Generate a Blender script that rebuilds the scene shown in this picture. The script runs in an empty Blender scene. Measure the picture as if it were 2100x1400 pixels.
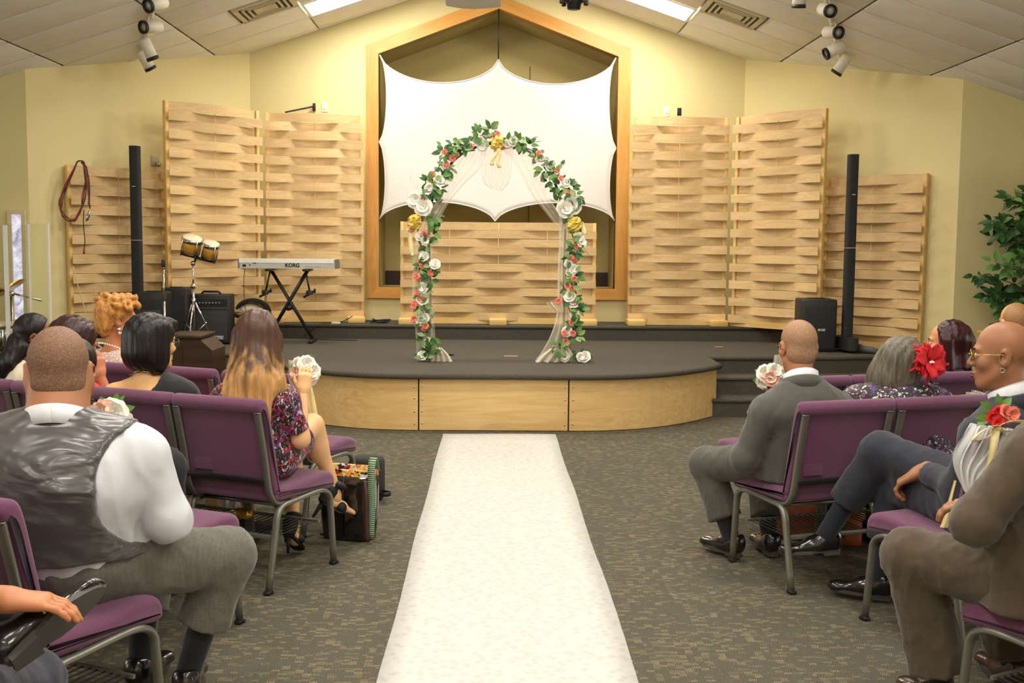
import bpy, bmesh, math, random
import numpy as np
from mathutils import Vector, Matrix, Euler
random.seed(7); np.random.seed(7)
D = bpy.data; SC = bpy.context.scene; COL = SC.collection
PI = math.pi; R = math.radians

# ---------------------------------------------------------------- camera
CAM_H = 1.53; F_PX = 2200.0
YAW, PITCH, ROLL = 0.0197743, 0.0868835, R(0.5)
cam = D.cameras.new('camera'); cam.sensor_width = 36.0; cam.lens = F_PX / 2100.0 * 36.0
cam.clip_start = 0.05; cam.clip_end = 100
cam_ob = D.objects.new('camera', cam); COL.objects.link(cam_ob)
CM = Matrix.Rotation(-YAW, 4, 'Z') @ Matrix.Rotation(PI/2 - PITCH, 4, 'X') @ Matrix.Rotation(ROLL, 4, 'Z')
cam_ob.matrix_world = Matrix.Translation((0, 0, CAM_H)) @ CM
SC.camera = cam_ob

# ---------------------------------------------------------------- world and exposure
w = D.worlds.new('world'); SC.world = w; w.use_nodes = True
w.node_tree.nodes['Background'].inputs[0].default_value = (1.0, 0.93, 0.82, 1)
w.node_tree.nodes['Background'].inputs[1].default_value = 0.25
SC.view_settings.view_transform = 'Standard'; SC.view_settings.look = 'None'
SC.view_settings.exposure = 0.0; SC.view_settings.gamma = 1.0
try: SC.view_settings.use_curve_mapping = False
except Exception: pass
SC.cycles.use_adaptive_sampling = True; SC.cycles.adaptive_threshold = 0.045
SC.cycles.max_bounces = 6; SC.cycles.diffuse_bounces = 3; SC.cycles.glossy_bounces = 3
SC.cycles.transmission_bounces = 6; SC.cycles.transparent_max_bounces = 16
SC.cycles.caustics_reflective = False; SC.cycles.caustics_refractive = False
SC.cycles.sample_clamp_indirect = 4.0
LAMP_POWER = 31.0                       # radiance of the fluorescent troffers
LAMP_COLOR = (1.0, 0.955, 0.885)

# ---------------------------------------------------------------- measuring helpers (a photo pixel seen at a known depth or height)
def ray(x, y):
    return CM.to_3x3() @ Vector(((x - 1050) / F_PX, -(y - 700) / F_PX, -1))
def atY(x, y, Y):
    d = ray(x, y); t = Y / d.y; return Vector((0, 0, CAM_H)) + d * t
def atZ(x, y, Z):
    d = ray(x, y); t = (Z - CAM_H) / d.z; return Vector((0, 0, CAM_H)) + d * t

# ---------------------------------------------------------------- materials
MATS = {}
def srgb(c):
    return tuple((v / 12.92 if v <= 0.04045 else ((v + 0.055) / 1.055) ** 2.4) for v in (x / 255.0 for x in c))
class NT:
    def __init__(s, name):
        s.m = D.materials.new(name); s.m.use_nodes = True; s.t = s.m.node_tree
        s.b = s.t.nodes['Principled BSDF']; s.tc = None
    def n(s, typ, **kw):
        n = s.t.nodes.new('ShaderNode' + typ)
        for k, v in kw.items():
            if k in n.inputs: n.inputs[k].default_value = v
            else: setattr(n, k, v)
        return n
    def l(s, a, b): s.t.links.new(a, b)
    def coord(s, kind='Object', scale=(1, 1, 1), rot=(0, 0, 0)):
        if s.tc is None: s.tc = s.n('TexCoord')
        mp = s.n('Mapping'); mp.inputs['Scale'].default_value = scale; mp.inputs['Rotation'].default_value = rot
        s.l(s.tc.outputs[kind], mp.inputs['Vector']); return mp.outputs[0]
    def ramp(s, fac, stops, interp='LINEAR'):
        r = s.n('ValToRGB'); r.color_ramp.interpolation = interp
        e = r.color_ramp.elements
        while len(e) < len(stops): e.new(0.5)
        for el, (p, c) in zip(e, stops): el.position = p; el.color = (*c, 1) if len(c) == 3 else c
        s.l(fac, r.inputs[0]); return r.outputs[0]
    def noise(s, vec, scale=5, detail=3, rough=0.5, dist=0):
        n = s.n('TexNoise'); n.inputs['Scale'].default_value = scale; n.inputs['Detail'].default_value = detail
        n.inputs['Roughness'].default_value = rough; n.inputs['Distortion'].default_value = dist
        s.l(vec, n.inputs['Vector']); return n.outputs[0]
    def math(s, op, a, b=None, clamp=False):
        n = s.n('Math', operation=op, use_clamp=clamp)
        for i, v in enumerate((a, b)):
            if v is None: continue
            if isinstance(v, (int, float)): n.inputs[i].default_value = v
            else: s.l(v, n.inputs[i])
        return n.outputs[0]
    def mix(s, fac, a, b, blend='MIX'):
        n = s.n('MixRGB', blend_type=blend)
        for i, v in zip((0, 1, 2), (fac, a, b)):
            if isinstance(v, (int, float)): n.inputs[i].default_value = v
            elif isinstance(v, tuple): n.inputs[i].default_value = (*v, 1)
            else: s.l(v, n.inputs[i])
        return n.outputs[0]
    def bump(s, h, strength=0.2, dist=0.01):
        n = s.n('Bump'); n.inputs['Strength'].default_value = strength; n.inputs['Distance'].default_value = dist
        s.l(h, n.inputs['Height']); s.l(n.outputs[0], s.b.inputs['Normal']); return n
    def set(s, **kw):
        for k, v in kw.items():
            i = s.b.inputs[k.replace('_', ' ')]
            if hasattr(v, 'is_output') or isinstance(v, bpy.types.NodeSocket): s.l(v, i)
            elif isinstance(v, tuple) and len(v) == 3: i.default_value = (*v, 1)
            else: i.default_value = v
        return s
def plain(name, c, rough=0.5, metal=0.0, var=0.06, vscale=8.0, bump=0.0, bscale=200.0, spec=None, sheen=0.0, coat=0.0):
    """a painted, plastic, metal or cloth surface with a faint procedural variation"""
    if name in MATS: return MATS[name]
    t = NT(name); lin = srgb(c); v = t.coord()
    f = t.noise(v, vscale, 3)
    lo = tuple(x * (1 - var) for x in lin); hi = tuple(min(1, x * (1 + var)) for x in lin)
    t.set(Base_Color=t.ramp(f, [(0.3, lo), (0.7, hi)]), Roughness=rough, Metallic=metal)
    if spec is not None: t.set(Specular_IOR_Level=spec)
    if sheen: t.set(Sheen_Weight=sheen)
    if coat: t.set(Coat_Weight=coat, Coat_Roughness=0.1)
    if bump: t.bump(t.noise(v, bscale, 2), bump, 0.004)
    MATS[name] = t.m; return t.m
def emit(name, c, strength):
    t = NT(name); t.set(Base_Color=srgb(c), Emission_Color=srgb(c) if isinstance(c, tuple) else c, Emission_Strength=strength); MATS[name] = t.m; return t.m

def wood(name, c1, c2, scale=(1.2, 1.2, 14), rough=0.5, axis=0, knots=True, rnd=0.22):
    """grain runs along the local axis given"""
    t = NT(name); sc = [14.0, 14.0, 14.0]; sc[axis] = 1.1
    v = t.coord('Object', tuple(sc))
    oi = t.n('ObjectInfo'); add = t.n('VectorMath', operation='ADD'); t.l(v, add.inputs[0])
    sh = t.n('CombineXYZ'); m = t.math('MULTIPLY', oi.outputs['Random'], 37.0)
    for i in range(3): t.l(m, sh.inputs[i])
    t.l(sh.outputs[0], add.inputs[1])
    g = t.noise(add.outputs[0], 1.1, 5, 0.6, 1.6)
    col = t.ramp(g, [(0.28, srgb(c2)), (0.5, tuple((a + b) / 2 for a, b in zip(srgb(c1), srgb(c2)))), (0.72, srgb(c1))])
    big = t.noise(t.coord('Object', (1.3, 1.3, 1.3)), 2.0, 2)
    col = t.mix(t.ramp(big, [(0.35, (0, 0, 0)), (0.75, (0.35, 0.35, 0.35))]), col, srgb(c2))
    br = t.math('ADD', t.math('MULTIPLY', oi.outputs['Random'], rnd), 1.0 - rnd / 2)
    hsv = t.n('HueSaturation'); t.l(col, hsv.inputs['Color']); t.l(br, hsv.inputs['Value'])
    t.set(Base_Color=hsv.outputs[0], Roughness=rough); t.bump(g, 0.05, 0.003)
    MATS[name] = t.m; return t.m

# ---------------------------------------------------------------- mesh helpers
class MB:
    """collects shapes; build() links them as one mesh object"""
    def __init__(s): s.v = []; s.f = []; s.sm = []
    def add(s, verts, faces, M=None, smooth=False):
        o = len(s.v)
        for p in verts:
            p = Vector(p); s.v.append(tuple(M @ p if M is not None else p))
        for f in faces: s.f.append(tuple(i + o for i in f)); s.sm.append(smooth)
        return s
    def box(s, c, d, M=None, bev=0.0):
        x, y, z = (k / 2 for k in d); T = Matrix.Translation(c)
        if M is not None: T = M @ T
        if bev <= 0:
            vs = [(a*x, b*y, e*z) for a in (-1, 1) for b in (-1, 1) for e in (-1, 1)]
            return s.add(vs, [(0,1,3,2),(4,6,7,5),(0,4,5,1),(2,3,7,6),(0,2,6,4),(1,5,7,3)], T)
        bm = bmesh.new(); bmesh.ops.create_cube(bm, size=1)
        for v in bm.verts: v.co = Vector((v.co.x*2*x, v.co.y*2*y, v.co.z*2*z))
        bmesh.ops.bevel(bm, geom=bm.edges[:], offset=min(bev, x*.98, y*.98, z*.98), segments=2, affect='EDGES', profile=0.5)
        bm.verts.index_update()
        s.add([v.co.copy() for v in bm.verts], [tuple(v.index for v in f.verts) for f in bm.faces], T, True); bm.free(); return s
    def tube(s, pts, r, seg=10, cap=True, smooth=True, M=None, oval=1.0, up=None):
        pts = [Vector(p) for p in pts]; n = len(pts)
        rr = r if isinstance(r, (list, tuple)) else [r] * n
        tang = []
        for i in range(n):
            a = pts[max(0, i-1)]; b = pts[min(n-1, i+1)]; t = (b - a)
            tang.append(t.normalized() if t.length > 1e-9 else Vector((0, 0, 1)))
        u = Vector(up) if up is not None else (Vector((0, 0, 1)) if abs(tang[0].z) < 0.9 else Vector((1, 0, 0)))
        u = (u - tang[0] * u.dot(tang[0])).normalized()
        vs = []
        for i in range(n):
            u = (u - tang[i] * u.dot(tang[i])); u = u.normalized() if u.length > 1e-6 else tang[i].orthogonal().normalized()
            w_ = tang[i].cross(u)
            for k in range(seg):
                a = 2 * PI * k / seg
                vs.append(pts[i] + u * (math.cos(a) * rr[i]) + w_ * (math.sin(a) * rr[i] * oval))
        fs = []
        for i in range(n - 1):
            for k in range(seg):
                k2 = (k + 1) % seg
                fs.append((i*seg+k, i*seg+k2, (i+1)*seg+k2, (i+1)*seg+k))
        if cap:
            fs.append(tuple(range(seg))[::-1]); fs.append(tuple((n-1)*seg + k for k in range(seg)))
        return s.add(vs, fs, M, smooth)
    def cyl(s, a, b, r, r2=None, seg=16, M=None):
        return s.tube([a, b], [r, r if r2 is None else r2], seg, True, True, M)
    def lathe(s, prof, seg=24, M=None, smooth=True):
        vs = []; fs = []; n = len(prof)
        for (r, z) in prof:
            for k in range(seg):
                a = 2*PI*k/seg; vs.append((r*math.cos(a), r*math.sin(a), z))
        for i in range(n-1):
            for k in range(seg):
                k2 = (k+1) % seg; fs.append((i*seg+k, i*seg+k2, (i+1)*seg+k2, (i+1)*seg+k))
        if prof[0][0] > 1e-6: fs.append(tuple(range(seg))[::-1])
        if prof[-1][0] > 1e-6: fs.append(tuple((n-1)*seg+k for k in range(seg)))
        return s.add(vs, fs, M, smooth)
    def ball(s, c, r, M=None, seg=16, rings=10, sq=(1, 1, 1)):
        prof = [(max(1e-7, math.sin(PI*i/rings)), -math.cos(PI*i/rings)) for i in range(rings+1)]
        T = Matrix.Translation(c) @ Matrix.Diagonal((r*sq[0], r*sq[1], r*sq[2], 1))
        return s.lathe(prof, seg, (M @ T) if M is not None else T)
    def prism(s, poly, z0, z1, M=None, smooth=False):
        n = len(poly)
        vs = [(x, y, z0) for x, y in poly] + [(x, y, z1) for x, y in poly]
        fs = [tuple(range(n))[::-1], tuple(range(n, 2*n))] + [(i, (i+1) % n, n+(i+1) % n, n+i) for i in range(n)]
        return s.add(vs, fs, M, smooth)
    def grid(s, P, M=None, smooth=True, thick=0.0):
        """P: rows x cols of points -> sheet (closed to a thin solid when thick)"""
        P = [[Vector(p) for p in row] for row in P]; r = len(P); c = len(P[0])
        fs = [(i*c+j, i*c+j+1, (i+1)*c+j+1, (i+1)*c+j) for i in range(r-1) for j in range(c-1)]
        flat = [p for row in P for p in row]
        if not thick: return s.add(flat, fs, M, smooth)
        N = [Vector() for _ in flat]
        for f in fs:
            nn = (flat[f[1]] - flat[f[0]]).cross(flat[f[3]] - flat[f[0]])
            for i in f: N[i] += nn
        N = [q.normalized() if q.length > 0 else Vector((0, 0, 1)) for q in N]
        m = r*c
        vs = [p + q*thick/2 for p, q in zip(flat, N)] + [p - q*thick/2 for p, q in zip(flat, N)]
        ff = fs + [tuple(i+m for i in f[::-1]) for f in fs]
        loop = [j for j in range(c)] + [i*c+c-1 for i in range(1, r)] + [(r-1)*c+j for j in range(c-2, -1, -1)] + [i*c for i in range(r-2, 0, -1)]
        L = len(loop)
        ff += [(loop[k], loop[k]+m, loop[(k+1) % L]+m, loop[(k+1) % L]) for k in range(L)]
        return s.add(vs, ff, M, smooth)
    def mesh(s, name, mat):
        me = D.meshes.new(name); me.from_pydata(s.v, [], s.f); me.polygons.foreach_set('use_smooth', s.sm)
        if mat is not None: me.materials.append(mat)
        me.update(); return me
    def build(s, name, mat, parent=None, world=False):
        me = s.mesh(name, mat); o = D.objects.new(name, me); COL.objects.link(o)
        if parent is not None:
            o.parent = parent
            if world: me.transform(wmat(parent).inverted())
        return o
def wmat(o):
    m = Matrix.LocRotScale(o.location, o.rotation_euler, o.scale)
    return wmat(o.parent) @ m if o.parent else m
def inst(me, name, parent=None, M=None):
    o = D.objects.new(name, me); COL.objects.link(o); o.parent = parent
    if M is not None: o.matrix_local = M
    return o
def tag(o, label, cat, group=None, kind=None):
    if label: o['label'] = label
    if cat: o['category'] = cat
    if group: o['group'] = group
    if kind: o['kind'] = kind
    return o
def thing(name, label, cat, loc=(0, 0, 0), rotz=0.0, group=None):
    o = D.objects.new(name, None); o.empty_display_size = 0.1; COL.objects.link(o)
    o.location = loc; o.rotation_euler = (0, 0, rotz)
    return tag(o, label, cat, group)
def struct(o, label=None):
    o['kind'] = 'structure'
    if label: o['label'] = label
    return o
def frame(o, x, y, z=None):
    """matrix from an origin and two axes"""
    x = Vector(x).normalized(); y = Vector(y); y = (y - x * x.dot(y)).normalized(); z = x.cross(y)
    m = Matrix((x, y, z)).transposed().to_4x4(); m.translation = Vector(o); return m
def aim(o, d, roll=0.0):
    """local +Z points along d"""
    q = Vector(d).to_track_quat('Z', 'Y'); m = q.to_matrix().to_4x4() @ Matrix.Rotation(roll, 4, 'Z'); m.translation = Vector(o); return m
def text(name, body, size, mat, parent, M, bold=0.0, extrude=0.001, shear=0.0):
    cu = D.curves.new(name, 'FONT'); cu.body = body; cu.size = size; cu.extrude = extrude; cu.offset = bold
    cu.align_x = 'CENTER'; cu.align_y = 'CENTER'; cu.shear = shear
    tmp = D.objects.new(name, cu); COL.objects.link(tmp)
    dg = bpy.context.evaluated_depsgraph_get(); me = D.meshes.new_from_object(tmp.evaluated_get(dg)); me.name = name
    D.objects.remove(tmp); me.materials.clear(); me.materials.append(mat)
    o = inst(me, name, parent, M); return o
def curve_pts(ctrl, n=8):
    """Catmull-Rom through the control points"""
    c = [Vector(p) for p in ctrl]; c = [c[0]*2 - c[1]] + c + [c[-1]*2 - c[-2]]; out = []
    for i in range(1, len(c) - 2):
        for k in range(n):
            t = k / n; a, b, d, e = c[i-1:i+3]
            out.append(0.5*((2*b) + (d-a)*t + (2*a-5*b+4*d-e)*t*t + (3*b-a-3*d+e)*t**3))
    out.append(c[-2]); return out
# ================================================================ materials of the place
def m_carpet(name, dark, mid, light, amount=0.5, fs=1.0, cover=.64):
    """loop pile: dark speckle with clusters of short tan dashes"""
    t = NT(name); v = t.coord('Object')
    nz = t.n('TexNoise'); nz.inputs['Scale'].default_value = 6.0*fs; t.l(v, nz.inputs['Vector'])
    wv = t.mix(.03/fs, v, nz.outputs['Color'], 'ADD')
    mp = t.n('Mapping'); mp.inputs['Scale'].default_value = (34*fs, 60*fs, 60*fs); t.l(wv, mp.inputs['Vector'])
    fl = t.n('VectorMath', operation='FLOOR'); t.l(mp.outputs[0], fl.inputs[0])
    wn = t.n('TexWhiteNoise'); wn.noise_dimensions = '3D'; t.l(fl.outputs[0], wn.inputs['Vector'])
    ph = t.noise(v, 2.2*fs, 3, .6)                                     # where clusters gather
    sel = t.math('ADD', wn.outputs['Value'], t.math('MULTIPLY', t.math('SUBTRACT', ph, .5), .4))
    mask = t.ramp(sel, [(cover, (0, 0, 0)), (cover + .25, (1, 1, 1))])
    w_ = t.n('TexWave'); w_.bands_direction = 'X'; w_.inputs['Scale'].default_value = 46*fs; w_.inputs['Distortion'].default_value = 2.2; w_.inputs['Detail'].default_value = 1; w_.inputs['Detail Scale'].default_value = 3
    t.l(t.coord('Object', (1, 1, 1), (0, 0, .5)), w_.inputs['Vector'])
    fine = t.noise(v, 240*fs, 2, .6)
    dash = t.math('MULTIPLY', mask, t.ramp(w_.outputs['Fac'], [(.45, (0, 0, 0)), (.75, (1, 1, 1))]))
    dash = t.math('MULTIPLY', dash, t.math('ADD', fine, .35), True)
    base = t.ramp(fine, [(.36, dark), (.62, mid)])
    sp = t.n('SeparateXYZ'); t.l(wn.outputs['Color'], sp.inputs[0])
    tint = t.ramp(sp.outputs[1], [(0, light), (.5, light), (.5, (light[0]*.88, light[1]*.76, light[2]*.66)), (.8, (light[0]*.62, light[1]*.68, light[2]*.56))], 'CONSTANT')
    col = t.mix(t.math('MULTIPLY', dash, .62), base, tint)
    t.set(Base_Color=col, Roughness=0.95, Specular_IOR_Level=0.15)
    t.bump(t.math('ADD', fine, t.math('MULTIPLY', dash, .5)), 0.45, 0.006); MATS[name] = t.m; return t.m
CARPET = m_carpet('carpet_floor', srgb((60, 58, 50)), srgb((106, 101, 85)), srgb((190, 170, 130)), 0.5, 1.0)
CARPET_S = m_carpet('carpet_stage', srgb((54, 51, 46)), srgb((104, 98, 85)), srgb((132, 124, 106)), 0.3, 2.4, .7)
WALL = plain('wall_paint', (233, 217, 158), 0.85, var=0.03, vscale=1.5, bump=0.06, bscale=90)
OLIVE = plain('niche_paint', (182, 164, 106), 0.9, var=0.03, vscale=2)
TILE = plain('ceiling_tile', (246, 241, 228), 0.95, var=0.03, vscale=5, bump=0.15, bscale=140)
TBAR = plain('ceiling_grid', (222, 214, 194), 0.7)
PLY = wood('maple_slat', (236, 205, 150), (210, 171, 114), axis=0, rough=0.55, rnd=0.2)
PINE = wood('pine_block', (246, 214, 142), (222, 176, 96), axis=0, rough=0.6)
TRIMW = wood('oak_trim', (232, 176, 92), (206, 140, 60), axis=0, rough=0.4, rnd=0.12)
APRON = wood('apron_plywood', (238, 204, 140), (216, 172, 104), axis=0, rough=0.42, rnd=0.1)
BLACK = plain('black_paint', (24, 23, 22), 0.5)
BLACKV = plain('black_vinyl', (30, 29, 28), 0.55, bump=0.2, bscale=300)
CHROME = plain('chrome', (205, 203, 198), 0.18, 1.0)
WHITEP = plain('white_plastic', (236, 232, 220), 0.4)
GRILLE = plain('grille_cloth', (36, 36, 35), 0.8, bump=0.5, bscale=600)
WHITE_L = plain('logo_white', (235, 235, 232), 0.4)

XC, ZP, SL = 0.07, 4.81, 0.336          # ridge of the ceiling and its pitch
WY = 13.05                              # back wall
SZ, PZ = 0.485, 0.645                   # stage and rear platform heights
def cz(x): return ZP - SL * abs(x - XC)

struct(MB().box((0, 4.6, -0.05), (16, 19, 0.1)).build('floor', CARPET), 'dark brown flecked carpet of the hall')

# ---- walls
NL, NR, NB, NT_, NP = -1.36, 1.50, 1.047, 3.815, 4.355   # opening of the niche
def wall_quadmesh(name, quads, mat=WALL, label=None):
    b = MB()
    for q in quads: b.add(q, [tuple(range(len(q)))])
    return struct(b.build(name, mat), label)
CL, CR = -2.89, 3.03
wall_quadmesh('wall_back', [
    [(CL, WY, 0), (NL, WY, 0), (NL, WY, NT_), (NL, WY, cz(NL)), (CL, WY, cz(CL))],
    [(NR, WY, 0), (CR, WY, 0), (CR, WY, cz(CR)), (NR, WY, cz(NR)), (NR, WY, NT_)],
    [(NL, WY, 0), (NR, WY, 0), (NR, WY, NB), (NL, WY, NB)],
    [(NL, WY, NT_), (XC, WY, NP), (XC, WY, ZP), (NL, WY, cz(NL))],
    [(XC, WY, NP), (NR, WY, NT_), (NR, WY, cz(NR)), (XC, WY, ZP)]], label='pale yellow gable wall behind the stage')
ND = WY + 0.75
nb = MB()
for q in ([(NL, ND, NB), (NR, ND, NB), (NR, ND, NT_), (XC, ND, NP), (NL, ND, NT_)],
          [(NL, WY, NB), (NL, ND, NB), (NL, ND, NT_), (NL, WY, NT_)], [(NR, ND, NB), (NR, WY, NB), (NR, WY, NT_), (NR, ND, NT_)],
          [(NL, WY, NB), (NR, WY, NB), (NR, ND, NB), (NL, ND, NB)],
          [(NL, WY, NT_), (NL, ND, NT_), (XC, ND, NP), (XC, WY, NP)], [(XC, WY, NP), (XC, ND, NP), (NR, ND, NT_), (NR, WY, NT_)]):
    nb.add(q, [tuple(range(len(q)))])
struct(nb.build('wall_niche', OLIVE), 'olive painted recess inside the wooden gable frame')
struct(MB().box(((NL+NR)/2, ND-0.012, NB+0.09), (NR-NL-0.01, 0.02, 0.18)).build('baseboard_niche', plain('dark_base', (52, 34, 24), 0.6)), 'dark brown baseboard in the olive recess')
struct(MB().cyl((XC+0.4, ND-0.004, NB+0.18), (XC+0.4, ND-0.004, NT_), 0.006, seg=6).build('trim_9', plain('olive_seam', (126, 112, 62), 0.9)), 'thin panel joint on the olive recess wall')
OL, OR_, OY = -4.59, 4.70, 10.81
wall_quadmesh('wall_angled_left', [[(OL, OY, 0), (CL, WY, 0), (CL, WY, cz(CL)), (OL, OY, cz(OL))]], label='pale yellow angled wall behind the low woven panel and coiled cables')
wall_quadmesh('wall_angled_right', [[(CR, WY, 0), (OR_, OY, 0), (OR_, OY, cz(OR_)), (CR, WY, cz(CR))]], label='pale yellow angled wall beside the potted ficus')
SX = 7.6
wall_quadmesh('wall_outer_left', [[(-SX, OY, 0), (OL, OY, 0), (OL, OY, cz(OL)), (-SX, OY, cz(-SX))]], label='pale yellow wall behind the acrylic drum shield')
wall_quadmesh('wall_outer_right', [[(OR_, OY, 0), (SX, OY, 0), (SX, OY, cz(SX)), (OR_, OY, cz(OR_))]], label='pale yellow wall behind the ficus')
wall_quadmesh('wall_left', [[(-SX, -4.5, 0), (-SX, OY, 0), (-SX, OY, cz(-SX)), (-SX, -4.5, cz(-SX))]], label='plain yellow side wall beyond the chairs')
wall_quadmesh('wall_right', [[(SX, OY, 0), (SX, -4.5, 0), (SX, -4.5, cz(SX)), (SX, OY, cz(SX))]], label='plain yellow side wall beyond the chairs')
wall_quadmesh('wall_rear', [[(SX, -4.5, 0), (-SX, -4.5, 0), (-SX, -4.5, cz(-SX)), (XC, -4.5, ZP), (SX, -4.5, cz(SX))]], label='plain yellow wall at the hall entrance')

# ---- unseen windows added as fill light in the entrance wall and side walls (behind the camera)
DAY = emit('window_daylight', (255, 255, 255), 0.6); DAY.node_tree.nodes['Principled BSDF'].inputs['Emission Color'].default_value = (1.0, 0.97, 0.92, 1)
FILL_SIDE = emit('side_window_daylight', (250, 252, 255), 4.0)
WFR = plain('window_frame', (230, 222, 200), .5)
wn = 2
for (cx, cy, ax_) in ((-4.4, -4.48, 0), (-1.5, -4.48, 0), (1.6, -4.48, 0), (4.5, -4.48, 0), (-SX+.02, 1.5, 1), (-SX+.02, 5.5, 1), (SX-.02, 1.5, 1), (SX-.02, 5.5, 1)):
    wm = DAY if ax_ == 0 else FILL_SIDE
    sx, sy = (2.2, .02) if ax_ == 0 else (.02, 2.2); zt_, zb_ = (2.5, .5) if ax_ == 0 else (2.05, .6)
    wo = struct(MB().box((cx, cy, (zt_+zb_)/2), (sx, sy, zt_-zb_)).build('window_%d' % wn, wm), 'daylight window of the hall behind the photographer' if ax_ == 0 else 'daylight window in the side wall'); wn += 1
    fr = MB()
    for k in (-1, 0, 1):
        o = k*1.1; fr.box((cx + (o if ax_ == 0 else 0), cy + (0 if ax_ == 0 else o), (zt_+zb_)/2), (.07, .07, zt_-zb_+.1))
    for z in (zb_, zt_): fr.box((cx, cy, z), (sx + .06, sy + .06, .07))
    fr.build('frame', WFR, wo)

# ---- gable trim around the niche: five boards with mitred ends
TW, TP = 0.148, 0.035
fo = [(NL-TW, NB-0.135), (NR+TW, NB-0.135), (NR+TW, NT_+0.10), (XC, NP+0.155), (NL-TW, NT_+0.10)]
fi = [(NL, NB), (NR, NB), (NR, NT_), (XC, NP), (NL, NT_)]
for k in range(5):
    a, b = fo[k], fo[(k+1) % 5]; c, d = fi[(k+1) % 5], fi[k]
    o3 = Vector((d[0], WY, d[1])); xd = Vector((c[0]-d[0], 0, c[1]-d[1])).normalized()
    M = frame(o3, xd, (0, 0, 1) if abs(xd.z) < 0.8 else (1, 0, 0))
    Mi = M.inverted(); bo = MB()
    q = [Vector((p[0], 0, p[1])) for p in (a, b, c, d)]
    vs = [Mi @ Vector((p.x, WY-TP, p.z)) for p in q] + [Mi @ Vector((p.x, WY, p.z)) for p in q] 
    din = [Mi @ Vector((p.x, WY+0.16, p.z)) for p in q[2:]]
    vs += din
    bo.add(vs, [(0,1,2,3), (0,4,5,1), (1,5,6,2), (3,7,4,0), (2,8,9,3), (4,7,6,5)])
    o = bo.build('trim_%d' % (k+1), TRIMW); o.matrix_world = M
    struct(o, ['honey oak bottom board of the gable frame', 'honey oak upright of the gable frame beside the woven panels facing the ficus', 'honey oak sloping board of the gable frame below the black spotlight',
               'honey oak sloping board of the gable frame below the projector', 'honey oak upright of the gable frame behind the keyboard'][k])

# ---- ceiling: slab, grid and tiles
cb = MB()
for sgn in (-1, 1):
    xe = sgn * SX
    cb.add([(XC, -4.5, ZP+0.03), (XC, WY+0.02, ZP+0.03), (xe, WY+0.02, cz(xe)+0.03), (xe, -4.5, cz(xe)+0.03)], [(0,1,2,3)])
ceil = struct(cb.build('ceiling', TBAR), 'off white suspended ceiling sloping up to a ridge')
dxs = [0.0, 0.99, 2.13, 3.27, 4.41, 5.55, 6.69, 7.5]
ys = [12.94 - 0.61*i for i in range(0, 11)]
LIGHT_ROWS = [(11.72, 12.33), (9.28, 9.89), (6.84, 7.45), (4.40, 5.01), (1.96, 2.57), (-0.48, 0.13), (-2.92, -2.31)]
tile_mesh = {}
def slope_M(sgn, dx0, y0):
    c = math.cos(math.atan(SL)); o = (XC + sgn*dx0, y0, ZP - SL*dx0)
    return frame(o, (sgn, 0, -SL), (0, 1, 0))
kc = math.sqrt(1 + SL*SL)
for sgn in (-1, 1):
    for i in range(7):
        for y1 in ys + [13.05]:
            y0 = y1 - 0.61 if y1 < 13.0 else 12.94
            if i == 1 and any(abs(y0 - a) < 0.05 for a, b in LIGHT_ROWS): continue
            if i == 2 and abs(y0 - 11.11) < 0.05: dxa = 2.74
            else: dxa = dxs[i]
            L = (dxs[i+1] - dxa) * kc; Wd = y1 - y0
            if L < 0.1: continue
            key = (round(L, 3), round(Wd, 3), sgn)
            if key not in tile_mesh:
                zz = 0.012 * sgn     # frame z points down for sgn=+1
                b = MB().box((L/2, Wd/2, 0.0), (L-0.022, Wd-0.022, 0.014), bev=0.005)
                tile_mesh[key] = b.mesh('ceiling_tile', TILE)
            M = slope_M(sgn, dxa, y0)
            inst(tile_mesh[key], 'ceiling_tile', ceil, M)
    # the tiles past the frame, one sheet
    b = MB()
    M = slope_M(sgn, 0.0, -4.5)
    b.box((7.5*kc/2, 5.0, 0.0), (7.5*kc-0.02, 10.0-0.02 + 0.68, 0.008), M)
    o = b.build('ceiling_field', TILE, ceil); o['kind'] = 'stuff'
# ---- fluorescent troffers
DIFF = emit('troffer_diffuser', (255, 246, 226), LAMP_POWER)
DIFF.node_tree.nodes['Principled BSDF'].inputs['Emission Color'].default_value = (*LAMP_COLOR, 1)
n_l = 0
for sgn in (-1, 1):
    for (y0, y1) in LIGHT_ROWS:
        side = 'behind the projector' if sgn < 0 else 'beside the black spotlight'
        lab = ('bright fluorescent ceiling troffer nearest the gable wall, ' + side) if y0 > 11 else 'fluorescent ceiling troffer above the %s, on the %s side' % ({9.28: 'stage apron', 6.84: 'front row', 4.40: 'third row', 1.96: 'last rows', -0.48: 'rear aisle', -2.92: 'hall entrance'}[y0], 'keyboard' if sgn < 0 else 'ficus')
        t = thing('fluorescent_light', lab, 'ceiling light', slope_M(sgn, 0.99, y0).translation, 0, 'ceiling troffers')
        M = slope_M(sgn, 0.99, y0); L = 1.14*kc; Wd = 0.61; dn = 1 if M.to_3x3() @ Vector((0,0,1)) @ Vector((0,0,1)) < 0 else -1
        f = MB()
        for (cx, cy, sx, sy) in ((L/2, 0.02, L-0.02, 0.03), (L/2, Wd-0.02, L-0.02, 0.03), (0.025, Wd/2, 0.03, Wd-0.04), (L-0.025, Wd/2, 0.03, Wd-0.04)):
            f.box((cx, cy, dn*0.008), (sx, sy, 0.02), M)
        f.build('light_frame', WHITEP, t, True)
        d = MB(); z = dn*0.006
        q = [(0.04, 0.035, z), (L-0.04, 0.035, z), (L-0.04, Wd-0.035, z), (0.04, Wd-0.035, z)]
        d.add(q if dn > 0 else q[::-1], [(0,1,2,3)], M); d.build('diffuser', DIFF, t, True)

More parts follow.
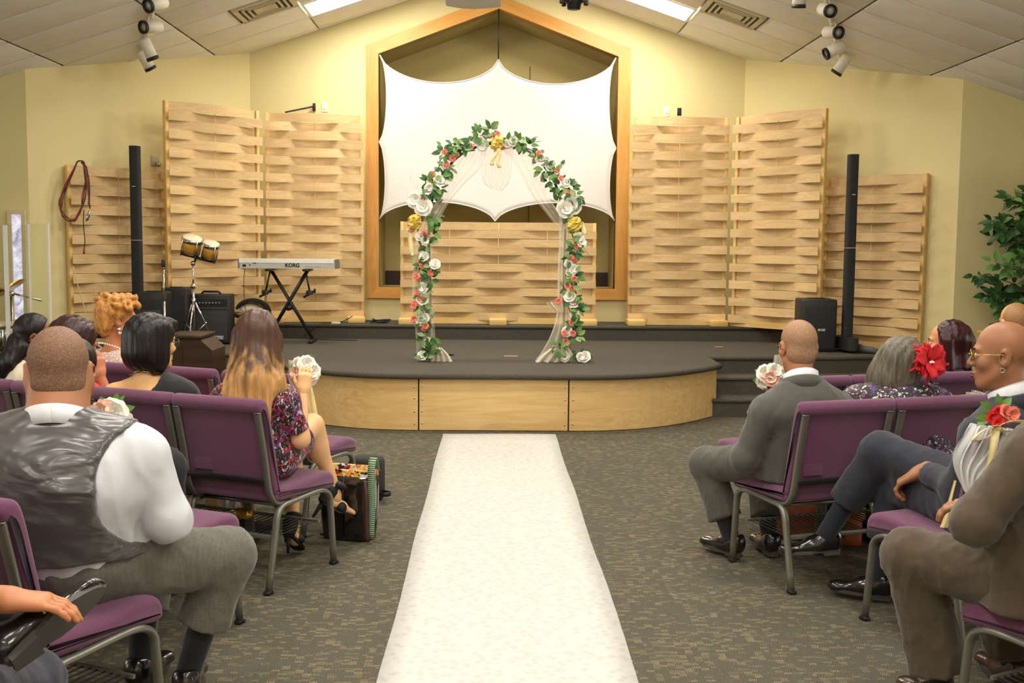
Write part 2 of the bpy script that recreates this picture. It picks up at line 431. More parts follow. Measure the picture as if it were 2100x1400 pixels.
# ---- stage, apron, steps, rear platform
def slab(name, poly, z0, z1, mat, label, nose=0.0, kind=True):
    b = MB().prism(poly, z0, z1)
    if nose:
        pass
    o = b.build(name, mat)
    return struct(o, label) if kind else o
# main stage: straight front that bends back toward the side walls
front = [(-7.0, 10.42), (-4.0, 10.46), (-2.2, 10.42), (2.3, 10.42), (3.4, 10.50), (4.55, 10.78)]
stage_poly = [(-4.62, 10.78), (-3.4, 10.50), (-2.2, 10.42), (2.3, 10.42), (3.4, 10.50), (4.62, 10.78), (4.62, 10.9), (CR, WY), (CL, WY), (-4.55, 10.9)]
slab('floor_stage', stage_poly, 0.0, SZ, CARPET_S, 'dark carpeted main stage')
def nosing(name, pts, z, r, label):
    o = MB().tube([(x, y, z) for x, y in pts], r, 8).build(name, CARPET_S); return struct(o, label)
nosing('trim_nosing', [p for p in stage_poly[:6]], SZ-0.014, 0.022, 'rolled carpet edge of the main stage')
step_f = lambda d: [(x*(1.0), y - d) for x, y in stage_poly[:6]]
for k, (d, z) in enumerate(((0.34, SZ*2/3), (0.68, SZ/3))):
    fr = [(-4.4, 10.78-d), (-3.4, 10.50-d), (-2.2, 10.42-d), (2.3, 10.42-d), (3.4, 10.50-d), (4.4, 10.78-d)]
    bk = [(x, y + d - 0.01) for x, y in fr][::-1]
    slab('floor_step_%d' % (k+1), fr + bk, 0, z, CARPET_S, 'dark carpeted %s step up to the stage' % ('upper', 'lower')[k])
    nosing('trim_step_%d' % (k+1), fr, z-0.014, 0.02, 'rolled carpet edge of the %s stage step' % ('upper', 'lower')[k])
plat = [(-3.55, 12.2), (3.55, 12.2), (3.55, 12.52), (CR+0.02, WY-0.005), (CL-0.02, WY-0.005), (-3.4, 12.52)]
slab('floor_platform', plat, SZ, PZ, CARPET_S, 'black carpeted rear platform under the woven panels')
nosing('trim_platform', [(-3.55, 12.2), (3.55, 12.2)], PZ-0.014, 0.02, 'rolled carpet edge of the rear platform')

# apron: three plywood fronts (flat middle, curved wings) under a carpeted top
ap = thing('stage_apron', 'curved plywood stage apron with dark carpeted top beneath the flower arch', 'stage', (XC-0.04, 8.9, 0))
ax0, ax1, aY = -0.60, 0.655, 8.90
def wing(sgn, n=14):
    x0 = ax1 if sgn > 0 else ax0; out = []
    for i in range(n+1):
        u = i/n; out.append((x0 + sgn*(1.43*u), aY + 0.90*u**2.3))
    return out
rw, lw = wing(1), wing(-1)
top_out = [(x + (0.02 if x > 0 else -0.02)*abs(x)/2, y - 0.035) for x, y in lw[::-1] + rw]
tp = top_out + [(rw[-1][0]+0.04, 10.44), (lw[-1][0]-0.04, 10.44)]
MB().prism(tp, SZ-0.045, SZ+0.004).build('carpet_top', CARPET_S, ap, True)
MB().tube([(x, y, SZ-0.022) for x, y in top_out], 0.026, 8).build('carpet_edge', CARPET_S, ap, True)
def front_panel(pts, name='front_panel'):
    # grain along the panel: built in its own x (arc length) then bent
    b = MB(); n = len(pts); th = 0.018
    vs = []
    for x, y in pts: vs += [(x, y, 0.006), (x, y, SZ-0.046)]
    for x, y in pts: vs += [(x, y+th, 0.006), (x, y+th, SZ-0.046)]
    m = 2*n; fs = []
    for i in range(n-1):
        fs += [(2*i, 2*i+2, 2*i+3, 2*i+1), (m+2*i, m+2*i+1, m+2*i+3, m+2*i+2), (2*i+1, 2*i+3, m+2*i+3, m+2*i+1)]
    fs += [(0, 1, m+1, m), (2*n-2, m+2*n-2, m+2*n-1, 2*n-1)]
    b.add(vs, fs, smooth=False); return b.build(name, APRON, ap, True)
gap = 0.006
front_panel([(ax0+gap, aY), (ax1-gap, aY)])
front_panel([(rw[0][0]+gap, rw[0][1])] + rw[1:]); front_panel([(lw[0][0]-gap, lw[0][1])] + lw[1:])
MB().box(((ax0+ax1)/2, aY+0.06, SZ/2-0.03), (1.4, 0.06, 0.40)).build('inner_brace', BLACK, ap, True)
for sgn, wg in ((1, rw), (-1, lw)):   # closed sides of the wings
    x, y = wg[-1]
    b = MB().box((x - sgn*0.012, (y+10.4)/2, SZ/2-0.02), (0.018, 10.4-y, SZ-0.06)); b.build('side_panel', APRON, ap, True)
sm = MB().ball((0, 0, 0), 0.0075, sq=(1, 0.35, 1), seg=8, rings=5).mesh('screw', CHROME)
for sx in (ax0-0.035, ax0+0.03, ax1-0.03, ax1+0.035):
    for k in range(4):
        z = 0.06 + 0.105*k + random.uniform(-.008, .008)
        yy = aY - 0.001 + (0 if ax0 < sx < ax1 else 0.9*(0.035/1.43)**2.3)
        o = inst(sm, 'screw', ap); o.location = Vector((sx, yy, z)) - ap.location

# ---- aisle runner
rc = 0.072
run = MB()
rows = []
yy = np.linspace(2.2, 8.72, 60)
for y in yy:
    row = []
    for k in range(9):
        u = k/8; row.append((rc - 0.462 + 0.924*u + 0.004*math.sin(y*3.1), y, 0.006 + 0.002*math.sin(y*7+u*5) + 0.0015*math.sin(y*19)))
    rows.append(row)
def m_runner():
    t = NT('runner_fabric'); v = t.coord('Object')
    vo = t.n('TexVoronoi'); vo.inputs['Scale'].default_value = 26; t.l(v, vo.inputs['Vector'])
    c = t.ramp(vo.outputs['Distance'], [(0.2, srgb((190, 187, 178))), (0.55, srgb((204, 201, 192)))])
    t.set(Base_Color=c, Roughness=0.6, Sheen_Weight=0.2); t.bump(vo.outputs['Distance'], 0.25, 0.003); return t.m
tag(run.grid(rows, thick=0.003).build('aisle_runner', m_runner()), 'long white fabric aisle runner leading to the stage apron', 'aisle runner')
for (px, py, w_) in ((1047, 731, 0.13), (1475, 712, 0.09)):
    p = atZ(px, py, SZ)
    tag(MB().box((p.x, p.y, SZ+0.006), (w_, 0.03, 0.003)).build('floor_tape', plain('tape', (208, 178, 120), 0.7)),
        'small tan tape mark on the stage between the arch feet' if px < 1200 else 'small tan tape mark on the stage beside the apron', 'tape')
# ================================================================ woven wooden backdrop panels
def weave_mesh(W, hgt, A, periods, sign, n):
    b = MB(); th = 0.007; front = []; 
    for i in range(n+1):
        u = i/n; front.append((u*W, -sign*A*math.cos(2*PI*periods*u)))
    vs = []
    for x, y in front: vs += [(x, y-th/2, -hgt/2), (x, y-th/2, hgt/2), (x, y+th/2, hgt/2), (x, y+th/2, -hgt/2)]
    fs = []
    for i in range(n):
        a, c = 4*i, 4*i+4
        for k in range(4): fs.append((a+k, c+k, c+(k+1) % 4, a+(k+1) % 4))
    fs += [(0, 1, 2, 3), (4*n+3, 4*n+2, 4*n+1, 4*n)]
    b.add(vs, fs); return b.mesh('slat', PLY)
def woven_panel(p0, p1, zb, n, sh, label, periods=1, foot=True, A=0.046, posts=3, first=1):
    p0 = Vector(p0); p1 = Vector(p1); d = p1 - p0; W = d.length
    t = thing('woven_panel', label, 'panel', (p0.x, p0.y, zb), math.atan2(d.y, d.x), 'woven wood backdrop panels')
    fh = 0.045
    mA = weave_mesh(W, sh-0.003, A, periods, -1, 20*periods); mB_ = weave_mesh(W, sh-0.003, A, periods, 1, 20*periods)
    top = fh + n*sh
    for k in range(n):
        me = mA if (k % 2 == 0) == (first > 0) else mB_
        inst(me, 'slat', t, Matrix.Translation((0, 0, top - (k+0.5)*sh)) @ Matrix.Rotation(random.uniform(-.002, .002), 4, 'Y'))
    pm = MB().box((0, 0, top/2), (0.038, 0.055, top), bev=0.003).mesh('upright', PINE)
    dm = MB().cyl((0, 0, 0.05), (0, 0, top-.01), 0.004, seg=8).mesh('dowel', PINE)
    for k in range(posts):
        if k in (0, posts-1): inst(pm, 'upright', t, Matrix.Translation((0.016 + (W-0.032)*k/(posts-1), 0.045, 0)))
        else: inst(dm, 'dowel', t, Matrix.Translation((W*k/(posts-1), 0, 0)))
    MB().box((W/2, 0.0, 0.04), (W, 0.03, 0.07)).build('bottom_rail', PINE, t)
    if foot:
        fm = MB().box((0, -0.02, 0.036), (0.20, 0.36, 0.072), bev=0.01).mesh('foot', PINE)
        for k in range(posts if posts != 5 else 3):
            if posts == 3 and k == 1: continue
            q = (posts if posts != 5 else 3) - 1
            inst(fm, 'foot', t, Matrix.Translation((0.09 + (W-0.18)*k/q, 0, 0)))
    return t
SH = 0.0983
woven_panel((1.595, 12.50), (2.73, 12.48), PZ, 24, SH, 'tall woven maple slat panel beside the gable frame, under the white and black wall plates', first=1)
woven_panel((2.785, 12.41), (3.55, 11.56), PZ, 24, SH, 'tall angled woven maple slat panel behind the speaker next to the low panel', foot=False)
for sx in (2.90, 3.36):
    pass
woven_panel((-2.60, 12.50), (-1.50, 12.66), PZ, 24, SH, 'tall woven maple slat panel behind the keyboard')
woven_panel((-3.435, 11.53), (-2.63, 12.36), PZ, 24, SH, 'tall angled woven maple slat panel behind the bongo drums', foot=False)
woven_panel((3.68, 11.90), (4.44, 11.00), SZ, 18, 0.1, 'low angled woven maple slat panel nearest the ficus', foot=True)
woven_panel((-4.29, 11.05), (-3.56, 11.86), SZ, 18, 0.1, 'low angled woven maple slat panel with coiled cables hung on its corner', foot=True)
woven_panel((-1.05, 12.46), (1.21, 12.46), PZ, 12, 0.0945, 'low wide woven maple slat panel centred behind the flower arch', periods=2, posts=5)

# ================================================================ stretch screen in the niche
def bez(a, b, sag, n=24):
    a = Vector(a); b = Vector(b); out = []
    for i in range(n+1):
        u = i/n; s = 1 - (2*u-1)**2
        s = s**0.62
        out.append(a.lerp(b, u) + Vector(sag)*s)
    return out
Ys = 13.02
TL, TM, TR = (-1.345, Ys, 3.80), (0.066, Ys, 3.765), (1.47, Ys, 3.80)
ML, MR = (-1.352, Ys, 2.78), (1.488, Ys, 2.735)
BL, BM, BR = (-1.352, Ys, 1.862), (0.04, Ys, 1.848), (1.485, Ys, 1.868)
top = bez(TL, TM, (0, 0, -0.30))[:-1] + bez(TM, TR, (0, 0, -0.30))
bot = bez(BL, BM, (0, 0, 0.22))[:-1] + bez(BM, BR, (0, 0, 0.22))
lef = bez(TL, ML, (0.085, 0, 0), 12)[:-1] + bez(ML, BL, (0.07, 0, 0), 12)
rig = bez(TR, MR, (-0.085, 0, 0), 12)[:-1] + bez(MR, BR, (-0.07, 0, 0), 12)
nS, nT = len(top), len(lef); G = []
for j in range(nT):
    v = j/(nT-1); row = []
    for i in range(nS):
        u = i/(nS-1)
        p = top[i]*(1-v) + bot[i]*v + lef[j]*(1-u) + rig[j]*u
        p -= Vector(TL)*(1-u)*(1-v) + Vector(TR)*u*(1-v) + Vector(BL)*(1-u)*v + Vector(BR)*u*v
        p.y += 0.05*math.sin(PI*u)*math.sin(PI*v)
        row.append(p)
    G.append(row)
SCREENM = plain('stretch_fabric', (228, 222, 213), 0.8, var=0.01)
sc = thing('stretch_screen', 'white scalloped stretch fabric screen hung in the gable recess', 'screen', (0.066, Ys, 1.85))
MB().grid(G, thick=0.004).build('fabric', SCREENM, sc, True)
MB().tube([p + Vector((0, -0.002, 0)) for p in top], 0.008, 6).tube([p + Vector((0, -0.002, 0)) for p in bot], 0.008, 6).tube(lef, 0.007, 6).tube(rig, 0.007, 6).build('hem', SCREENM, sc, True)
MB().cyl((0.066, Ys, 3.76), (0.066, Ys, NP+0.0), 0.007, seg=8).build('hanging_cable', BLACK, sc, True)

# ================================================================ flower arch
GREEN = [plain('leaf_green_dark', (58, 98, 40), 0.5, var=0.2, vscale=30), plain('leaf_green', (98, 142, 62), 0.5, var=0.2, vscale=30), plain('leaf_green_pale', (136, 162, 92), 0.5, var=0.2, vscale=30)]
PET_W = plain('petal_white', (250, 246, 232), 0.6, var=0.03); PET_C = plain('petal_coral', (243, 138, 118), 0.6, var=0.12, vscale=40)
PET_P = plain('petal_pink', (246, 196, 170), 0.6, var=0.06); GOLD = plain('gold_ribbon', (222, 188, 72), 0.35, 0.15, var=0.12, vscale=20, sheen=0.3)
CREAM = plain('cream_ribbon', (244, 226, 160), 0.4, var=0.05, vscale=20); PET_R = plain('petal_red', (214, 38, 40), 0.6, var=0.15, vscale=30)
VINE = plain('vine_stem', (84, 96, 50), 0.7)
def leaf_mesh(name, mat, L=0.055, W=0.03, fold=0.25):
    b = MB(); n = 5; rows = []
    for i in range(n+1):
        u = i/n; w_ = W*0.5*math.sin(PI*min(1, u*0.94+0.05))**0.8*(1.12-0.3*u)
        z = -0.25*L*u*u
        rows.append([(-w_, u*L, z+fold*w_), (0, u*L, z), (w_, u*L, z+fold*w_)])
    return b.grid(rows).mesh(name, mat)
LEAF = [leaf_mesh('leaf', m, 0.058, 0.036) for m in GREEN]
LEAF_S = leaf_mesh('leaf', GREEN[2], 0.075, 0.012, 0.1)
def flower_mesh(name, mat, r=0.045, petals=((5, 1.0, 0.35), (5, 0.72, 0.8), (3, 0.42, 1.3)), ruf=0.1):
    """opens along +Z"""
    b = MB(); k = 0
    for n, s, tilt in petals:
        for i in range(n):
            a = 2*PI*(i + 0.5*(k % 2))/n; L = r*s; rows = []
            for iu in range(4):
                u = iu/3; row = []
                for iv in range(4):
                    v = iv/3*2-1
                    w_ = L*0.75*math.sin(PI*(0.15+0.72*u))*v
                    rad = L*u*math.cos(tilt*(1-0.25*u)) + 0.004; z = L*u*math.sin(tilt) - 0.3*L*u*u*(tilt < 0.6) - 0.18*L*abs(v)**2*u*-1
                    row.append((rad*math.cos(a) - w_*math.sin(a), rad*math.sin(a) + w_*math.cos(a), z + ruf*L*math.sin(3*v+iu)*u))
                rows.append(row)
            b.grid(rows)
        k += 1
    return b.mesh(name, mat)
MAGN = flower_mesh('white_blossom', PET_W, 0.088); ROSEW = flower_mesh('white_rose', PET_W, 0.050); 
CORAL = flower_mesh('coral_rosebud', PET_C, 0.028); ROSEP = flower_mesh('pink_rose', PET_P, 0.05); REDF = flower_mesh('red_flower', PET_R, 0.05)
AY = 9.80
arch = thing('flower_arch', 'wedding arch wrapped in white and coral flowers, greenery, gold bows and tulle', 'arch', (0.05, AY, SZ))
apx = [(868, 742), (868, 680), (867, 620), (871, 560), (862, 500), (858, 445), (868, 392), (890, 350), (920, 318), (962, 299), (1018, 291), (1075, 300), (1112, 325), (1142, 352), (1165, 390), (1175, 435), (1176, 490), (1172, 550), (1169, 620), (1166, 680), (1166, 742)]
apath = [atY(x, y, AY) for x, y in apx]
for i in (0, -1): apath[i].z = SZ + 0.006
apath = curve_pts(apath, 10)
fpts = [atY(x, y, AY+0.05) for x, y in ((882, 742), (882, 600), (880, 470), (892, 390), (930, 330), (975, 302), (1020, 294), (1068, 302), (1105, 328), (1142, 385), (1158, 470), (1157, 600), (1158, 742))]
for i in (0, -1): fpts[i].z = SZ+0.006
MB().tube(curve_pts(fpts, 8), 0.012, 8).build('arch_pole', plain('arch_metal', (40, 38, 36), 0.4, 0.6), arch, True)
MB().tube([fpts[0], fpts[0] + Vector((0.0, 0.42, 0.05))], 0.009, 8).tube([fpts[0]+Vector((0,0.3,0.03)), fpts[0] + Vector((0.2, 0.5, 0.0))], 0.009, 8).tube([fpts[-1], fpts[-1] + Vector((0, 0.42, 0))], 0.009, 8).build('arch_foot', plain('arch_metal', (40, 38, 36)), arch, True)
rng = random.Random(3)
vine = [p + Vector((0.02*math.sin(i*0.55), -0.02 + 0.015*math.cos(i*0.7), 0.0)) for i, p in enumerate(apath)]
MB().tube(vine, 0.005, 6).build('vine', VINE, arch, True)
AINV = Matrix.Translation(arch.location).inverted()
def put(me, name, p, d, roll=0.0, s=1.0, parent=arch, inv=AINV):
    return inst(me, name, parent, inv @ aim(p, d, roll) @ Matrix.Scale(s, 4))
def leaf_at(p, d, s, me=None, parent=arch, inv=AINV):
    # leaf's +Y runs along d, its face turned roughly to the hall and up
    d = Vector(d).normalized(); up = Vector((rng.uniform(-.5, .5), -1 + rng.uniform(-.3, .3), rng.uniform(0.0, .9)))
    x = d.cross(up); x = x.normalized() if x.length > 1e-4 else Vector((1, 0, 0)); z = x.cross(d)
    m = Matrix((x, d, z)).transposed().to_4x4(); m.translation = Vector(p)
    return inst(me or rng.choice(LEAF), 'leaf', parent, inv @ m @ Matrix.Scale(s, 4))
# sprays of leaves along the garland (density follows the photo)
nleaf = 0
def spray(p, n, spread, size=1.0, mes=None):
    global nleaf
    for _ in range(n):
        if nleaf >= 297: return
        d = Vector((rng.uniform(-1, 1), rng.uniform(-.5, .1), rng.uniform(-.8, 1)))
        q_ = Vector(p) + d*spread*rng.uniform(.3, 1); q_.z = max(q_.z, SZ + .045); leaf_at(q_, d if q_.z > SZ + .1 else Vector((d.x, d.y, abs(d.z)*.6)), size*rng.uniform(.75, 1.25), mes); nleaf += 1
L_pts = [(870, 735, 7, .05), (885, 720, 8, .06), (878, 690, 8, .06), (872, 655, 5, .05), (862, 625, 6, .05), (868, 600, 5, .05), (880, 575, 6, .05), (862, 545, 6, .05), (885, 545, 4, .04), (875, 500, 6, .06),
         (885, 478, 5, .05), (893, 445, 9, .06), (890, 415, 7, .06), (885, 380, 9, .08), (905, 358, 7, .06), (895, 390, 6, .06), (920, 345, 5, .05), (912, 312, 9, .06), (930, 300, 9, .06), (950, 305, 7, .06), (965, 292, 7, .06),
         (985, 280, 8, .06), (1008, 268, 8, .06), (1040, 292, 5, .05), (1065, 290, 9, .06), (1085, 298, 8, .06), (1105, 320, 6, .05), (1120, 345, 8, .06), (1140, 352, 7, .06), (1130, 372, 6, .05), (1148, 380, 6, .06),
         (1165, 385, 7, .06), (1180, 405, 7, .06), (1150, 420, 5, .06), (1165, 440, 4, .05), (1180, 480, 5, .05), (1182, 515, 6, .05), (1172, 530, 6, .05), (1175, 570, 7, .05), (1165, 590, 6, .05), (1175, 620, 5, .05),
         (1185, 640, 6, .05), (1175, 665, 5, .05), (1180, 690, 7, .05), (1145, 712, 10, .06), (1165, 730, 6, .05), (1195, 738, 7, .06)]
for x, y, n, s in L_pts: spray(atY(x, y, AY - 0.075), n, s*1.15, 1.12)
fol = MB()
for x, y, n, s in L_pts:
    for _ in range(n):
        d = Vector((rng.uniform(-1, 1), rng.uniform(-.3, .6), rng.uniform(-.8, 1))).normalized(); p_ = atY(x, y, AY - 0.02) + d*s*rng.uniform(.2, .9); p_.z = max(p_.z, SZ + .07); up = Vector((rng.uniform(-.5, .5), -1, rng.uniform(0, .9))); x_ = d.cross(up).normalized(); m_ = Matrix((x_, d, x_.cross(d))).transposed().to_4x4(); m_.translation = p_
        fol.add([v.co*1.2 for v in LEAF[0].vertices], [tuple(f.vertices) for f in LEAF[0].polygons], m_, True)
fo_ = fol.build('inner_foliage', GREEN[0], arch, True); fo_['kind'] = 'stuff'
lf = LEAF_S
for x, y, dx, dy in ((842, 372, -.3, 1), (848, 380, -.5, 1), (855, 390, -.2, 1), (1090, 285, .8, .6), (1095, 292, 1, .4), (1140, 415, -1, .3), (1138, 430, -1, .1), (1195, 505, .5, -1), (1200, 512, .7, -1), (856, 500, -.4, -1), (862, 520, 0, -1), (1205, 738, 1, -.1), (850, 742, -1, 0)):
    for k in range(2):
        inst(lf, 'slender_leaf', arch, AINV @ frame(atY(x, y, AY-.03), (0, -1, 0.2), (dx + .3*k, 0, dy)) @ Matrix.Rotation(0, 4, 'Z'))
def face(): return (rng.uniform(-.45, .45), -1, rng.uniform(-.1, .6))
for me, nm, pts in ((MAGN, 'white_blossom', [(868, 424), (1160, 428), (852, 410), (1172, 420)]),
    (ROSEW, 'white_rose', [(990, 300), (1042, 297), (982, 290), (1052, 288), (862, 485), (872, 492), (1187, 487), (1192, 497), (870, 526), (892, 542), (868, 590), (866, 615), (862, 658), (872, 652), (1170, 558), (1176, 552), (1168, 608), (1176, 620), (1163, 680), (1178, 645), (1110, 326), (1128, 340), (1120, 330), (1162, 375), (880, 385), (902, 372), (876, 705), (866, 738), (1190, 735), (1200, 738), (1158, 735), (1165, 540), (912, 340)]),
    (CORAL, 'coral_rosebud', [(1005, 280), (1020, 275), (1012, 300), (1030, 302), (965, 300), (935, 318), (928, 325), (915, 338), (886, 358), (883, 370), (912, 312), (868, 408), (858, 432), (845, 472), (870, 480), (876, 487), (862, 540), (870, 546), (853, 566), (858, 578), (855, 600), (862, 612), (848, 628), (850, 622), (870, 672), (872, 668), (850, 655), (1065, 284), (1105, 315), (1142, 350), (1150, 365), (1165, 395), (1163, 412), (1172, 425), (1182, 505), (1172, 528), (1178, 535), (1178, 572), (1164, 585), (1145, 618), (1180, 622), (1178, 650), (1172, 662), (1158, 683), (1175, 684), (1166, 705), (1160, 700), (1175, 592), (884, 560)])):
    for x, y in pts:
        q_ = atY(x, y, AY - 0.07 + rng.uniform(-.02, .02)); q_.z = max(q_.z, SZ + .06); put(me, nm, q_, face(), rng.uniform(0, 6), rng.uniform(.85, 1.15))
# gold bows: loops and tails
def ribbon(pts, width, dirw, mat, name, parent, M=None, thick=0.0015):
    dirw = Vector(dirw).normalized(); rows = [[Vector(p) - dirw*width/2, Vector(p) + dirw*width/2] for p in pts]
    b = MB().grid(rows, thick=thick); return b
def bow(p, s, mat, parent, tails=True, tdir=((-.02, -.17), (.02, -.19))):
    p = Vector(p); b = MB()
    for k in range(13):
        a = rng.uniform(0, 2*PI); ln = s*rng.uniform(.6, 1.05); d = Vector((math.cos(a), rng.uniform(-.9, -.2), math.sin(a)))
        side = d.cross(Vector((0, 1, 0))).normalized(); loop = []
        for i in range(9):
            u = i/8; loop.append(p + d*ln*math.sin(PI*u)*1.0 + side*(ln*.45*math.sin(2*PI*u)))
        w_ = Vector((rng.uniform(-.4, .4), -1, rng.uniform(-.4, .4)))
        b.grid([[q - w_.normalized()*s*.34, q + w_.normalized()*s*.34] for q in loop], thick=0.0015)
    o = b.build('gold_bow', mat, parent, True)
    if tails:
        for tx, tz in tdir:
            pts = [p + Vector((tx*u*1.3 + 0.012*math.sin(6*u), -0.03, tz*u)) for u in np.linspace(0, 1, 9)]
            MB().grid([[q + Vector((-.017, .006*math.sin(i), 0)), q + Vector((.017, -.006*math.sin(i), 0))] for i, q in enumerate(pts)], thick=0.0015).build('ribbon_tail', CREAM if mat is CREAM else mat, parent, True)
    return o
for k, (x0, y0, x1, y1) in enumerate(((838, 470, 846, 525), (1192, 455, 1200, 480))):
    pts = [atY(x0+(x1-x0)*u, y0+(y1-y0)*u, AY-0.08) for u in np.linspace(0, 1, 7)]
    MB().grid([[q + Vector((-.02, .01*math.sin(i), 0)), q + Vector((.02, 0, 0))] for i, q in enumerate(pts)], thick=0.0015).build('ribbon_tail', CREAM, arch, True)
# tulle
def m_tulle(name, alpha, c=(250, 240, 214)):
    t = NT(name); t.set(Base_Color=srgb(c), Roughness=0.8, Sheen_Weight=0.3)
    lw_ = t.n('LayerWeight'); lw_.inputs[0].default_value = 0.5
    t.set(Alpha=t.ramp(lw_.outputs['Facing'], [(0.0, (alpha*.7,)*3), (1.0, (min(1, alpha*2.2),)*3)])); MATS[name] = t.m; return t.m
TULLE = m_tulle('tulle', 0.3); TULLE_D = m_tulle('tulle_dense', 0.42)
def drape(rows_px, Yc, amp, pleats, name, mat, parent, n=64, dy=None):
    """rows of (xl, yl, xr, yr) pixels measured on the photo, hung at depth Yc with pleats in depth"""
    G = []; ctrl = [(atY(a, b_, Yc), atY(c, d_, Yc)) for a, b_, c, d_ in rows_px]
    Ls = curve_pts([c[0] for c in ctrl], 5); Rs = curve_pts([c[1] for c in ctrl], 5); m = len(Ls)
    for j, (l, r) in enumerate(zip(Ls, Rs)):
        row = []
        for i in range(n+1):
            u = i/n; p = l.lerp(r, u); p.y += amp*math.sin(2*PI*pleats*u + j*.15) + (dy*(j/m) if dy else 0)
            p.z = max(p.z, SZ + 0.008 + 0.004*math.sin(i)); row.append(p)
        G.append(row)
    return MB().grid(G).build(name, mat, parent, True)
drape([(985, 305, 1052, 305), (985, 340, 1050, 340), (990, 372, 1045, 372), (1008, 388, 1030, 392)], AY-.03, .010, 5, 'tulle_fall', TULLE, arch)
drape([(955, 305, 1000, 305), (925, 350, 985, 345), (900, 400, 950, 380), (882, 440, 918, 420), (872, 470, 895, 460)], AY-.02, .010, 3, 'tulle_swag', TULLE, arch)
drape([(1030, 305, 1090, 305), (1062, 350, 1110, 350), (1090, 400, 1125, 400), (1118, 435, 1150, 440), (1146, 470, 1168, 470)], AY-.02, .010, 3, 'tulle_swag', TULLE, arch)
drape([(872, 440, 890, 440), (850, 500, 888, 500), (846, 560, 884, 560), (846, 620, 885, 600), (852, 680, 892, 680), (856, 742, 895, 742)], AY-.01, .014, 3, 'tulle_curtain', TULLE, arch)
drape([(1146, 440, 1170, 440), (1146, 500, 1165, 500), (1144, 560, 1162, 560), (1142, 640, 1166, 640), (1128, 690, 1170, 690), (1098, 742, 1172, 742)], AY-.01, .014, 3, 'tulle_curtain', TULLE_D, arch)
drape([(886, 712, 905, 712), (882, 728, 920, 728), (880, 742, 928, 742)], AY-.06, .03, 4, 'tulle_puddle', TULLE_D, arch)
drape([(1125, 715, 1165, 710), (1105, 730, 1175, 728), (1096, 743, 1168, 743)], AY-.06, .03, 4, 'tulle_puddle', TULLE_D, arch)
drape([(1120, 620, 1150, 617), (1128, 628, 1156, 628), (1140, 638, 1158, 640)], AY-.04, .02, 3, 'tulle_tuft', TULLE_D, arch)
# ================================================================ speakers
def column_speaker(x, y, top_z, label, side):
    t = thing('column_speaker', label, 'speaker', (x, y, SZ))
    h = top_z - SZ
    def stad(w_, d, n=8):
        return [(-w_/2 + d/2*0 + (w_/2)*0 + w_/2*math.cos(a), d/2*math.sin(a)) for a in np.linspace(0, 2*PI, 24, endpoint=False) for _ in (0,)]
    prof = [(0.052*math.copysign(abs(math.cos(a))**.55, math.cos(a)), 0.055*math.copysign(abs(math.sin(a))**.55, math.sin(a))) for a in np.linspace(0, 2*PI, 24, endpoint=False)]
    MB().prism(prof, 0.16, h*0.53).build('lower_array', GRILLE, t); MB().prism(prof, h*0.53+0.006, h).build('upper_array', GRILLE, t)
    MB().prism([(a*1.02, b*1.02) for a, b in prof], h-0.006, h+0.004).build('end_cap', BLACK, t)
    MB().box((0, -0.057, h*0.80), (0.035, 0.003, 0.008)).build('badge', CHROME, t)
    base = [(0.09*math.copysign(abs(math.cos(a))**.8, math.cos(a)), 0.24*math.sin(a)) for a in np.linspace(0, 2*PI, 28, endpoint=False)]
    MB().prism(base, 0.03, 0.16).build('power_base', BLACKV, t)
    for sgn in (-1, 1):
        if sgn*side < 0: continue
        MB().tube([(0.05*sgn, -0.1, 0.05), (0.2*sgn, -0.2, 0.035), (0.26*sgn, -0.24, 0.02)], [0.04, 0.035, 0.025], 10).build('stabilizer_leg', plain('grey_plastic', (84, 86, 84), 0.6), t)
        MB().tube([(0.05*sgn, 0.1, 0.05), (0.2*sgn, 0.2, 0.035), (0.26*sgn, 0.24, 0.02)], [0.04, 0.035, 0.025], 10).build('stabilizer_leg', plain('grey_plastic', (84, 86, 84), 0.6), t)
    return t
column_speaker(3.70, 11.05, 2.51, 'tall slim black column speaker in front of the low woven panel near the ficus', 1)
column_speaker(-3.69, 11.28, 2.54, 'tall slim black column speaker near the coiled cables', -1)
def sub_box(name, label, x, y, w_, d, h, rz, logo=True, z=SZ):
    t = thing(name, label, 'speaker', (x, y, z), rz)
    MB().box((0, 0, h/2), (w_, d, h), bev=0.02).build('cabinet', BLACKV, t)
    MB().box((0, -d/2-0.004, h/2-0.02), (w_-0.05, 0.014, h-0.10), bev=0.012).build('grille', GRILLE, t)
    for sx in (-1, 1):
        for sy in (-1, 1): MB().cyl((sx*(w_/2-.04), sy*(d/2-.04), -0.001), (sx*(w_/2-.04), sy*(d/2-.04), 0.012), 0.02, seg=10).build('rubber_foot', BLACK, t)
    if logo: text('logo', 'BOSE', 0.032, WHITE_L, t, Matrix.Translation((0.02, -d/2-0.013, h*0.42)) @ Matrix.Rotation(PI/2, 4, 'X'), bold=0.0004, shear=0.3)
    MB().box((0, 0, h+0.004), (w_*.5, 0.05, 0.012), bev=0.004).build('carry_handle', BLACK, t)
    return t
sub_box('bass_speaker', 'black bass speaker box with slanted white logo below the column nearest the ficus', 3.41, 11.20, 0.36, 0.40, 0.545, R(-5))
sub_box('bass_speaker', 'black bass speaker box at the foot of the column near the coiled cables', -3.44, 11.02, 0.30, 0.34, 0.57, R(6), False)
sub_box('monitor_speaker', 'black speaker box between the bass speaker and the guitar amplifier', -3.31, 11.36, 0.27, 0.24, 0.60, R(4), False)
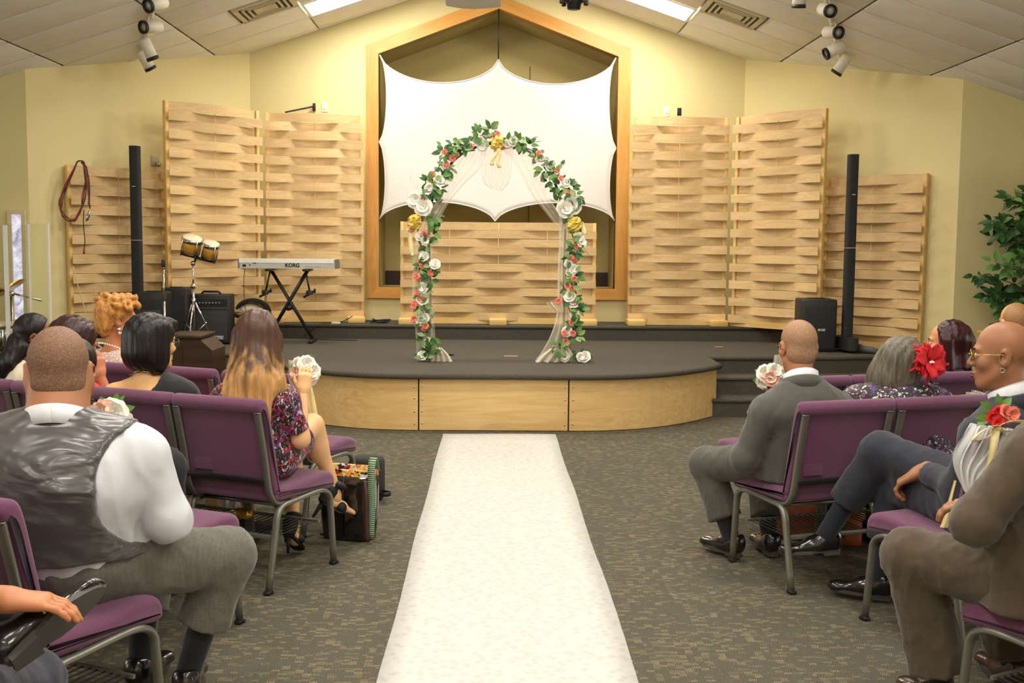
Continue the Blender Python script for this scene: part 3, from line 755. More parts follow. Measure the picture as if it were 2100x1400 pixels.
# ---- guitar amplifier
am = thing('guitar_amplifier', 'black guitar combo amplifier with white name badge beside the chrome bongo stand', 'amplifier', (-2.985, 11.50, SZ), R(2))
MB().box((0, 0, 0.27), (0.44, 0.26, 0.52), bev=0.015).build('cabinet', BLACKV, am)
MB().box((0, -0.132, 0.20), (0.38, 0.012, 0.32), bev=0.004).build('speaker_grille', plain('amp_grille', (58, 58, 54), 0.9, bump=0.6, bscale=500), am)
cp = MB().box((0, -0.132, 0.445), (0.39, 0.012, 0.07)).build('control_panel', plain('amp_panel', (26, 26, 26), 0.35), am)
kn = MB().cyl((0, 0, 0), (0, -0.016, 0), 0.011, 0.009, 10).mesh('knob', plain('knob_grey', (120, 116, 108), 0.4))
for k in range(9): inst(kn, 'knob', cp, Matrix.Translation((-0.16+0.034*k, -0.138, 0.44)))
MB().box((0, -0.136, 0.385), (0.41, 0.008, 0.012)).build('trim_strip', plain('amp_trim', (70, 70, 66), 0.4), am)
bd = MB().box((0.10, -0.142, 0.075), (0.105, 0.006, 0.034), bev=0.008).build('name_badge', WHITE_L, am)
text('badge_text', 'CRATE', 0.034, BLACK, bd, Matrix.Translation((0.10, -0.146, 0.075)) @ Matrix.Rotation(PI/2, 4, 'X'), bold=0.001, shear=0.25)
MB().tube([(-.1, 0, .53), (-.08, 0, .555), (.08, 0, .555), (.1, 0, .53)], 0.012, 8).build('handle', BLACK, am)
# ---- bongos on a chrome stand
BY = 11.1
bo = thing('bongo_stand', 'pair of amber bongo drums tilted on a chrome tripod stand', 'bongo drums', (atY(398, 680, BY).x, BY, SZ))
o0 = bo.location
bx = 0.0
MB().cyl((0, 0, 0.12), (0, 0, 0.62), 0.013).cyl((0, 0, 0.55), (0, 0, 0.86), 0.010).build('stand_post', CHROME, bo)
MB().cyl((0, 0, 0.44), (0, 0, 0.50), 0.022).cyl((0, 0, 0.60), (0, 0, 0.65), 0.022).ball((0, 0, 0.86), 0.026).cyl((-.03, 0, 0.62), (.03, 0, .62), .007).build('clamp', CHROME, bo)
for k in range(3):
    a = 2*PI*k/3 + 0.5; c, s_ = math.cos(a), math.sin(a)
    MB().tube([(0.015*c, 0.015*s_, 0.46), (0.09*c, 0.09*s_, 0.30), (0.20*c, 0.20*s_, 0.015)], 0.010, 8).tube([(0.13*c, 0.13*s_, 0.25), (0.015*c, .015*s_, 0.14)], 0.006, 6).build('leg', CHROME, bo)
    MB().ball((0.205*c, 0.205*s_, 0.016), 0.016, seg=10, rings=6).build('rubber_foot', BLACK, bo)
AMBER = wood('bongo_wood', (240, 186, 78), (206, 140, 40), axis=2, rough=0.25)
SKIN_D = plain('drum_skin', (240, 224, 190), 0.6)
tilt = Matrix.Translation((0.0, 0, 0.90)) @ Matrix.Rotation(R(14), 4, 'Y') @ Matrix.Rotation(R(16), 4, 'X')
MB().cyl((0.02, 0, -0.06), (0.03, 0, 0.07), 0.011, M=tilt).box((0.05, 0, 0.03), (0.36, 0.03, 0.02), tilt).build('mount_bar', plain('dark_steel', (70, 70, 70), 0.35, 0.8), bo)
for dx, r_, h in ((-0.035, 0.098, 0.17), (0.16, 0.082, 0.165)):
    T = tilt @ Matrix.Translation((dx, 0, 0.05))
    sh = MB().lathe([(r_*.80, 0), (r_*.94, h*.5), (r_, h)], 24, T).build('drum_shell', AMBER, bo)
    MB().lathe([(0.0001, h+.012), (r_*.96, h+.012), (r_*1.02, h+.004), (r_*1.02, h-.004)], 24, T).build('drum_head', SKIN_D, sh)
    MB().lathe([(r_*1.02, h-.03), (r_*1.09, h-.03), (r_*1.09, h+.006), (r_*1.02, h+.006)], 24, T).build('rim', CHROME, sh)
    MB().lathe([(r_*.80, .0), (r_*.92, .0), (r_*.92, .02), (r_*.80, .02)], 24, T).build('bottom_ring', plain('dark_steel', (70, 70, 70)), sh)
    for k in range(4):
        a = PI/4 + k*PI/2; MB().cyl((r_*1.07*math.cos(a), r_*1.07*math.sin(a), -.012), (r_*1.07*math.cos(a), r_*1.07*math.sin(a), h), 0.006, seg=8, M=T).build('tuning_lug', CHROME, sh)
# ---- keyboard on an X stand
KY = 11.75
k0, k1 = atY(496, 548, KY), atY(690, 556, KY-0.03)
kc_ = (k0+k1)/2; kL = (k1-k0).length
kb = thing('keyboard', 'white and silver electronic keyboard seen from behind on a black X stand', 'keyboard', (kc_.x, KY, atY(590, 550, KY).z), R(2))
SILV = plain('keyboard_silver', (196, 194, 182), 0.4, 0.1); KWH = plain('keyboard_white', (244, 242, 232), 0.4)
prof = [(-.155, 0.0), (.155, 0.0), (.17, .03), (.155, .07), (.05, .098), (-.155, .098)]
Mx = Matrix(((0, 0, 1, 0), (1, 0, 0, 0), (0, 1, 0, 0), (0, 0, 0, 1)))
MB().prism(prof, -kL/2, kL/2, Mx).build('body', SILV, kb)
MB().prism([(-.16, .06), (-.16, .104), (.05, .104), (.05, .094), (-.15, .094), (-.15, .06)], -kL/2+.006, kL/2-.02, Mx).build('top_cover', KWH, kb)
for sx in (-1, 1): MB().prism([(a*1.03, b*1.02) for a, b in prof], sx*kL/2-.008, sx*kL/2+.012, Mx).build('end_cap', plain('cap_grey', (120, 118, 104), 0.5), kb)
kmw = MB().box((0, 0.11, 0.088), (0.0185, 0.12, 0.012), bev=.002).mesh('white_key', KWH); kmb = MB().box((0, 0.09, 0.098), (0.010, 0.08, 0.014), bev=.002).mesh('black_key', BLACK)
nk = int((kL-.12)/.02)
for k in range(nk):
    inst(kmw, 'white_key', kb, Matrix.Translation((-kL/2+.07+.02*k, 0, 0)))
    if k % 7 not in (2, 6): inst(kmb, 'black_key', kb, Matrix.Translation((-kL/2+.08+.02*k, 0, 0)))
text('logo', 'KORG', 0.055, BLACK, kb, Matrix.Translation((0.055, -.1565, .034)) @ Matrix.Rotation(PI/2, 4, 'X'), bold=.0022)
for k in range(8): MB().cyl((.2+.022*k, -.155, .02), (.2+.022*k, -.158, .02), .004, seg=8).build('jack_socket', BLACK, kb)
MB().box((-kL/2+.06, -.156, .03), (.035, .004, .026)).build('power_socket', BLACK, kb); MB().box((-kL/2+.12, -.156, .035), (.016, .004, .012)).build('power_switch', plain('dark_red', (90, 30, 20)), kb)
MB().box((-kL/2+.17, -.156, .056), (.035, .004, .01)).build('port', BLACK, kb)
cpts = curve_pts([atY(502, 550, KY-.16), atY(500, 580, KY-.17), atY(502, 625, KY-.17), atY(505, 640, KY-.15)], 6)
MB().tube(cpts, .0035, 6).build('power_cord', BLACK, kb, True)
xs = thing('keyboard_stand', 'black folding X shaped keyboard stand with clamp arms', 'stand', (kc_.x, KY, SZ), R(2))
zt = kb.location.z - SZ - 0.005
STEEL = plain('black_steel', (36, 34, 32), 0.35, 0.3)
xa, xb = -.20, .20
for yy_ in (-.03, .03):
    MB().tube([(xa, yy_, zt-.01), (xb+.05, yy_, .03)], .014, 10).build('brace_tube', STEEL, xs)
for yy_ in (-.055, .055):
    MB().tube([(xb, yy_, zt-.01), (xa-.05, yy_, .03)], .014, 10).build('brace_tube', STEEL, xs)
for x in (xa, xb): MB().box((x, 0, zt-.012), (.075, .34, .025), bev=.006).build('support_arm', STEEL, xs)
for x in (xa-.05, xb+.05): MB().box((x, 0, .02), (.045, .46, .035), bev=.008).build('foot', BLACK, xs)
MB().cyl((.0, -.09, zt*.47), (.0, .09, zt*.47), .03).build('pivot_disc', STEEL, xs)
for sx in (-1, 1):
    MB().tube([(sx*.19, -.10, zt-.02), (sx*.235, -.14, zt-.24)], .010, 8).build('clamp_arm', STEEL, xs)
    MB().box((sx*.235, -.15, zt-.25), (.07, .05, .045), Matrix.Rotation(0, 4, 'Y'), bev=.01).tube([(sx*.235+.05, -.16, zt-.24), (sx*.235-.06, -.18, zt-.30)], .012, 8).tube([(sx*.235+.055, -.16, zt-.25), (sx*.235+.06, -.17, zt-.21)], .012, 8).build('clamp', STEEL, xs)
# ---- gig bag: black cloth bag flopped open to its pale lining
gp = atZ(525, 694, SZ); gb = thing('gig_bag', 'black instrument bag flopped open showing its pale lining behind the keyboard stand', 'bag', (gp.x, 11.95, SZ))
rows = []
for i in range(11):
    u = i/10; row = []
    for k in range(17):
        a = 2*PI*k/16; rx = .20*(.55+.45*math.sin(PI*u)**.6); ry = .10; 
        row.append((-.12+.3*u+rx*.25*math.cos(a)*.4, ry*math.cos(a)*(1-.2*u), .17+.10*u+(.16-.05*u)*math.sin(a)*(.7+.3*math.sin(PI*u))))
    rows.append(row)
MB().grid(rows).build('bag_body', plain('bag_black', (22, 21, 20), .85, bump=.3, bscale=120), gb)
def flap(cx, cz, r0, r1, a0, a1, y, wdt, n=14):
    return [[(cx + r*math.cos(a), y + wdt*(j-1)*.5, cz + (r*.75)*math.sin(a)) for j, r in enumerate(np.linspace(r0, r1, 3))] for a in np.linspace(a0, a1, n)]
LIN = plain('bag_lining', (232, 220, 182), .8)
MB().grid(flap(.0, .30, .055, .16, R(150), R(12), -.10, .06), thick=.006).build('lining', LIN, gb)
MB().grid(flap(.02, .315, .155, .20, R(165), R(-20), -.085, .10), thick=.008).build('bag_flap', plain('bag_black', (22, 21, 20)), gb)
MB().grid(flap(.12, .27, .02, .085, R(200), R(20), -.12, .06), thick=.006).build('lining', LIN, gb)
MB().grid(flap(.13, .27, .085, .115, R(120), R(-60), -.13, .08), thick=.008).build('bag_flap', plain('bag_black', (22, 21, 20)), gb)
MB().tube(curve_pts([(-.22, -.1, .30), (-.12, -.13, .27), (0, -.13, .24), (.05, -.12, .12)], 6), .02, 8, oval=.4).build('strap', plain('bag_black', (22, 21, 20)), gb)
# ---- cables on the rear platform
def squiggle(c, r_, n, seed, zz):
    g = random.Random(seed); pts = []
    for i in range(n):
        a = i*1.9 + g.uniform(-.4, .4); q = r_*g.uniform(.35, 1.0); pts.append((c[0]+q*1.6*math.cos(a), c[1]+q*.6*math.sin(a), zz+.012+g.uniform(0, .05)))
    return curve_pts(pts, 6)
pc = atZ(788, 657, PZ); pc.y = 12.36
tag(MB().tube(squiggle(pc, .10, 16, 1, PZ), .006, 6).build('cable_tangle', BLACK), 'tangled black cable on the platform below the gable frame', 'cable')
tag(MB().tube(curve_pts([(pc.x-.3, 12.32, PZ+.09), (pc.x-.42, 12.3, PZ+.03), (pc.x-.62, 12.26, PZ+.01), (pc.x-.70, 12.17, PZ-.02), (pc.x-.82, 12.14, SZ+.012), (pc.x-.5, 11.95, SZ+.01), (pc.x-.2, 11.9, SZ+.01)], 8), .005, 6).build('stage_cable', BLACK), 'thin black cable trailing off the platform beside the keyboard stand', 'cable')
wp = atZ(694, 662, PZ); tag(MB().box((wp.x, 12.27, PZ+.014), (.10, .03, .024), bev=.004).build('power_strip', WHITEP), 'small white power strip on the platform edge beside the keyboard stand', 'power strip')
# ---- cable coil hung on the low panel corner
cc = thing('cable_coil', 'coiled red, black and grey cables hung over the corner of the low woven panel', 'cable', atY(150, 335, 10.98))
for k, (mat, nm) in enumerate(((plain('cable_red', (168, 52, 24), .5), 'red_cable'), (plain('cable_black', (34, 34, 30), .5), 'black_cable'), (plain('cable_grey', (120, 112, 96), .5), 'grey_cable'), (plain('cable_red', (168, 52, 24)), 'red_cable'), (plain('cable_black', (34, 34, 30)), 'black_cable'))):
    g = random.Random(20+k); j = lambda s=4: g.uniform(-s, s)
    c_ = [(168+j(3), 332+j(1), 10.95), (176+j(), 350, 10.93), (172+j(), 400, 10.93), (165+j(), 435+j(), 10.93), (148+j(), 452+j(3), 10.92), (130+j(), 440+j(), 10.92), (125+j(), 415+j(), 10.93), (136+j(), 385+j(), 10.93), (150+j(), 345, 10.94), (160+j(2), 331, 10.99), (172+j(), 334, 10.94), (180+j(3), 370, 10.92), (182+j(3), 425+j(6), 10.92)]
    MB().tube(curve_pts([atY(*q) for q in c_], 7), .0055, 6).build(nm, mat, cc, True)
MB().tube(curve_pts([atY(172, 430, 10.93), atY(171, 460, 10.93), atY(174, 490, 10.92), atY(173, 512, 10.92)], 6), .005, 6).build('black_cable', plain('cable_black', (34, 34, 30)), cc, True)
MB().cyl(atY(173, 510, 10.92), atY(172, 521, 10.92), .011, seg=10).build('red_plug', plain('plug_red', (200, 40, 20), .4), cc, True)
for x, y in ((178, 440), (183, 432), (181, 438)): MB().cyl(atY(x, y, 10.9), atY(x-1, y+14, 10.9), .010, .008, 10).build('plug', CHROME, cc, True)
MB().tube(curve_pts([atY(150, 545, 10.95), atY(158, 580, 10.95), atY(170, 620, 10.93), atY(182, 670, 10.9)], 6), .005, 6).build('cord', plain('cord_beige', (216, 196, 140), .6), cc, True)
# ---- mic stand, music stand, dark lectern
mp = atY(318, 600, 10.5); ms = thing('microphone_stand', 'slim chrome microphone stand with black clip beside the black music desk', 'mic stand', (mp.x + .02, 10.72, SZ))
ztop = atY(318, 552, 10.62).z - SZ
MB().cyl((0, 0, .02), (0, 0, ztop*.6), .012).cyl((0, 0, ztop*.55), (0, 0, ztop), .009).build('pole', CHROME, ms)
MB().lathe([(.10, 0), (.10, .015), (.03, .03), (.014, .05)], 24).build('base', BLACK, ms)
MB().cyl((0, 0, ztop), (0, 0, ztop+.03), .012).build('collar', CHROME, ms)
MB().box((0, 0, ztop+.055), (.035, .04, .075), bev=.01).build('clip', BLACK, ms)
mu = thing('music_stand', 'black music stand desk behind the person in blush lace', 'music stand', (atY(262, 660, 10.6).x, 10.6, SZ))
zd = atY(262, 662, 10.6).z - SZ
Mt = Matrix.Translation((0, 0, zd)) @ Matrix.Rotation(R(-18), 4, 'X')
MB().box((0, 0, 0), (.62, .006, .27), Mt, bev=.02).build('desk', BLACK, mu); MB().box((0, .04, -.135), (.62, .08, .006), Mt).build('ledge', BLACK, mu)
MB().cyl((0, .02, .02), (0, .02, zd-.02), .013).build('post', BLACK, mu)
for k in range(3):
    a = 2*PI*k/3; MB().tube([(0, .02, .16), (.22*math.cos(a), .02+.22*math.sin(a), .012)], .009, 8).build('leg', BLACK, mu)
DARKW = wood('dark_walnut', (66, 44, 30), (40, 26, 18), axis=0, rough=.35)
le = thing('lectern', 'dark walnut lectern box with sloping shoulder below the bongo stand', 'lectern', (-2.58, 9.42, 0), R(0))
zl = 0.765
MB().prism([(-.20, 0), (.20, 0), (.20, zl-.13), (.09, zl-.03), (-.20, zl-.03)], -.25, .2, Matrix(((1,0,0,0),(0,0,1,0),(0,1,0,0),(0,0,0,1)))).build('body', DARKW, le)
MB().box((-.05, -.02, zl-.015), (.32, .50, .03), bev=.006).build('top', DARKW, le)
MB().box((-.06, -.255, zl*.45), (.012, .012, zl*.84)).build('corner_post', DARKW, le)
MB().box((0.0, -.24, .03), (.42, .04, .06)).build('plinth', DARKW, le)
# ---- acrylic drum shield and what stands behind it
def m_acrylic():
    t = NT('clear_acrylic'); nt = t.t; out = [n for n in nt.nodes if n.type == 'OUTPUT_MATERIAL'][0]
    tr = t.n('BsdfTransparent'); tr.inputs[0].default_value = (.93, .95, .93, 1); gl = t.n('BsdfGlossy'); gl.inputs['Roughness'].default_value = .03
    lw_ = t.n('LayerWeight'); lw_.inputs[0].default_value = .12; mx = t.n('MixShader'); t.l(lw_.outputs['Fresnel'], mx.inputs[0]); t.l(tr.outputs[0], mx.inputs[1]); t.l(gl.outputs[0], mx.inputs[2]); t.l(mx.outputs[0], out.inputs[0]); return t.m
ACR = m_acrylic(); EDGE = plain('acrylic_edge', (238, 236, 226), .3)
ds = thing('drum_shield', 'clear acrylic drum shield panels with pale edges left of the coiled cables', 'drum shield', (-4.25, 9.9, 0))
edges = [atY(-120, 460, 9.88), atY(10, 460, 9.95), atY(58, 458, 9.98), atY(98, 457, 10.02)]
for k in range(3):
    a, b = edges[k], edges[k+1]; zt_ = a.z
    d = (b-a); d.z = 0; nrm = Vector((-d.y, d.x, 0)).normalized()*.006
    vs = []
    for p in (a, b):
        for sgn in (-1, 1):
            for z in (0.01, zt_): vs.append((p.x+nrm.x*sgn, p.y+nrm.y*sgn, z))
    MB().add(vs, [(0,1,5,4), (2,6,7,3), (1,3,7,5), (0,4,6,2)]).build('acrylic_panel', ACR, ds, True)
for p in edges[1:]:
    MB().box((p.x, p.y, p.z/2), (.035 if p is edges[1] else .016, .02, p.z-.01)).build('edge_strip', EDGE, ds, True)
cyp = atY(22, 585, 10.4)
cs = thing('cymbal_stand', 'chrome boom cymbal stand behind the acrylic drum shield', 'cymbal stand', (atY(24, 620, 10.4).x, 10.4, 0))
MB().cyl((0, 0, .02), (0, 0, atY(24, 605, 10.4).z), .012).build('post', CHROME, cs)
MB().tube([atY(8, 597, 10.38), atY(85, 616, 10.35)], .010, 8).build('boom_arm', CHROME, cs, True); MB().ball(atY(24, 602, 10.38), .03, seg=12, rings=8).build('tilter', CHROME, cs, True)
CYM = plain('bronze', (190, 150, 80), .25, .9)
MB().lathe([(.0001, .02), (.04, .018), (.06, .006), (.2, -.012)], 28, Matrix.Translation(atY(10, 592, 10.4)) @ Matrix.Rotation(R(-32), 4, 'Y')).build('cymbal', CYM, cs, True)
for k in range(3):
    a = 2*PI*k/3+.3; MB().tube([(0, 0, .45), (.26*math.cos(a), .26*math.sin(a), .012)], .010, 8).build('leg', CHROME, cs)
dk = thing('snare_drum', 'chrome drum behind the acrylic shield edge beside the person in the cream top', 'drum', (atY(14, 680, 10.35).x, 10.1, 0))
zdk = atY(14, 690, 10.1).z
MB().lathe([(.19, zdk-.12), (.19, zdk+.12)], 28, Matrix.Rotation(R(0), 4, 'X')).build('shell', CHROME, dk)
MB().lathe([(.0001, zdk+.13), (.19, zdk+.13), (.205, zdk+.125), (.205, zdk+.10)], 28).build('drum_head', SKIN_D, dk)
for k in range(8):
    a = 2*PI*k/8; MB().box((.205*math.cos(a), .205*math.sin(a), zdk), (.025, .025, .16), bev=.006).build('lug', CHROME, dk)
for k in range(3):
    a = 2*PI*k/3; MB().tube([(.05*math.cos(a), .05*math.sin(a), zdk-.12), (.22*math.cos(a), .22*math.sin(a), .012)], .010, 8).build('leg', CHROME, dk)
# reflection seen in the shield, put in as a glowing patterned pane behind it
def m_reflection():
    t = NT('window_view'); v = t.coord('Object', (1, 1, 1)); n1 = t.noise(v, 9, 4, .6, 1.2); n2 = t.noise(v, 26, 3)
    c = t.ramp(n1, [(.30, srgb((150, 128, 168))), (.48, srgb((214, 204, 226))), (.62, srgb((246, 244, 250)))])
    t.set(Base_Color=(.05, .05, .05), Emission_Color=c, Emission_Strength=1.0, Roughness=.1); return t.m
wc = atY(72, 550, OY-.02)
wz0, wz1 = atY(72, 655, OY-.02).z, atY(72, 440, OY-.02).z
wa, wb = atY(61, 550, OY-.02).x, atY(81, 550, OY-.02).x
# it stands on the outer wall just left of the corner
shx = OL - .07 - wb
w1 = struct(MB().box(((wa+wb)/2+shx, OY-.012, (wz0+wz1)/2), (wb-wa, .012, wz1-wz0)).build('window_1', m_reflection()), 'narrow bright window behind the acrylic drum shield')
CAS = plain('window_casing', (226, 206, 160), .5)
for x in (wa-.02, wb+.02): MB().box((x+shx, OY-.02, (wz0+wz1)/2), (.04, .03, wz1-wz0+.08)).build('casing', CAS, w1)
for z in (wz0-.02, wz1+.02): MB().box(((wa+wb)/2+shx, OY-.02, z), (wb-wa, .03, .04)).build('casing', CAS, w1)

# ================================================================ wall plates
def plate(px, py, Y, w_, h, mat, name, label, nrm=(0, -1, 0), dz=0):
    p = atY(px, py, Y); t = thing(name, label, 'wall plate', p, math.atan2(nrm[1], nrm[0]) + PI/2)
    MB().box((0, -.004, 0), (w_, .008, h), bev=.003).build('plate', mat, t); return t
IV = plain('ivory', (240, 232, 206), .4)
t = plate(666, 220, WY, .075, .115, IV, 'light_switch', 'ivory wall plate beside the black cable bracket above the keyboard panel'); MB().box((0, -.012, 0), (.02, .012, .04)).build('toggle', IV, t)
t = plate(1367, 229, WY, .075, .115, IV, 'light_switch', 'ivory wall plate above the woven panel, next to the black plate'); MB().box((0, -.012, 0), (.02, .012, .04)).build('toggle', IV, t)
t = plate(1393, 229, WY, .05, .09, BLACK, 'wall_socket', 'small black wall plate above the woven panel'); MB().box((0, -.01, 0), (.025, .006, .05)).build('socket', BLACKV, t)
an = Vector((WY-OY, -(CL-OL), 0)).normalized(); an = Vector((an.x, an.y, 0))
pp = Vector((OL, OY, 0)).lerp(Vector((CL, WY, 0)), .62); yy_ = pp.y
dirr = ray(318, 330); # on the angled wall
tt = ((OL*(WY-OY) - OY*(CL-OL)) ) / (dirr.x*(WY-OY) - dirr.y*(CL-OL)); hit = Vector((0, 0, CAM_H)) + dirr*tt
t = thing('wall_socket', 'silver wall plate with cable connector above the low woven panel', 'wall plate', hit, math.atan2(WY-OY, CL-OL))
MB().box((0, -.004, 0), (.11, .008, .12), bev=.003).build('plate', plain('steel_plate', (190, 184, 166), .35, .6), t); MB().cyl((.02, -.005, -.03), (.02, -.05, -.04), .022, seg=12).build('connector', CHROME, t)
t = thing('cable_bracket', 'black cable bracket with drooping cable above the keyboard panel', 'bracket', atY(645, 220, WY))
MB().box((0, -.02, 0), (.03, .04, .09), bev=.004).build('bracket', BLACK, t)
MB().tube(curve_pts([atY(643, 218, WY-.04), atY(630, 221, WY-.08), atY(610, 225, WY-.12), atY(585, 230, WY-.2)], 6), .010, 8).build('cable', BLACK, t, True)

# ================================================================ ceiling fixtures
VENT = plain('vent_metal', (206, 194, 160), .5); VDARK = plain('vent_dark', (74, 68, 52), .8)
for sgn, lab in ((-1, 'beside the bright troffer near the projector'), (1, 'beside the bright troffer near the track lights over the ficus')):
    M = slope_M(sgn, 2.13, 11.11); dn = 1 if (M.to_3x3() @ Vector((0, 0, 1))).z < 0 else -1
    t = thing('ceiling_vent', 'louvred ceiling air vent ' + lab, 'vent', M.translation)
    S_ = .60; L = S_*1.05
    MB().box((L/2, .305, 0), (L-.02, .59, .006), M).build('backing', VDARK, t, True)
    f = MB()
    for cx, cy, sx, sy in ((L/2, .03, L-.02, .05), (L/2, .58, L-.02, .05), (.035, .305, .05, .56), (L-.035, .305, .05, .56)): f.box((cx, cy, dn*.012), (sx, sy, .02), M)
    f.build('frame', VENT, t, True)
    for k in range(3):
        q = .10 + .055*k
        for (cx, cy, sx, sy) in ((L/2, q, L-2*q, .022), (L/2, .61-q, L-2*q, .022), (q, .305, .022, .61-2*q), (L-q, .305, .022, .61-2*q)):
            MB().box((cx, cy, dn*.014), (sx, sy, .022), M).build('louvre', VENT, t, True)
    MB().box((L/2, .305, dn*.012), (L*.36, .20, .016), M).build('centre_plate', VENT, t, True)
LENS = plain('lamp_lens', (206, 200, 184), .15, .0, coat=.5); HEADW = plain('track_white', (236, 228, 206), .35)
def track(sgn, a, b, heads, label):
    a = Vector((a[0], a[1], cz(a[0]) - .03)); b = Vector((b[0], b[1], cz(b[0]) - .03))
    t = thing('track_light', label, 'track light', a)
    MB().tube([a, b], .018, 4, smooth=False).build('track', HEADW, t, True)
    for (px, py, Y, dx, dy, dz) in heads:
        c = atY(px, py, Y); d = Vector((dx, dy, dz)).normalized(); M = aim(c, d)
        h = MB().lathe([(.0001, -.10), (.045, -.10), (.056, -.085), (.058, .10), (.052, .10), (.05, .05), (.0001, .05)], 20, M).build('lamp_head', HEADW, t, True)
        MB().lathe([(.050, .085), (.0615, .085), (.0615, .115), (.050, .115), (.050, .085)], 20, M).build('rim', BLACK, h, True)
        MB().lathe([(.0001, .10), (.051, .098)], 20, M).build('lens', LENS, h, True)
        top_ = Vector((c.x + sgn*.02, c.y, cz(c.x)-.03)); u = (top_ - c)
        MB().tube([c - d*.02 + Vector((.06, 0, 0)), c + u*.45 + Vector((.03, 0, 0)), top_], .007, 6).tube([c - d*.02 - Vector((.06, 0, 0)), c + u*.45 - Vector((.03, 0, 0)), top_], .007, 6).build('yoke', HEADW, h, True)
    return t
track(-1, (-2.85, 9.5), (-3.75, 11.7), [(322, 8, 9.75, -.5, -.75, -.35), (312, 55, 10.35, -.55, -.8, -.2), (304, 100, 10.9, .35, .2, -.9), (298, 122, 11.35, .4, .35, -.85)], 'ceiling track with white spotlight heads above the coiled cables')
track(1, (2.85, 9.5), (3.75, 11.7), [(1694, 20, 9.85, .1, -.9, -.3), (1706, 66, 10.4, .35, -.9, -.2), (1713, 102, 10.9, -.85, .0, -.4), (1727, 132, 11.35, -.5, .3, -.85), (1640, -12, 9.4, 0, 0.2, -1)], 'ceiling track with white spotlight heads above the speaker near the ficus')
# projector hung from the ridge and a black moving light
pj = thing('projector', 'pale grey ceiling projector hanging in front of the gable peak', 'projector', atY(968, -20, 8.0))
pc0 = atY(968, -14, 8.0)
cx_ = pc0.x; W_ = .215
outl = [(-W_, .05), (-W_*1.02, -.02), (-W_*.9, -.05), (-W_*.4, -.066), (0, -.07), (W_*.5, -.064), (W_*.98, -.052), (W_*1.0, .05), (W_*.8, .10), (-W_*.8, .10)]
MB().prism(outl, -.2, .2, Matrix.Translation(pc0) @ Matrix(((1,0,0,0),(0,0,1,0),(0,1,0,0),(0,0,0,1)))).build('body', plain('projector_grey', (206, 198, 180), .4), pj, True)
MB().lathe([(.0001, .0), (.055, .0), (.062, .03), (.05, .03)], 20, aim(pc0 + Vector((-.03, -.2, .05)), (0, -1, 0))).build('lens', BLACK, pj, True)
MB().tube([pc0 + Vector((-.05, -.21, .03)), pc0 + Vector((-.03, -.24, 0)), pc0 + Vector((.0, -.215, .03))], .006, 6).build('cable', BLACK, pj, True)
MB().cyl(pc0 + Vector((0, 0, .1)), (pc0.x, pc0.y, cz(pc0.x)), .02).build('mount_pole', WHITEP, pj, True)
ml = thing('spotlight', 'black stage spotlight hanging beside the projector', 'spotlight', atY(1178, -10, 8.4))
q0 = atY(1177, 8, 8.4)
MB().lathe([(.05, -.04), (.055, .0), (.09, .03), (.105, .06), (.105, .2), (.0001, .24)], 20, Matrix.Translation(q0)).build('body', BLACK, ml, True)
for k in range(6):
    a = 2*PI*k/6+.3; MB().box(q0 + Vector((.10*math.cos(a), .10*math.sin(a), .03)), (.035, .035, .07), bev=.008).build('fin', BLACK, ml, True)
MB().cyl(q0 + Vector((0, 0, .2)), (q0.x, q0.y, cz(q0.x)), .015).build('mount_pole', BLACK, ml, True)

# ================================================================ ficus and oak cabinet
fx = thing('ficus_tree', 'tall leafy artificial ficus tree behind the seated people', 'tree', (5.38, 10.2, 0))
rng = random.Random(11)
TR_ = plain('ficus_bark', (112, 86, 58), .8, var=.2, vscale=20)
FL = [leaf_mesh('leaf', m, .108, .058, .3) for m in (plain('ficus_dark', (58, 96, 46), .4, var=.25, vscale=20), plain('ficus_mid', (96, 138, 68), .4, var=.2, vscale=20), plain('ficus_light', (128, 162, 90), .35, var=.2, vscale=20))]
MB().tube(curve_pts([(0, 0, .1), (.03, 0, .6), (-.03, .02, 1.1), (.01, 0, 1.6), (0, 0, 1.9)], 6), [.03]*7+[.026]*8+[.02]*10, 10).build('trunk', TR_, fx)
MB().lathe([(.13, 0), (.17, .26), (.185, .27), (.185, .30), (.16, .30), (.15, .27), (.0001, .27)], 24).build('pot', plain('pot_black', (40, 36, 32), .5), fx)
FINV = Matrix.Translation(fx.location).inverted(); nl = 0
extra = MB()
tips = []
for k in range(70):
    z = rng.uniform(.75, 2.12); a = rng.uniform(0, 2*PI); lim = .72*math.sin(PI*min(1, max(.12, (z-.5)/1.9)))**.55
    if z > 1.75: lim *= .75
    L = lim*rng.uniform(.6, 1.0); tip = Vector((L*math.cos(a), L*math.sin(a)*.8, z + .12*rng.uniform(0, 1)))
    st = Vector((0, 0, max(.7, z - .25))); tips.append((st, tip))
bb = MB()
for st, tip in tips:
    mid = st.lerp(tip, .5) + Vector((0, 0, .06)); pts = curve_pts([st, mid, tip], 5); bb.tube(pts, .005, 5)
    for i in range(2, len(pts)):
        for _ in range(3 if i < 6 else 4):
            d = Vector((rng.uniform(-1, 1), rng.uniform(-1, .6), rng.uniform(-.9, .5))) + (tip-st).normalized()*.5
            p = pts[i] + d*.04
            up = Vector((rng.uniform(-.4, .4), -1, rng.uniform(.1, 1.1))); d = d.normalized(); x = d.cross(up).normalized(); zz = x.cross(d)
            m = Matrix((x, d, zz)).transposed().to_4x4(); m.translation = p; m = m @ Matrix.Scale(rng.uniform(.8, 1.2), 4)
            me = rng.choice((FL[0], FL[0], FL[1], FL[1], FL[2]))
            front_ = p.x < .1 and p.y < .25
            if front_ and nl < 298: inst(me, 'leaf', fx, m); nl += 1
            else: extra.add([v.co for v in me.vertices], [tuple(f.vertices) for f in me.polygons], m, True)
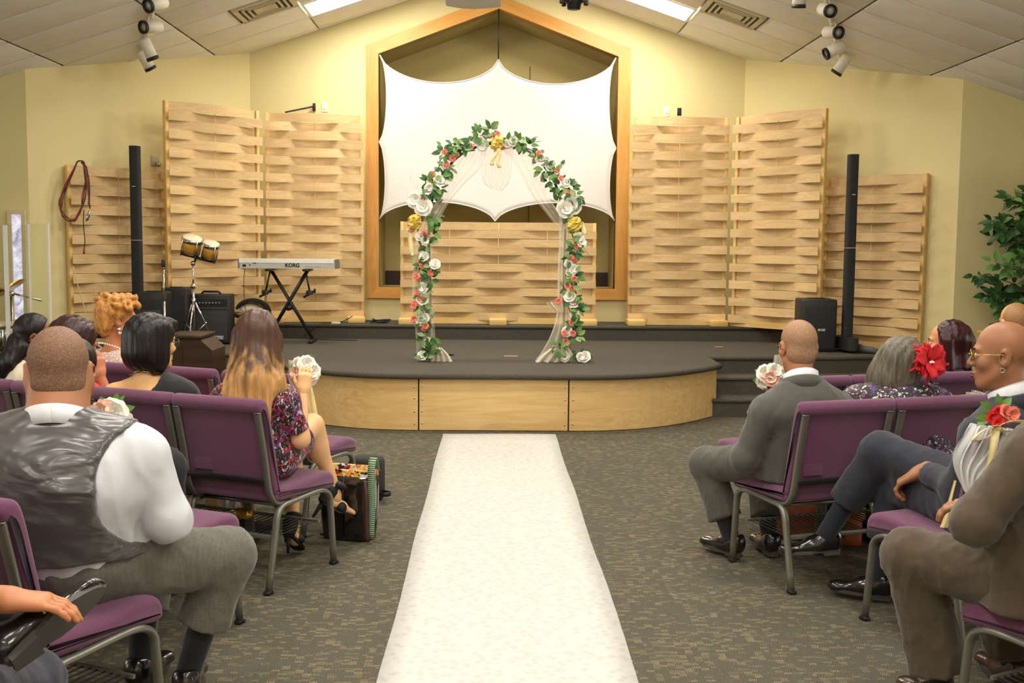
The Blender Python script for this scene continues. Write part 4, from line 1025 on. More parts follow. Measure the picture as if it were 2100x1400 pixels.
bb.build('branches', TR_, fx); eo = extra.build('inner_foliage', MATS['ficus_dark'], fx); eo['kind'] = 'stuff'
oc = thing('oak_cabinet', 'honey oak cabinet standing below the ficus behind the seated people', 'cabinet', (4.93, 9.9, 0))
zo = atY(2010, 682, 9.85).z
MB().box((0, 0, zo/2), (.55, .4, zo-.03)).build('body', TRIMW, oc); MB().box((0, 0, zo-.012), (.59, .44, .03), bev=.006).build('top', TRIMW, oc)
MB().box((0, -.206, zo*.42), (.46, .014, zo*.62), bev=.004).build('door', TRIMW, oc); MB().box((0, -.206, zo*.84), (.46, .014, zo*.14), bev=.004).build('drawer', TRIMW, oc)
# ================================================================ stacking church chairs
PURP = plain('purple_fabric', (106, 57, 86), .9, var=.07, vscale=60, bump=.25, bscale=500, sheen=.25)
FRAMEM = plain('chair_frame', (126, 124, 112), .38, .55, var=.05)
def pad_mesh(name, prof, x0, x1, rr, mat, n=4):
    """side profile (y, z) swept across x with rounded ends"""
    cy = sum(p[0] for p in prof)/len(prof); czz = sum(p[1] for p in prof)/len(prof)
    N = len(prof); nor = []
    for i in range(N):
        a, b = prof[i-1], prof[(i+1) % N]; t = Vector((b[0]-a[0], b[1]-a[1])); t = t.normalized(); nor.append((t.y, -t.x))
    area = sum(prof[i][0]*prof[(i+1) % N][1] - prof[(i+1) % N][0]*prof[i][1] for i in range(N))
    sg = -1 if area > 0 else 1
    rings = []
    for sgn, xe in ((-1, x0), (1, x1)):
        rs = []
        for k in range(n+1):
            a = PI/2*k/n; ins = rr*(1-math.sin(a)); xo = rr*(1-math.cos(a))
            rs.append((xe - sgn*xo if False else xe - sgn*rr + sgn*rr*math.cos(a), ins))
        rings += (rs if sgn < 0 else rs[::-1])
    rings.sort(key=lambda q: q[0])
    vs = []; fs = []
    for x, ins in rings:
        for (y, z), (ny, nz) in zip(prof, nor):
            vs.append((x, y + sg*ny*ins, z + sg*nz*ins))
    m = len(rings)
    for i in range(m-1):
        for k in range(N):
            k2 = (k+1) % N; fs.append((i*N+k, i*N+k2, (i+1)*N+k2, (i+1)*N+k))
    fs.append(tuple(range(N))[::-1]); fs.append(tuple((m-1)*N+k for k in range(N)))
    b = MB().add(vs, fs, None, True); return b.mesh(name, mat)
def rnd_prof(pts, n=4):
    c = [Vector((0, a, b)) for a, b in pts]; L = len(c); out = []
    for i in range(L):
        a, b, d, e = c[i-1], c[i], c[(i+1) % L], c[(i+2) % L]
        for k in range(n):
            t = k/n; q = 0.5*((2*b) + (d-a)*t + (2*a-5*b+4*d-e)*t*t + (3*b-a-3*d+e)*t**3); out.append((q.y, q.z))
    return out
CH_PARTS = []
def make_chair_meshes():
    seat = pad_mesh('seat', rnd_prof([(-.21, .40), (-.225, .435), (-.20, .462), (.0, .455), (.15, .468), (.225, .455), (.252, .415), (.235, .375), (.12, .385), (-.1, .392)]), -.247, .247, .028, PURP)
    back = pad_mesh('backrest', rnd_prof([(-.185, .44), (-.20, .55), (-.235, .72), (-.262, .83), (-.285, .866), (-.315, .866), (-.333, .842), (-.326, .815), (-.300, .79), (-.262, .62), (-.235, .46), (-.215, .435)]), -.247, .247, .02, PURP)
    def upr(s):
        pts = [(s*.222, -.322, .815), (s*.222, -.315, .79), (s*.222, -.272, .60), (s*.222, -.252, .48), (s*.222, -.232, .425), (s*.222, -.19, .39), (s*.222, -.08, .378)]
        return MB().tube(curve_pts(pts, 4), .020, 10, oval=.55, up=(1, 0, 0) if False else None).mesh('back_tube', FRAMEM)
    def legs(s):
        pts = [(s*.238, -.275, .012), (s*.238, -.225, .26), (s*.238, -.205, .34), (s*.238, -.17, .375), (s*.238, -.08, .38), (s*.238, .10, .385), (s*.238, .17, .372), (s*.238, .205, .34), (s*.238, .215, .28), (s*.238, .238, .012)]
        return MB().tube(curve_pts(pts, 4), .0175, 10, oval=.7).mesh('leg_frame', FRAMEM)
    def cap(s, y): return MB().box((s*.238, y, .009), (.032, .04, .017), bev=.005).mesh('foot_cap', BLACK)
    CH_PARTS.extend([('seat', seat), ('backrest', back), ('back_tube', upr(-1)), ('back_tube', upr(1)), ('leg_frame', legs(-1)), ('leg_frame', legs(1))])
    for s in (-1, 1):
        for y in (-.277, .24): CH_PARTS.append(('foot_cap', cap(s, y)))
    CH_PARTS.append(('crossbar', MB().box((0, -.262, .50), (.43, .012, .025), bev=.004).mesh('crossbar', BLACK)))
    CH_PARTS.append(('under_brace', MB().tube([(-.23, -.15, .372), (.23, -.15, .372)], .010, 8).tube([(-.23, .12, .375), (.23, .12, .375)], .010, 8).mesh('under_brace', FRAMEM)))
    rk = MB()
    for k in range(15): rk.tube([(-.21+.03*k, -.20, .235), (-.21+.03*k, .13, .235)], .0025, 5)
    CH_PARTS.append(('book_rack_wires', rk.mesh('book_rack_wires', plain('rack_wire', (60, 60, 56), .4, .6))))
    CH_PARTS.append(('rack_rail', MB().box((0, -.205, .235), (.47, .018, .022), bev=.003).box((0, .13, .235), (.46, .012, .012)).mesh('rack_rail', FRAMEM)))
    CH_PARTS.append(('card_pocket', MB().box((-.13, -.251, .56), (.10, .008, .075), Matrix.Rotation(R(0), 4, 'X'), bev=.006).mesh('card_pocket', PURP)))
make_chair_meshes()
def chair(x, y, yaw, label, tilt=0):
    t = thing('stacking_chair', label, 'chair', (x, y, 0), R(-yaw), 'purple church chairs')
    for nm, me in CH_PARTS: inst(me, nm, t)
    return t
for k, (x, y) in enumerate(((-1.08, 5.90), (-1.57, 6.13), (-2.06, 6.35), (-2.55, 6.58), (-3.04, 6.81))):
    chair(x, y, 25, ['empty purple front aisle chair before the person in the floral dress', 'purple padded chair in the front row behind the person in the open-back black dress', 'purple padded chair under the person in blush lace',
                     'purple padded chair under the person in the cream top', 'purple padded front row chair at the far edge beside the drum shield'][k])
for k, (x, y) in enumerate(((-1.07, 4.98), (-1.52, 5.19), (-1.97, 5.40), (-2.42, 5.61))):
    chair(x, y, 25, ['purple padded aisle chair under the person in the floral dress', 'purple padded chair under the person in the open-back black dress', 'purple padded chair under the person in red', 'purple padded chair at the outer end of the row of the person in red'][k])
for k, (x, y) in enumerate(((-1.33, 4.15), (-1.80, 4.38), (-2.26, 4.58))):
    chair(x, y, 25, ['empty purple aisle chair with white bouquet before the person in the satin vest', 'purple chair under the half hidden person behind the satin vest', 'purple chair at the picture edge beyond the half hidden person'][k])
chair(-1.33, 3.13, 25, 'purple padded chair under the person in the grey satin vest')
chair(-1.42, 2.30, 22, 'purple padded chair under the person with the crossed black shoe')
for k, (x, y) in enumerate(((1.60, 5.88), (2.08, 6.03), (2.56, 6.17), (3.05, 6.32))):
    chair(x, y, -17, ['empty purple aisle chair with bouquet before the person in the grey suit', 'empty purple chair in the front row before the person with the red flower', 'purple chair under the person with the coral earring', 'purple chair under the person below the ficus'][k])
for k, (x, y) in enumerate(((1.496, 4.995), (1.975, 5.14), (2.45, 5.29))):
    chair(x, y, -17.5, ['purple padded aisle chair under the person in the grey suit', 'purple padded chair under the person with the red feather flower', 'purple chair under the person with the grey fur collar'][k])
chair(1.88, 4.20, -24, 'purple padded chair with tulle bow under the person in the navy suit')
chair(1.80, 3.13, -26, 'purple padded chair under the person in the brown suit')
# ================================================================ smooth bodies from blended shapes (surface nets)
class Prim:
    def __init__(s, kind, k=0.03, op='u', **kw):
        s.kind = kind; s.k = k; s.op = op; s.__dict__.update(kw)
        if kind == 'cone':
            s.a = np.array(s.a, float); s.b = np.array(s.b, float); m = max(s.ra, s.rb)*max(1.0, getattr(s, 'sq', 1.0))
            s.lo = np.minimum(s.a, s.b) - m; s.hi = np.maximum(s.a, s.b) + m
        elif kind == 'ell':
            s.c = np.array(s.c, float); s.r = np.array(s.r, float)
            s.M = np.array(getattr(s, 'M', np.eye(3)), float)     # rows: local axes in world
            e = np.abs(s.M.T) @ s.r; s.lo = s.c - e; s.hi = s.c + e
        elif kind == 'half':                                      # half-space, used with op 'i' (keep n.(p-c) < 0)
            s.c = np.array(s.c, float); s.n = np.array(s.n, float); s.n /= np.linalg.norm(s.n); s.lo = s.hi = None
    def f(s, X, Y, Z):
        if s.kind == 'cone':
            ba = s.b - s.a; l2 = max(1e-9, float(ba @ ba))
            px, py, pz = X - s.a[0], Y - s.a[1], Z - s.a[2]
            t = (px*ba[0] + py*ba[1] + pz*ba[2]) / l2; tc = np.clip(t, 0, 1)
            qx, qy, qz = px - tc*ba[0], py - tc*ba[1], pz - tc*ba[2]
            w_ = getattr(s, 'w', None)
            if w_ is not None:
                dd = (qx*w_[0] + qy*w_[1] + qz*w_[2])*(1.0/s.sq - 1.0); qx = qx + dd*w_[0]; qy = qy + dd*w_[1]; qz = qz + dd*w_[2]
            v = np.sqrt(qx*qx + qy*qy + qz*qz) - (s.ra + (s.rb - s.ra)*tc)
            if getattr(s, 'flat', False): v = np.maximum(v, (t - 1.0)*math.sqrt(l2))
            return v
        if s.kind == 'ell':
            px, py, pz = X - s.c[0], Y - s.c[1], Z - s.c[2]; m = s.M
            lx = px*m[0, 0] + py*m[0, 1] + pz*m[0, 2]; ly = px*m[1, 0] + py*m[1, 1] + pz*m[1, 2]; lz = px*m[2, 0] + py*m[2, 1] + pz*m[2, 2]
            r = s.r; k0 = np.sqrt((lx/r[0])**2 + (ly/r[1])**2 + (lz/r[2])**2); k1 = np.sqrt((lx/r[0]**2)**2 + (ly/r[1]**2)**2 + (lz/r[2]**2)**2)
            return k0*(k0 - 1.0)/np.maximum(k1, 1e-6)
        return (X - s.c[0])*s.n[0] + (Y - s.c[1])*s.n[1] + (Z - s.c[2])*s.n[2]
def cone(a, b, ra, rb, k=0.03, **kw): return Prim('cone', k, a=tuple(a), b=tuple(b), ra=ra, rb=rb, **kw)
def ell(c, r, k=0.03, M=None, **kw):
    if M is not None: kw['M'] = M
    return Prim('ell', k, c=tuple(c), r=tuple(r), **kw)
def half(c, n, k=0.0, **kw): return Prim('half', k, op='i', c=tuple(c), n=tuple(n), **kw)
def net(prims, res, disp=None):
    us = [p for p in prims if p.op == 'u']
    lo = np.min([p.lo for p in us], 0) - 3*res; hi = np.max([p.hi for p in us], 0) + 3*res
    n = np.ceil((hi - lo)/res).astype(int) + 1
    ax = [(lo[i] + res*np.arange(n[i])).astype(np.float32) for i in range(3)]
    d = np.full(tuple(n), 1.0, np.float32)
    for p in prims:
        if p.lo is None: sl = (slice(None),)*3
        else:
            m = p.k + 3*res; i0 = np.maximum(0, np.floor((p.lo - m - lo)/res)).astype(int); i1 = np.minimum(n, np.ceil((p.hi + m - lo)/res).astype(int) + 1)
            if np.any(i1 <= i0): continue
            sl = tuple(slice(a, b) for a, b in zip(i0, i1))
        v = p.f(ax[0][sl[0]][:, None, None], ax[1][sl[1]][None, :, None], ax[2][sl[2]][None, None, :]).astype(np.float32)
        a = d[sl]; k = p.k
        if p.op == 'u':
            r_ = np.minimum(a, v)
            if k > 0: h = np.maximum(k - np.abs(a - v), 0)/k; r_ = r_ - h*h*k*0.25
        else:
            b = -v if p.op == 's' else v
            r_ = np.maximum(a, b)
            if k > 0: h = np.maximum(k - np.abs(a - b), 0)/k; r_ = r_ + h*h*k*0.25
        d[sl] = r_
    if disp is not None: d = d + disp(ax[0][:, None, None], ax[1][None, :, None], ax[2][None, None, :]).astype(np.float32)
    s = d < 0
    c = np.zeros(tuple(n - 1), np.int8)
    for i in (0, 1):
        for j in (0, 1):
            for k in (0, 1): c += s[i:n[0]-1+i, j:n[1]-1+j, k:n[2]-1+k]
    act = np.argwhere((c > 0) & (c < 8)); N = len(act)
    idx = np.full(tuple(n - 1), -1, np.int32); idx[act[:, 0], act[:, 1], act[:, 2]] = np.arange(N)
    acc = np.zeros((N, 3)); cnt = np.zeros(N)
    corner = lambda o: d[act[:, 0] + o[0], act[:, 1] + o[1], act[:, 2] + o[2]]
    for axis in range(3):
        oth = [a for a in range(3) if a != axis]
        for u in (0, 1):
            for v in (0, 1):
                o0 = [0, 0, 0]; o0[oth[0]] = u; o0[oth[1]] = v; o1 = list(o0); o1[axis] = 1
                a, b = corner(o0), corner(o1); m = (a < 0) != (b < 0); t = np.where(m, a/np.where(m, a - b, 1), 0)
                for q in range(3): acc[:, q] += np.where(m, o0[q] + (t if q == axis else 0), 0)
                cnt += m
    V = (acc/cnt[:, None] + act)*res + lo
    F = []
    for axis in range(3):
        o1, o2 = (axis + 1) % 3, (axis + 2) % 3
        sa = [slice(0, None)]*3; sb = [slice(0, None)]*3; sa[axis] = slice(0, -1); sb[axis] = slice(1, None)
        A, B = s[tuple(sa)], s[tuple(sb)]; cr = np.argwhere(A != B)
        cr = cr[(cr[:, o1] > 0) & (cr[:, o2] > 0) & (cr[:, o1] < n[o1]-1) & (cr[:, o2] < n[o2]-1)]
        if not len(cr): continue
        fl = A[cr[:, 0], cr[:, 1], cr[:, 2]]
        def cell(du, dv):
            q = cr.copy(); q[:, o1] -= du; q[:, o2] -= dv; return idx[q[:, 0], q[:, 1], q[:, 2]]
        quad = np.stack([cell(1, 1), cell(0, 1), cell(0, 0), cell(1, 0)], 1)
        quad[~fl] = quad[~fl][:, ::-1]; F.append(quad)
    F = np.concatenate(F); return V, F
def np_mesh(name, V, F, mat, parent=None, off=None):
    if off is not None: V = V - np.array(off)
    me = D.meshes.new(name); me.vertices.add(len(V)); me.vertices.foreach_set('co', np.ascontiguousarray(V, np.float32).ravel())
    me.loops.add(4*len(F)); me.loops.foreach_set('vertex_index', np.ascontiguousarray(F, np.int32).ravel())
    me.polygons.add(len(F)); me.polygons.foreach_set('loop_start', np.arange(0, 4*len(F), 4, dtype=np.int32)); 
    me.polygons.foreach_set('use_smooth', np.ones(len(F), bool)); me.update(calc_edges=True); me.validate()
    if mat is not None: me.materials.append(mat)
    o = D.objects.new(name, me); COL.objects.link(o); o.parent = parent; return o
def folds(amp, f, seed, aniso=(1, 1, .45)):
    g = random.Random(seed); w_ = [(g.uniform(-1, 1)*f*aniso[0], g.uniform(-1, 1)*f*aniso[1], g.uniform(-1, 1)*f*aniso[2], g.uniform(0, 6)) for _ in range(5)]
    def fn(X, Y, Z):
        q = 0
        for i, (a, b, c, p) in enumerate(w_):
            q = q + np.sin(a*X + b*Y + c*Z + p + (1.3*np.sin(w_[i-1][1]*.5*X + w_[i-1][0]*.5*Y + w_[i-1][2]*.6*Z)))
        return amp*(.62 - 1.35*np.exp(-1.1*np.abs(q)))
    def fn2(X, Y, Z): return fn(X, Y, Z) + .45*fn(X*2.3 + .7, Y*2.3, Z*2.3)
    return fn2

# ---- cloth, skin and hair materials
def m_cloth(name, c, rough=.85, sheen=.2, weave=900, var=.06, bump=.25):
    if name in MATS: return MATS[name]
    t = NT(name); lin = srgb(c); v = t.coord(); f = t.noise(v, 14, 3)
    t.set(Base_Color=t.ramp(f, [(.3, tuple(x*(1-var) for x in lin)), (.7, tuple(min(1, x*(1+var)) for x in lin))]), Roughness=rough, Sheen_Weight=sheen)
    wr = t.noise(t.coord('Object', (1, 1, .4), (.5, .4, 0)), 6.0, 1.5, .4, .9)          # soft wrinkles
    rid = t.math('ABSOLUTE', t.math('SUBTRACT', wr, .5)); h = t.math('ADD', t.math('MULTIPLY', rid, 1.0), t.math('MULTIPLY', t.noise(v, weave, 2), .012*bump*4))
    t.bump(h, .32, .05); MATS[name] = t.m; return t.m
def m_skin(name, c):
    if name in MATS: return MATS[name]
    t = NT(name); lin = srgb(c); v = t.coord(); f = t.noise(v, 9, 3)
    t.set(Base_Color=t.ramp(f, [(.3, tuple(x*.88 for x in lin)), (.7, tuple(min(1, x*1.08) for x in lin))]), Roughness=.48, Subsurface_Weight=.08, Specular_IOR_Level=.4)
    t.b.inputs['Subsurface Radius'].default_value = (.012, .005, .003)
    t.bump(t.noise(v, 260, 2), .06, .002); MATS[name] = t.m; return t.m
def m_hair(name, root, tip=None, z0=0, z1=1, streak=.45, rough=.42, freq=(70, 70, 3), bump=.5, stubble=False):
    if name in MATS: return MATS[name]
    t = NT(name); v = t.coord('Object', freq); f = t.noise(v, 1.0, 4, .65)
    def band(c): l = srgb(c); return [(.30, tuple(x*(1-streak) for x in l)), (.55, l), (.78, tuple(min(1, x*(1+streak*1.2)) for x in l))]
    col = t.ramp(f, band(root))
    if tip:
        sp = t.n('SeparateXYZ'); t.l(t.coord(), sp.inputs[0]); u = t.math('DIVIDE', t.math('SUBTRACT', z0, sp.outputs[2]), z0 - z1)
        u = t.math('ADD', u, t.math('MULTIPLY', t.math('SUBTRACT', t.noise(t.coord('Object', (28, 28, 1.2)), 1.0, 3), .5), 1.6), True)
        col = t.mix(t.ramp(u, [(.2, (0, 0, 0)), (.8, (1, 1, 1))]), col, t.ramp(f, band(tip)))
    t.set(Base_Color=col, Roughness=rough, Specular_IOR_Level=.35, Anisotropic=.5); t.bump(f, bump, .006); MATS[name] = t.m; return t.m
def m_print(name, cols, scale, base, thr=.5, stretch=(1, 1, 1), ring=False, rough=.6):
    t = NT(name); v = t.coord('Object', stretch); nz = t.n('TexNoise'); nz.inputs['Scale'].default_value = scale*.35; t.l(v, nz.inputs['Vector'])
    wv = t.mix(.12, v, nz.outputs['Color'], 'ADD')
    vo = t.n('TexVoronoi'); vo.inputs['Scale'].default_value = scale; t.l(wv, vo.inputs['Vector'])
    sp = t.n('SeparateXYZ'); t.l(vo.outputs['Color'], sp.inputs[0])
    k = len(cols); stops = [(i/k, srgb(c)) for i, c in enumerate(cols)]
    col = t.ramp(sp.outputs[0], stops, 'CONSTANT')
    if ring:
        m = t.ramp(vo.outputs['Distance'], [(0, (0, 0, 0)), (.16, (1, 1, 1)), (.40, (0, 0, 0))], 'CONSTANT'); col = t.mix(m, srgb(base), col)
    else:
        m = t.ramp(vo.outputs['Distance'], [(0, (1, 1, 1)), (thr, (0, 0, 0))], 'CONSTANT'); col = t.mix(m, srgb(base), col)
    t.set(Base_Color=col, Roughness=rough, Sheen_Weight=.1); MATS[name] = t.m; return t.m

def ik(a, b, l1, l2, pole):
    a, b, pole = Vector(a), Vector(b), Vector(pole); d = b - a; L = min(d.length, (l1+l2)*.995); u = d.normalized()
    x = (l1*l1 - l2*l2 + L*L)/(2*L); h = math.sqrt(max(0, l1*l1 - x*x)); p = pole - u*pole.dot(u); p = p.normalized() if p.length > 1e-6 else u.orthogonal()
    return a + u*x + p*h
def yawv(deg): a = R(deg); return Vector((math.sin(a), math.cos(a), 0)), Vector((math.cos(a), -math.sin(a), 0))

HEAD_RES = .0052
class Person:
    def __init__(s, label, head, Y, leg=0, torso=0, face=0, pitch=0, roll=0, lean=(.05, 0), size=1.0, girth=1.0, shw=.185, female=False, skin=None, seat=.465, hs=1.0, hunch=.03, neck=1.0, belly=0.0, group=None, neckr=1.0, drop=.03):
        s.H = atY(head[0], head[1], Y); s.size = size; s.g = girth; s.female = female; s.hs = hs; s.skin = skin; s.seed = abs(hash(label)) % 1000 if False else sum(map(ord, label)) % 997
        s.tf, s.tr = yawv(torso); s.lf, s.lr = yawv(leg); ff, fr = yawv(face)
        s.P = Vector((s.H.x, s.H.y, 0)) - s.tf*lean[0] - s.tr*lean[1]; s.P.z = seat + .095
        # head matrix: x right, y forward, z up
        M = Matrix((fr, ff, Vector((0, 0, 1)))).transposed()
        M = M @ Matrix.Rotation(R(pitch), 3, 'X') @ Matrix.Rotation(R(roll), 3, 'Y'); s.HM = M.to_4x4(); s.HM.translation = s.H; s.HM = s.HM @ Matrix.Scale(hs, 4)
        s.NB = s.H + (M @ Vector((0, -.03, -.10)))*hs + Vector((0, 0, -.075*neck)) - s.tf*.012
        s.spine = lambda u: s.P.lerp(s.NB, u) - s.tf*(hunch*math.sin(PI*u))
        s.S = {sg: s.spine(.80) + s.tr*sg*shw + Vector((0, 0, -drop)) for sg in (-1, 1)}
        s.shw = shw; s.belly = belly; s.neckr = neckr
        s.J = {sg: s.P + s.lr*sg*.092*girth**.5 + Vector((0, 0, -.015)) for sg in (-1, 1)}
        s.K = {sg: s.P + s.lf*.43*size + s.lr*sg*.115 + Vector((0, 0, .01)) for sg in (-1, 1)}
        s.A = {sg: Vector((s.K[sg].x, s.K[sg].y, .112)) + s.lf*.03 for sg in (-1, 1)}
        s.FD = {sg: s.lf.copy() for sg in (-1, 1)}; s.FU = {sg: Vector((0, 0, 1)) for sg in (-1, 1)}
        s.W = {sg: s.P + s.lf*.27 + s.lr*sg*.07 + Vector((0, 0, .13)) for sg in (-1, 1)}; s.E = {}
        s.HD = {}; s.curl = {-1: .6, 1: .6}
        s.root = thing('person', label, 'person', (s.P.x, s.P.y, 0), 0, group); s.off = (s.P.x, s.P.y, 0)
    def finish_pose(s):
        for sg in (-1, 1):
            if sg not in s.E: s.E[sg] = ik(s.S[sg], s.W[sg], .285*s.size, .255*s.size, s.tr*sg*.7 - s.tf*.35 + Vector((0, 0, -.8)))
            if sg not in s.HD: s.HD[sg] = (s.W[sg] - s.E[sg]).normalized()
    # ---- shape lists
    def tm(s):
        U = (s.NB - s.P).normalized(); F_ = (s.tf - U*s.tf.dot(U)).normalized(); X = F_.cross(U); return np.array([X, F_, U])
    def torso(s, inf=0.0, hips=True, k=.07):
        g, M = s.g, s.tm(); pr = []; f = Vector(M[1]); w_ = s.shw/.185
        if hips: pr.append(ell(s.P + Vector((0, 0, .015)), (.168*g+inf, .130*g+inf, .115+inf), k))
        pr.append(ell(s.spine(.28) + f*(.012 + s.belly*.5), (.148*g+inf, .112*g+inf+s.belly*.5, .15+inf), k, M))
        pr.append(ell(s.spine(.58) + f*.01, (.156*g*(.5+.5*w_)+inf, .112*g+inf, .155+inf), k, M))
        pr.append(cone(s.S[-1]*.90 + s.S[1]*.10, s.S[1]*.90 + s.S[-1]*.10, .055*g**.5+inf, .055*g**.5+inf, .06, w=tuple(M[1]), sq=1.15))
        for sg in (-1, 1): pr.append(cone(s.spine(1.0) - Vector((0, 0, .012)), s.S[sg]*.85 + s.NB*.15, .040+inf, .046*g**.4+inf, .05))
        if s.female:
            for sg in (-1, 1): pr.append(ell(s.spine(.60) + f*.095*g + s.tr*sg*.07, (.062+inf, .058+inf, .062+inf), .05))
        return pr
    def arm(s, sg, inf=0.0, upto=1.0, k=.04, flare=0.0):
        q = .85 if s.female else 1.0; g = (s.g**.38)*q
        S, E, W = s.S[sg], s.E[sg], s.W[sg]; pr = [ell(S, (.055*g+inf,)*3, .04)]
        if upto <= .5:
            e = S.lerp(E, upto*2); pr.append(cone(S, e, .056*g+inf, .048*g+inf+flare, k, flat=True)); return pr
        pr.append(cone(S, E, .052*g+inf, .043*g+inf, .016)); pr.append(ell(E, (.043*g+inf,)*3, .03))
        w_ = E.lerp(W, (upto-.5)*2); pr.append(cone(E, w_, .042*g+inf, .029*g+inf+flare, .03, flat=upto < 1.0 or inf > 0)); return pr
    def leg(s, sg, inf=0.0, upto=1.0, k=.05, flare=0.0):
        g = s.g**.5*(.94 if s.female else 1.0); J, K, A = s.J[sg], s.K[sg], s.A[sg]
        if upto <= .5:
            e = J.lerp(K, upto*2); return [cone(J, e, .088*g+inf, .066*g+inf+flare, k, flat=True)]
        pr = [cone(J, K, .088*g+inf, .060*g+inf, k), ell(K, (.060*g+inf,)*3, .03)]
        e = K.lerp(A, (upto-.5)*2); pr.append(cone(K, e, .056*g+inf, (.036 if upto > .95 else .045)*g+inf+flare, .03, flat=inf > 0))
        if not inf or inf == -.002: pr.append(ell(K.lerp(A, .28) - s.lf*.012, (.05*g, .05*g, .085), .04))
        return pr
    def cloth(s, name, mat, prims, res=.010, fold=.004, f=42, seed=None, aniso=(1, 1, .45), cuts=()):
        V, F = net(list(prims) + list(cuts), res, folds(fold, f, s.seed if seed is None else seed, aniso) if fold else None)
        return np_mesh(name, V, F, mat, s.root, s.off)
    # ---- body
    def head_prims(s):
        fem = s.female; P = []
        P.append(ell((0, -.012, .035), (.076, .097, .088), .02))
        P.append(ell((0, .028, -.045), (.057, .060, .080) if not fem else (.054, .058, .078), .04))
        P.append(ell((0, .064, -.104), (.024, .020, .020) if not fem else (.020, .018, .017), .03))
        for sg in (-1, 1):
            P.append(cone((sg*.058, -.002, -.055), (sg*.022, .06, -.104), .017, .016, .03))
            P.append(ell((sg*.044, .060, -.028), (.022, .018, .018), .03))
        P.append(ell((0, .079, .022), (.048, .014, .010), .02))
        for sg in (-1, 1): P.append(ell((sg*.031, .096, .002), (.018, .014, .010), .012, op='s'))
        for sg in (-1, 1): P.append(ell((sg*.031, .0765, .001), (.0145, .013, .0125), .004))
        P.append(cone((0, .086, .008), (0, .106, -.030), .0085, .0125, .012))
        for sg in (-1, 1): P.append(ell((sg*.012, .096, -.034), (.009, .010, .008), .008))
        P.append(ell((0, .086, -.066), (.023, .012, .007), .008)); P.append(ell((0, .085, -.078), (.020, .012, .008), .008))
        P.append(ell((0, .100, -.0715), (.022, .010, .0022), .003, op='s'))
        for sg in (-1, 1):
            P.append(ell((sg*.081, -.012, -.006), (.010, .022, .035), .007, np.array(Matrix.Rotation(sg*.35, 3, 'Z'))))
            P.append(ell((sg*.088, -.006, -.002), (.008, .011, .018), .004, op='s'))
        return P
    def build_body(s, arms=True, legs=True, res=.012, legs_inf=-.014):
        s.finish_pose(); pr = s.torso(-.012)
        for sg in (-1, 1):
            pr += s.arm(sg, -.004 if not arms else 0)
            if legs: pr += s.leg(sg, legs_inf)
            # foot inside the shoe
            fu = s.FU[sg].normalized(); fd = (s.FD[sg] - fu*s.FD[sg].dot(fu)).normalized(); pr.append(cone(s.A[sg] - fu*.02, s.A[sg] + fd*.08 - fu*.058, .028, .016, .03))
        pr.append(cone(s.NB - Vector((0, 0, .02)), s.HM @ Vector((0, -.018, -.06)), .056*s.g**.4*(.86 if s.female else 1)*s.neckr, .056*s.hs*(.86 if s.female else 1)*s.neckr, .03))
        V, F = net(pr, res); Vs, Fs = [V], [F]; n = len(V)
        hp = s.head_prims(); nk = s.HM.inverted() @ s.NB
        hp.append(cone((0, -.020, -.06), tuple(nk), .056*(.86 if s.female else 1)*s.neckr, .057*s.g**.4*(.86 if s.female else 1)/s.hs*s.neckr, .03))
        V, F = net(hp, HEAD_RES); m = np.array(s.HM); V = V @ m[:3, :3].T + m[:3, 3]; Vs.append(V); Fs.append(F + n); n += len(V)
        for sg in (-1, 1):
            V, F = s.hand(sg); Vs.append(V); Fs.append(F + n); n += len(V)
        o = np_mesh('body', np.concatenate(Vs), np.concatenate(Fs), s.skin, s.root, s.off); s.body = o
        EYE = plain('eye_white', (236, 230, 220), .2, var=.01); IRIS = plain('iris_brown', (48, 28, 16), .15)
        for sg in (-1, 1):
            e = MB().ball((sg*.031, .0775, .001), .0128, seg=12, rings=8).build('eye', EYE, s.root); e.data.transform(Matrix.Translation(Vector(s.off)).inverted() @ s.HM)
            i = MB().ball((sg*.031, .0865, .001), .006, sq=(1, .7, 1), seg=10, rings=6).build('iris', IRIS, e); i.data.transform(Matrix.Translation(Vector(s.off)).inverted() @ s.HM)
        return s
    def lipbrow(s, brow=(30, 22, 16), lip=None):
        BR = plain('brow_%d_%d_%d' % brow, brow, .8); T = Matrix.Translation(Vector(s.off)).inverted() @ s.HM
        for sg in (-1, 1):
            b = MB().tube([(sg*.012, .093, .020), (sg*.03, .0925, .0265), (sg*.048, .078, .022)], [.0035, .0038, .002], 6).build('eyebrow', BR, s.root); b.data.transform(T)
        if lip:
            L = plain('lip_%d_%d_%d' % lip, lip, .4); b = MB().tube([(-.020, .088, -.069), (0, .0995, -.0665), (.020, .088, -.069)], [.002, .0048, .002], 6).tube([(-.018, .087, -.073), (0, .0985, -.079), (.018, .087, -.073)], [.002, .0055, .002], 6).build('lips', L, s.root); b.data.transform(T)
    def hand(s, sg):
        y = s.HD[sg].normalized(); ref = getattr(s, 'HU', {}).get(sg) or Vector((0, 0, 1)); z = (Vector(ref) - y*y.dot(Vector(ref)))
        z = z.normalized() if z.length > .1 else y.orthogonal().normalized(); x = y.cross(z)      # x to the right of the hand seen from its back
        th = -sg                                                                                    # thumb side
        c = s.curl[sg]; P = [cone((0, -.03, 0), (0, .01, 0), .027, .026, .02), cone((-.022, .02, 0), (-.026, .078, 0), .016, .013, .02, w=(0, 0, 1), sq=.9), cone((.022, .02, 0), (.026, .078, 0), .016, .013, .02), cone((0, .0, 0), (0, .082, .002), .02, .015, .02)]
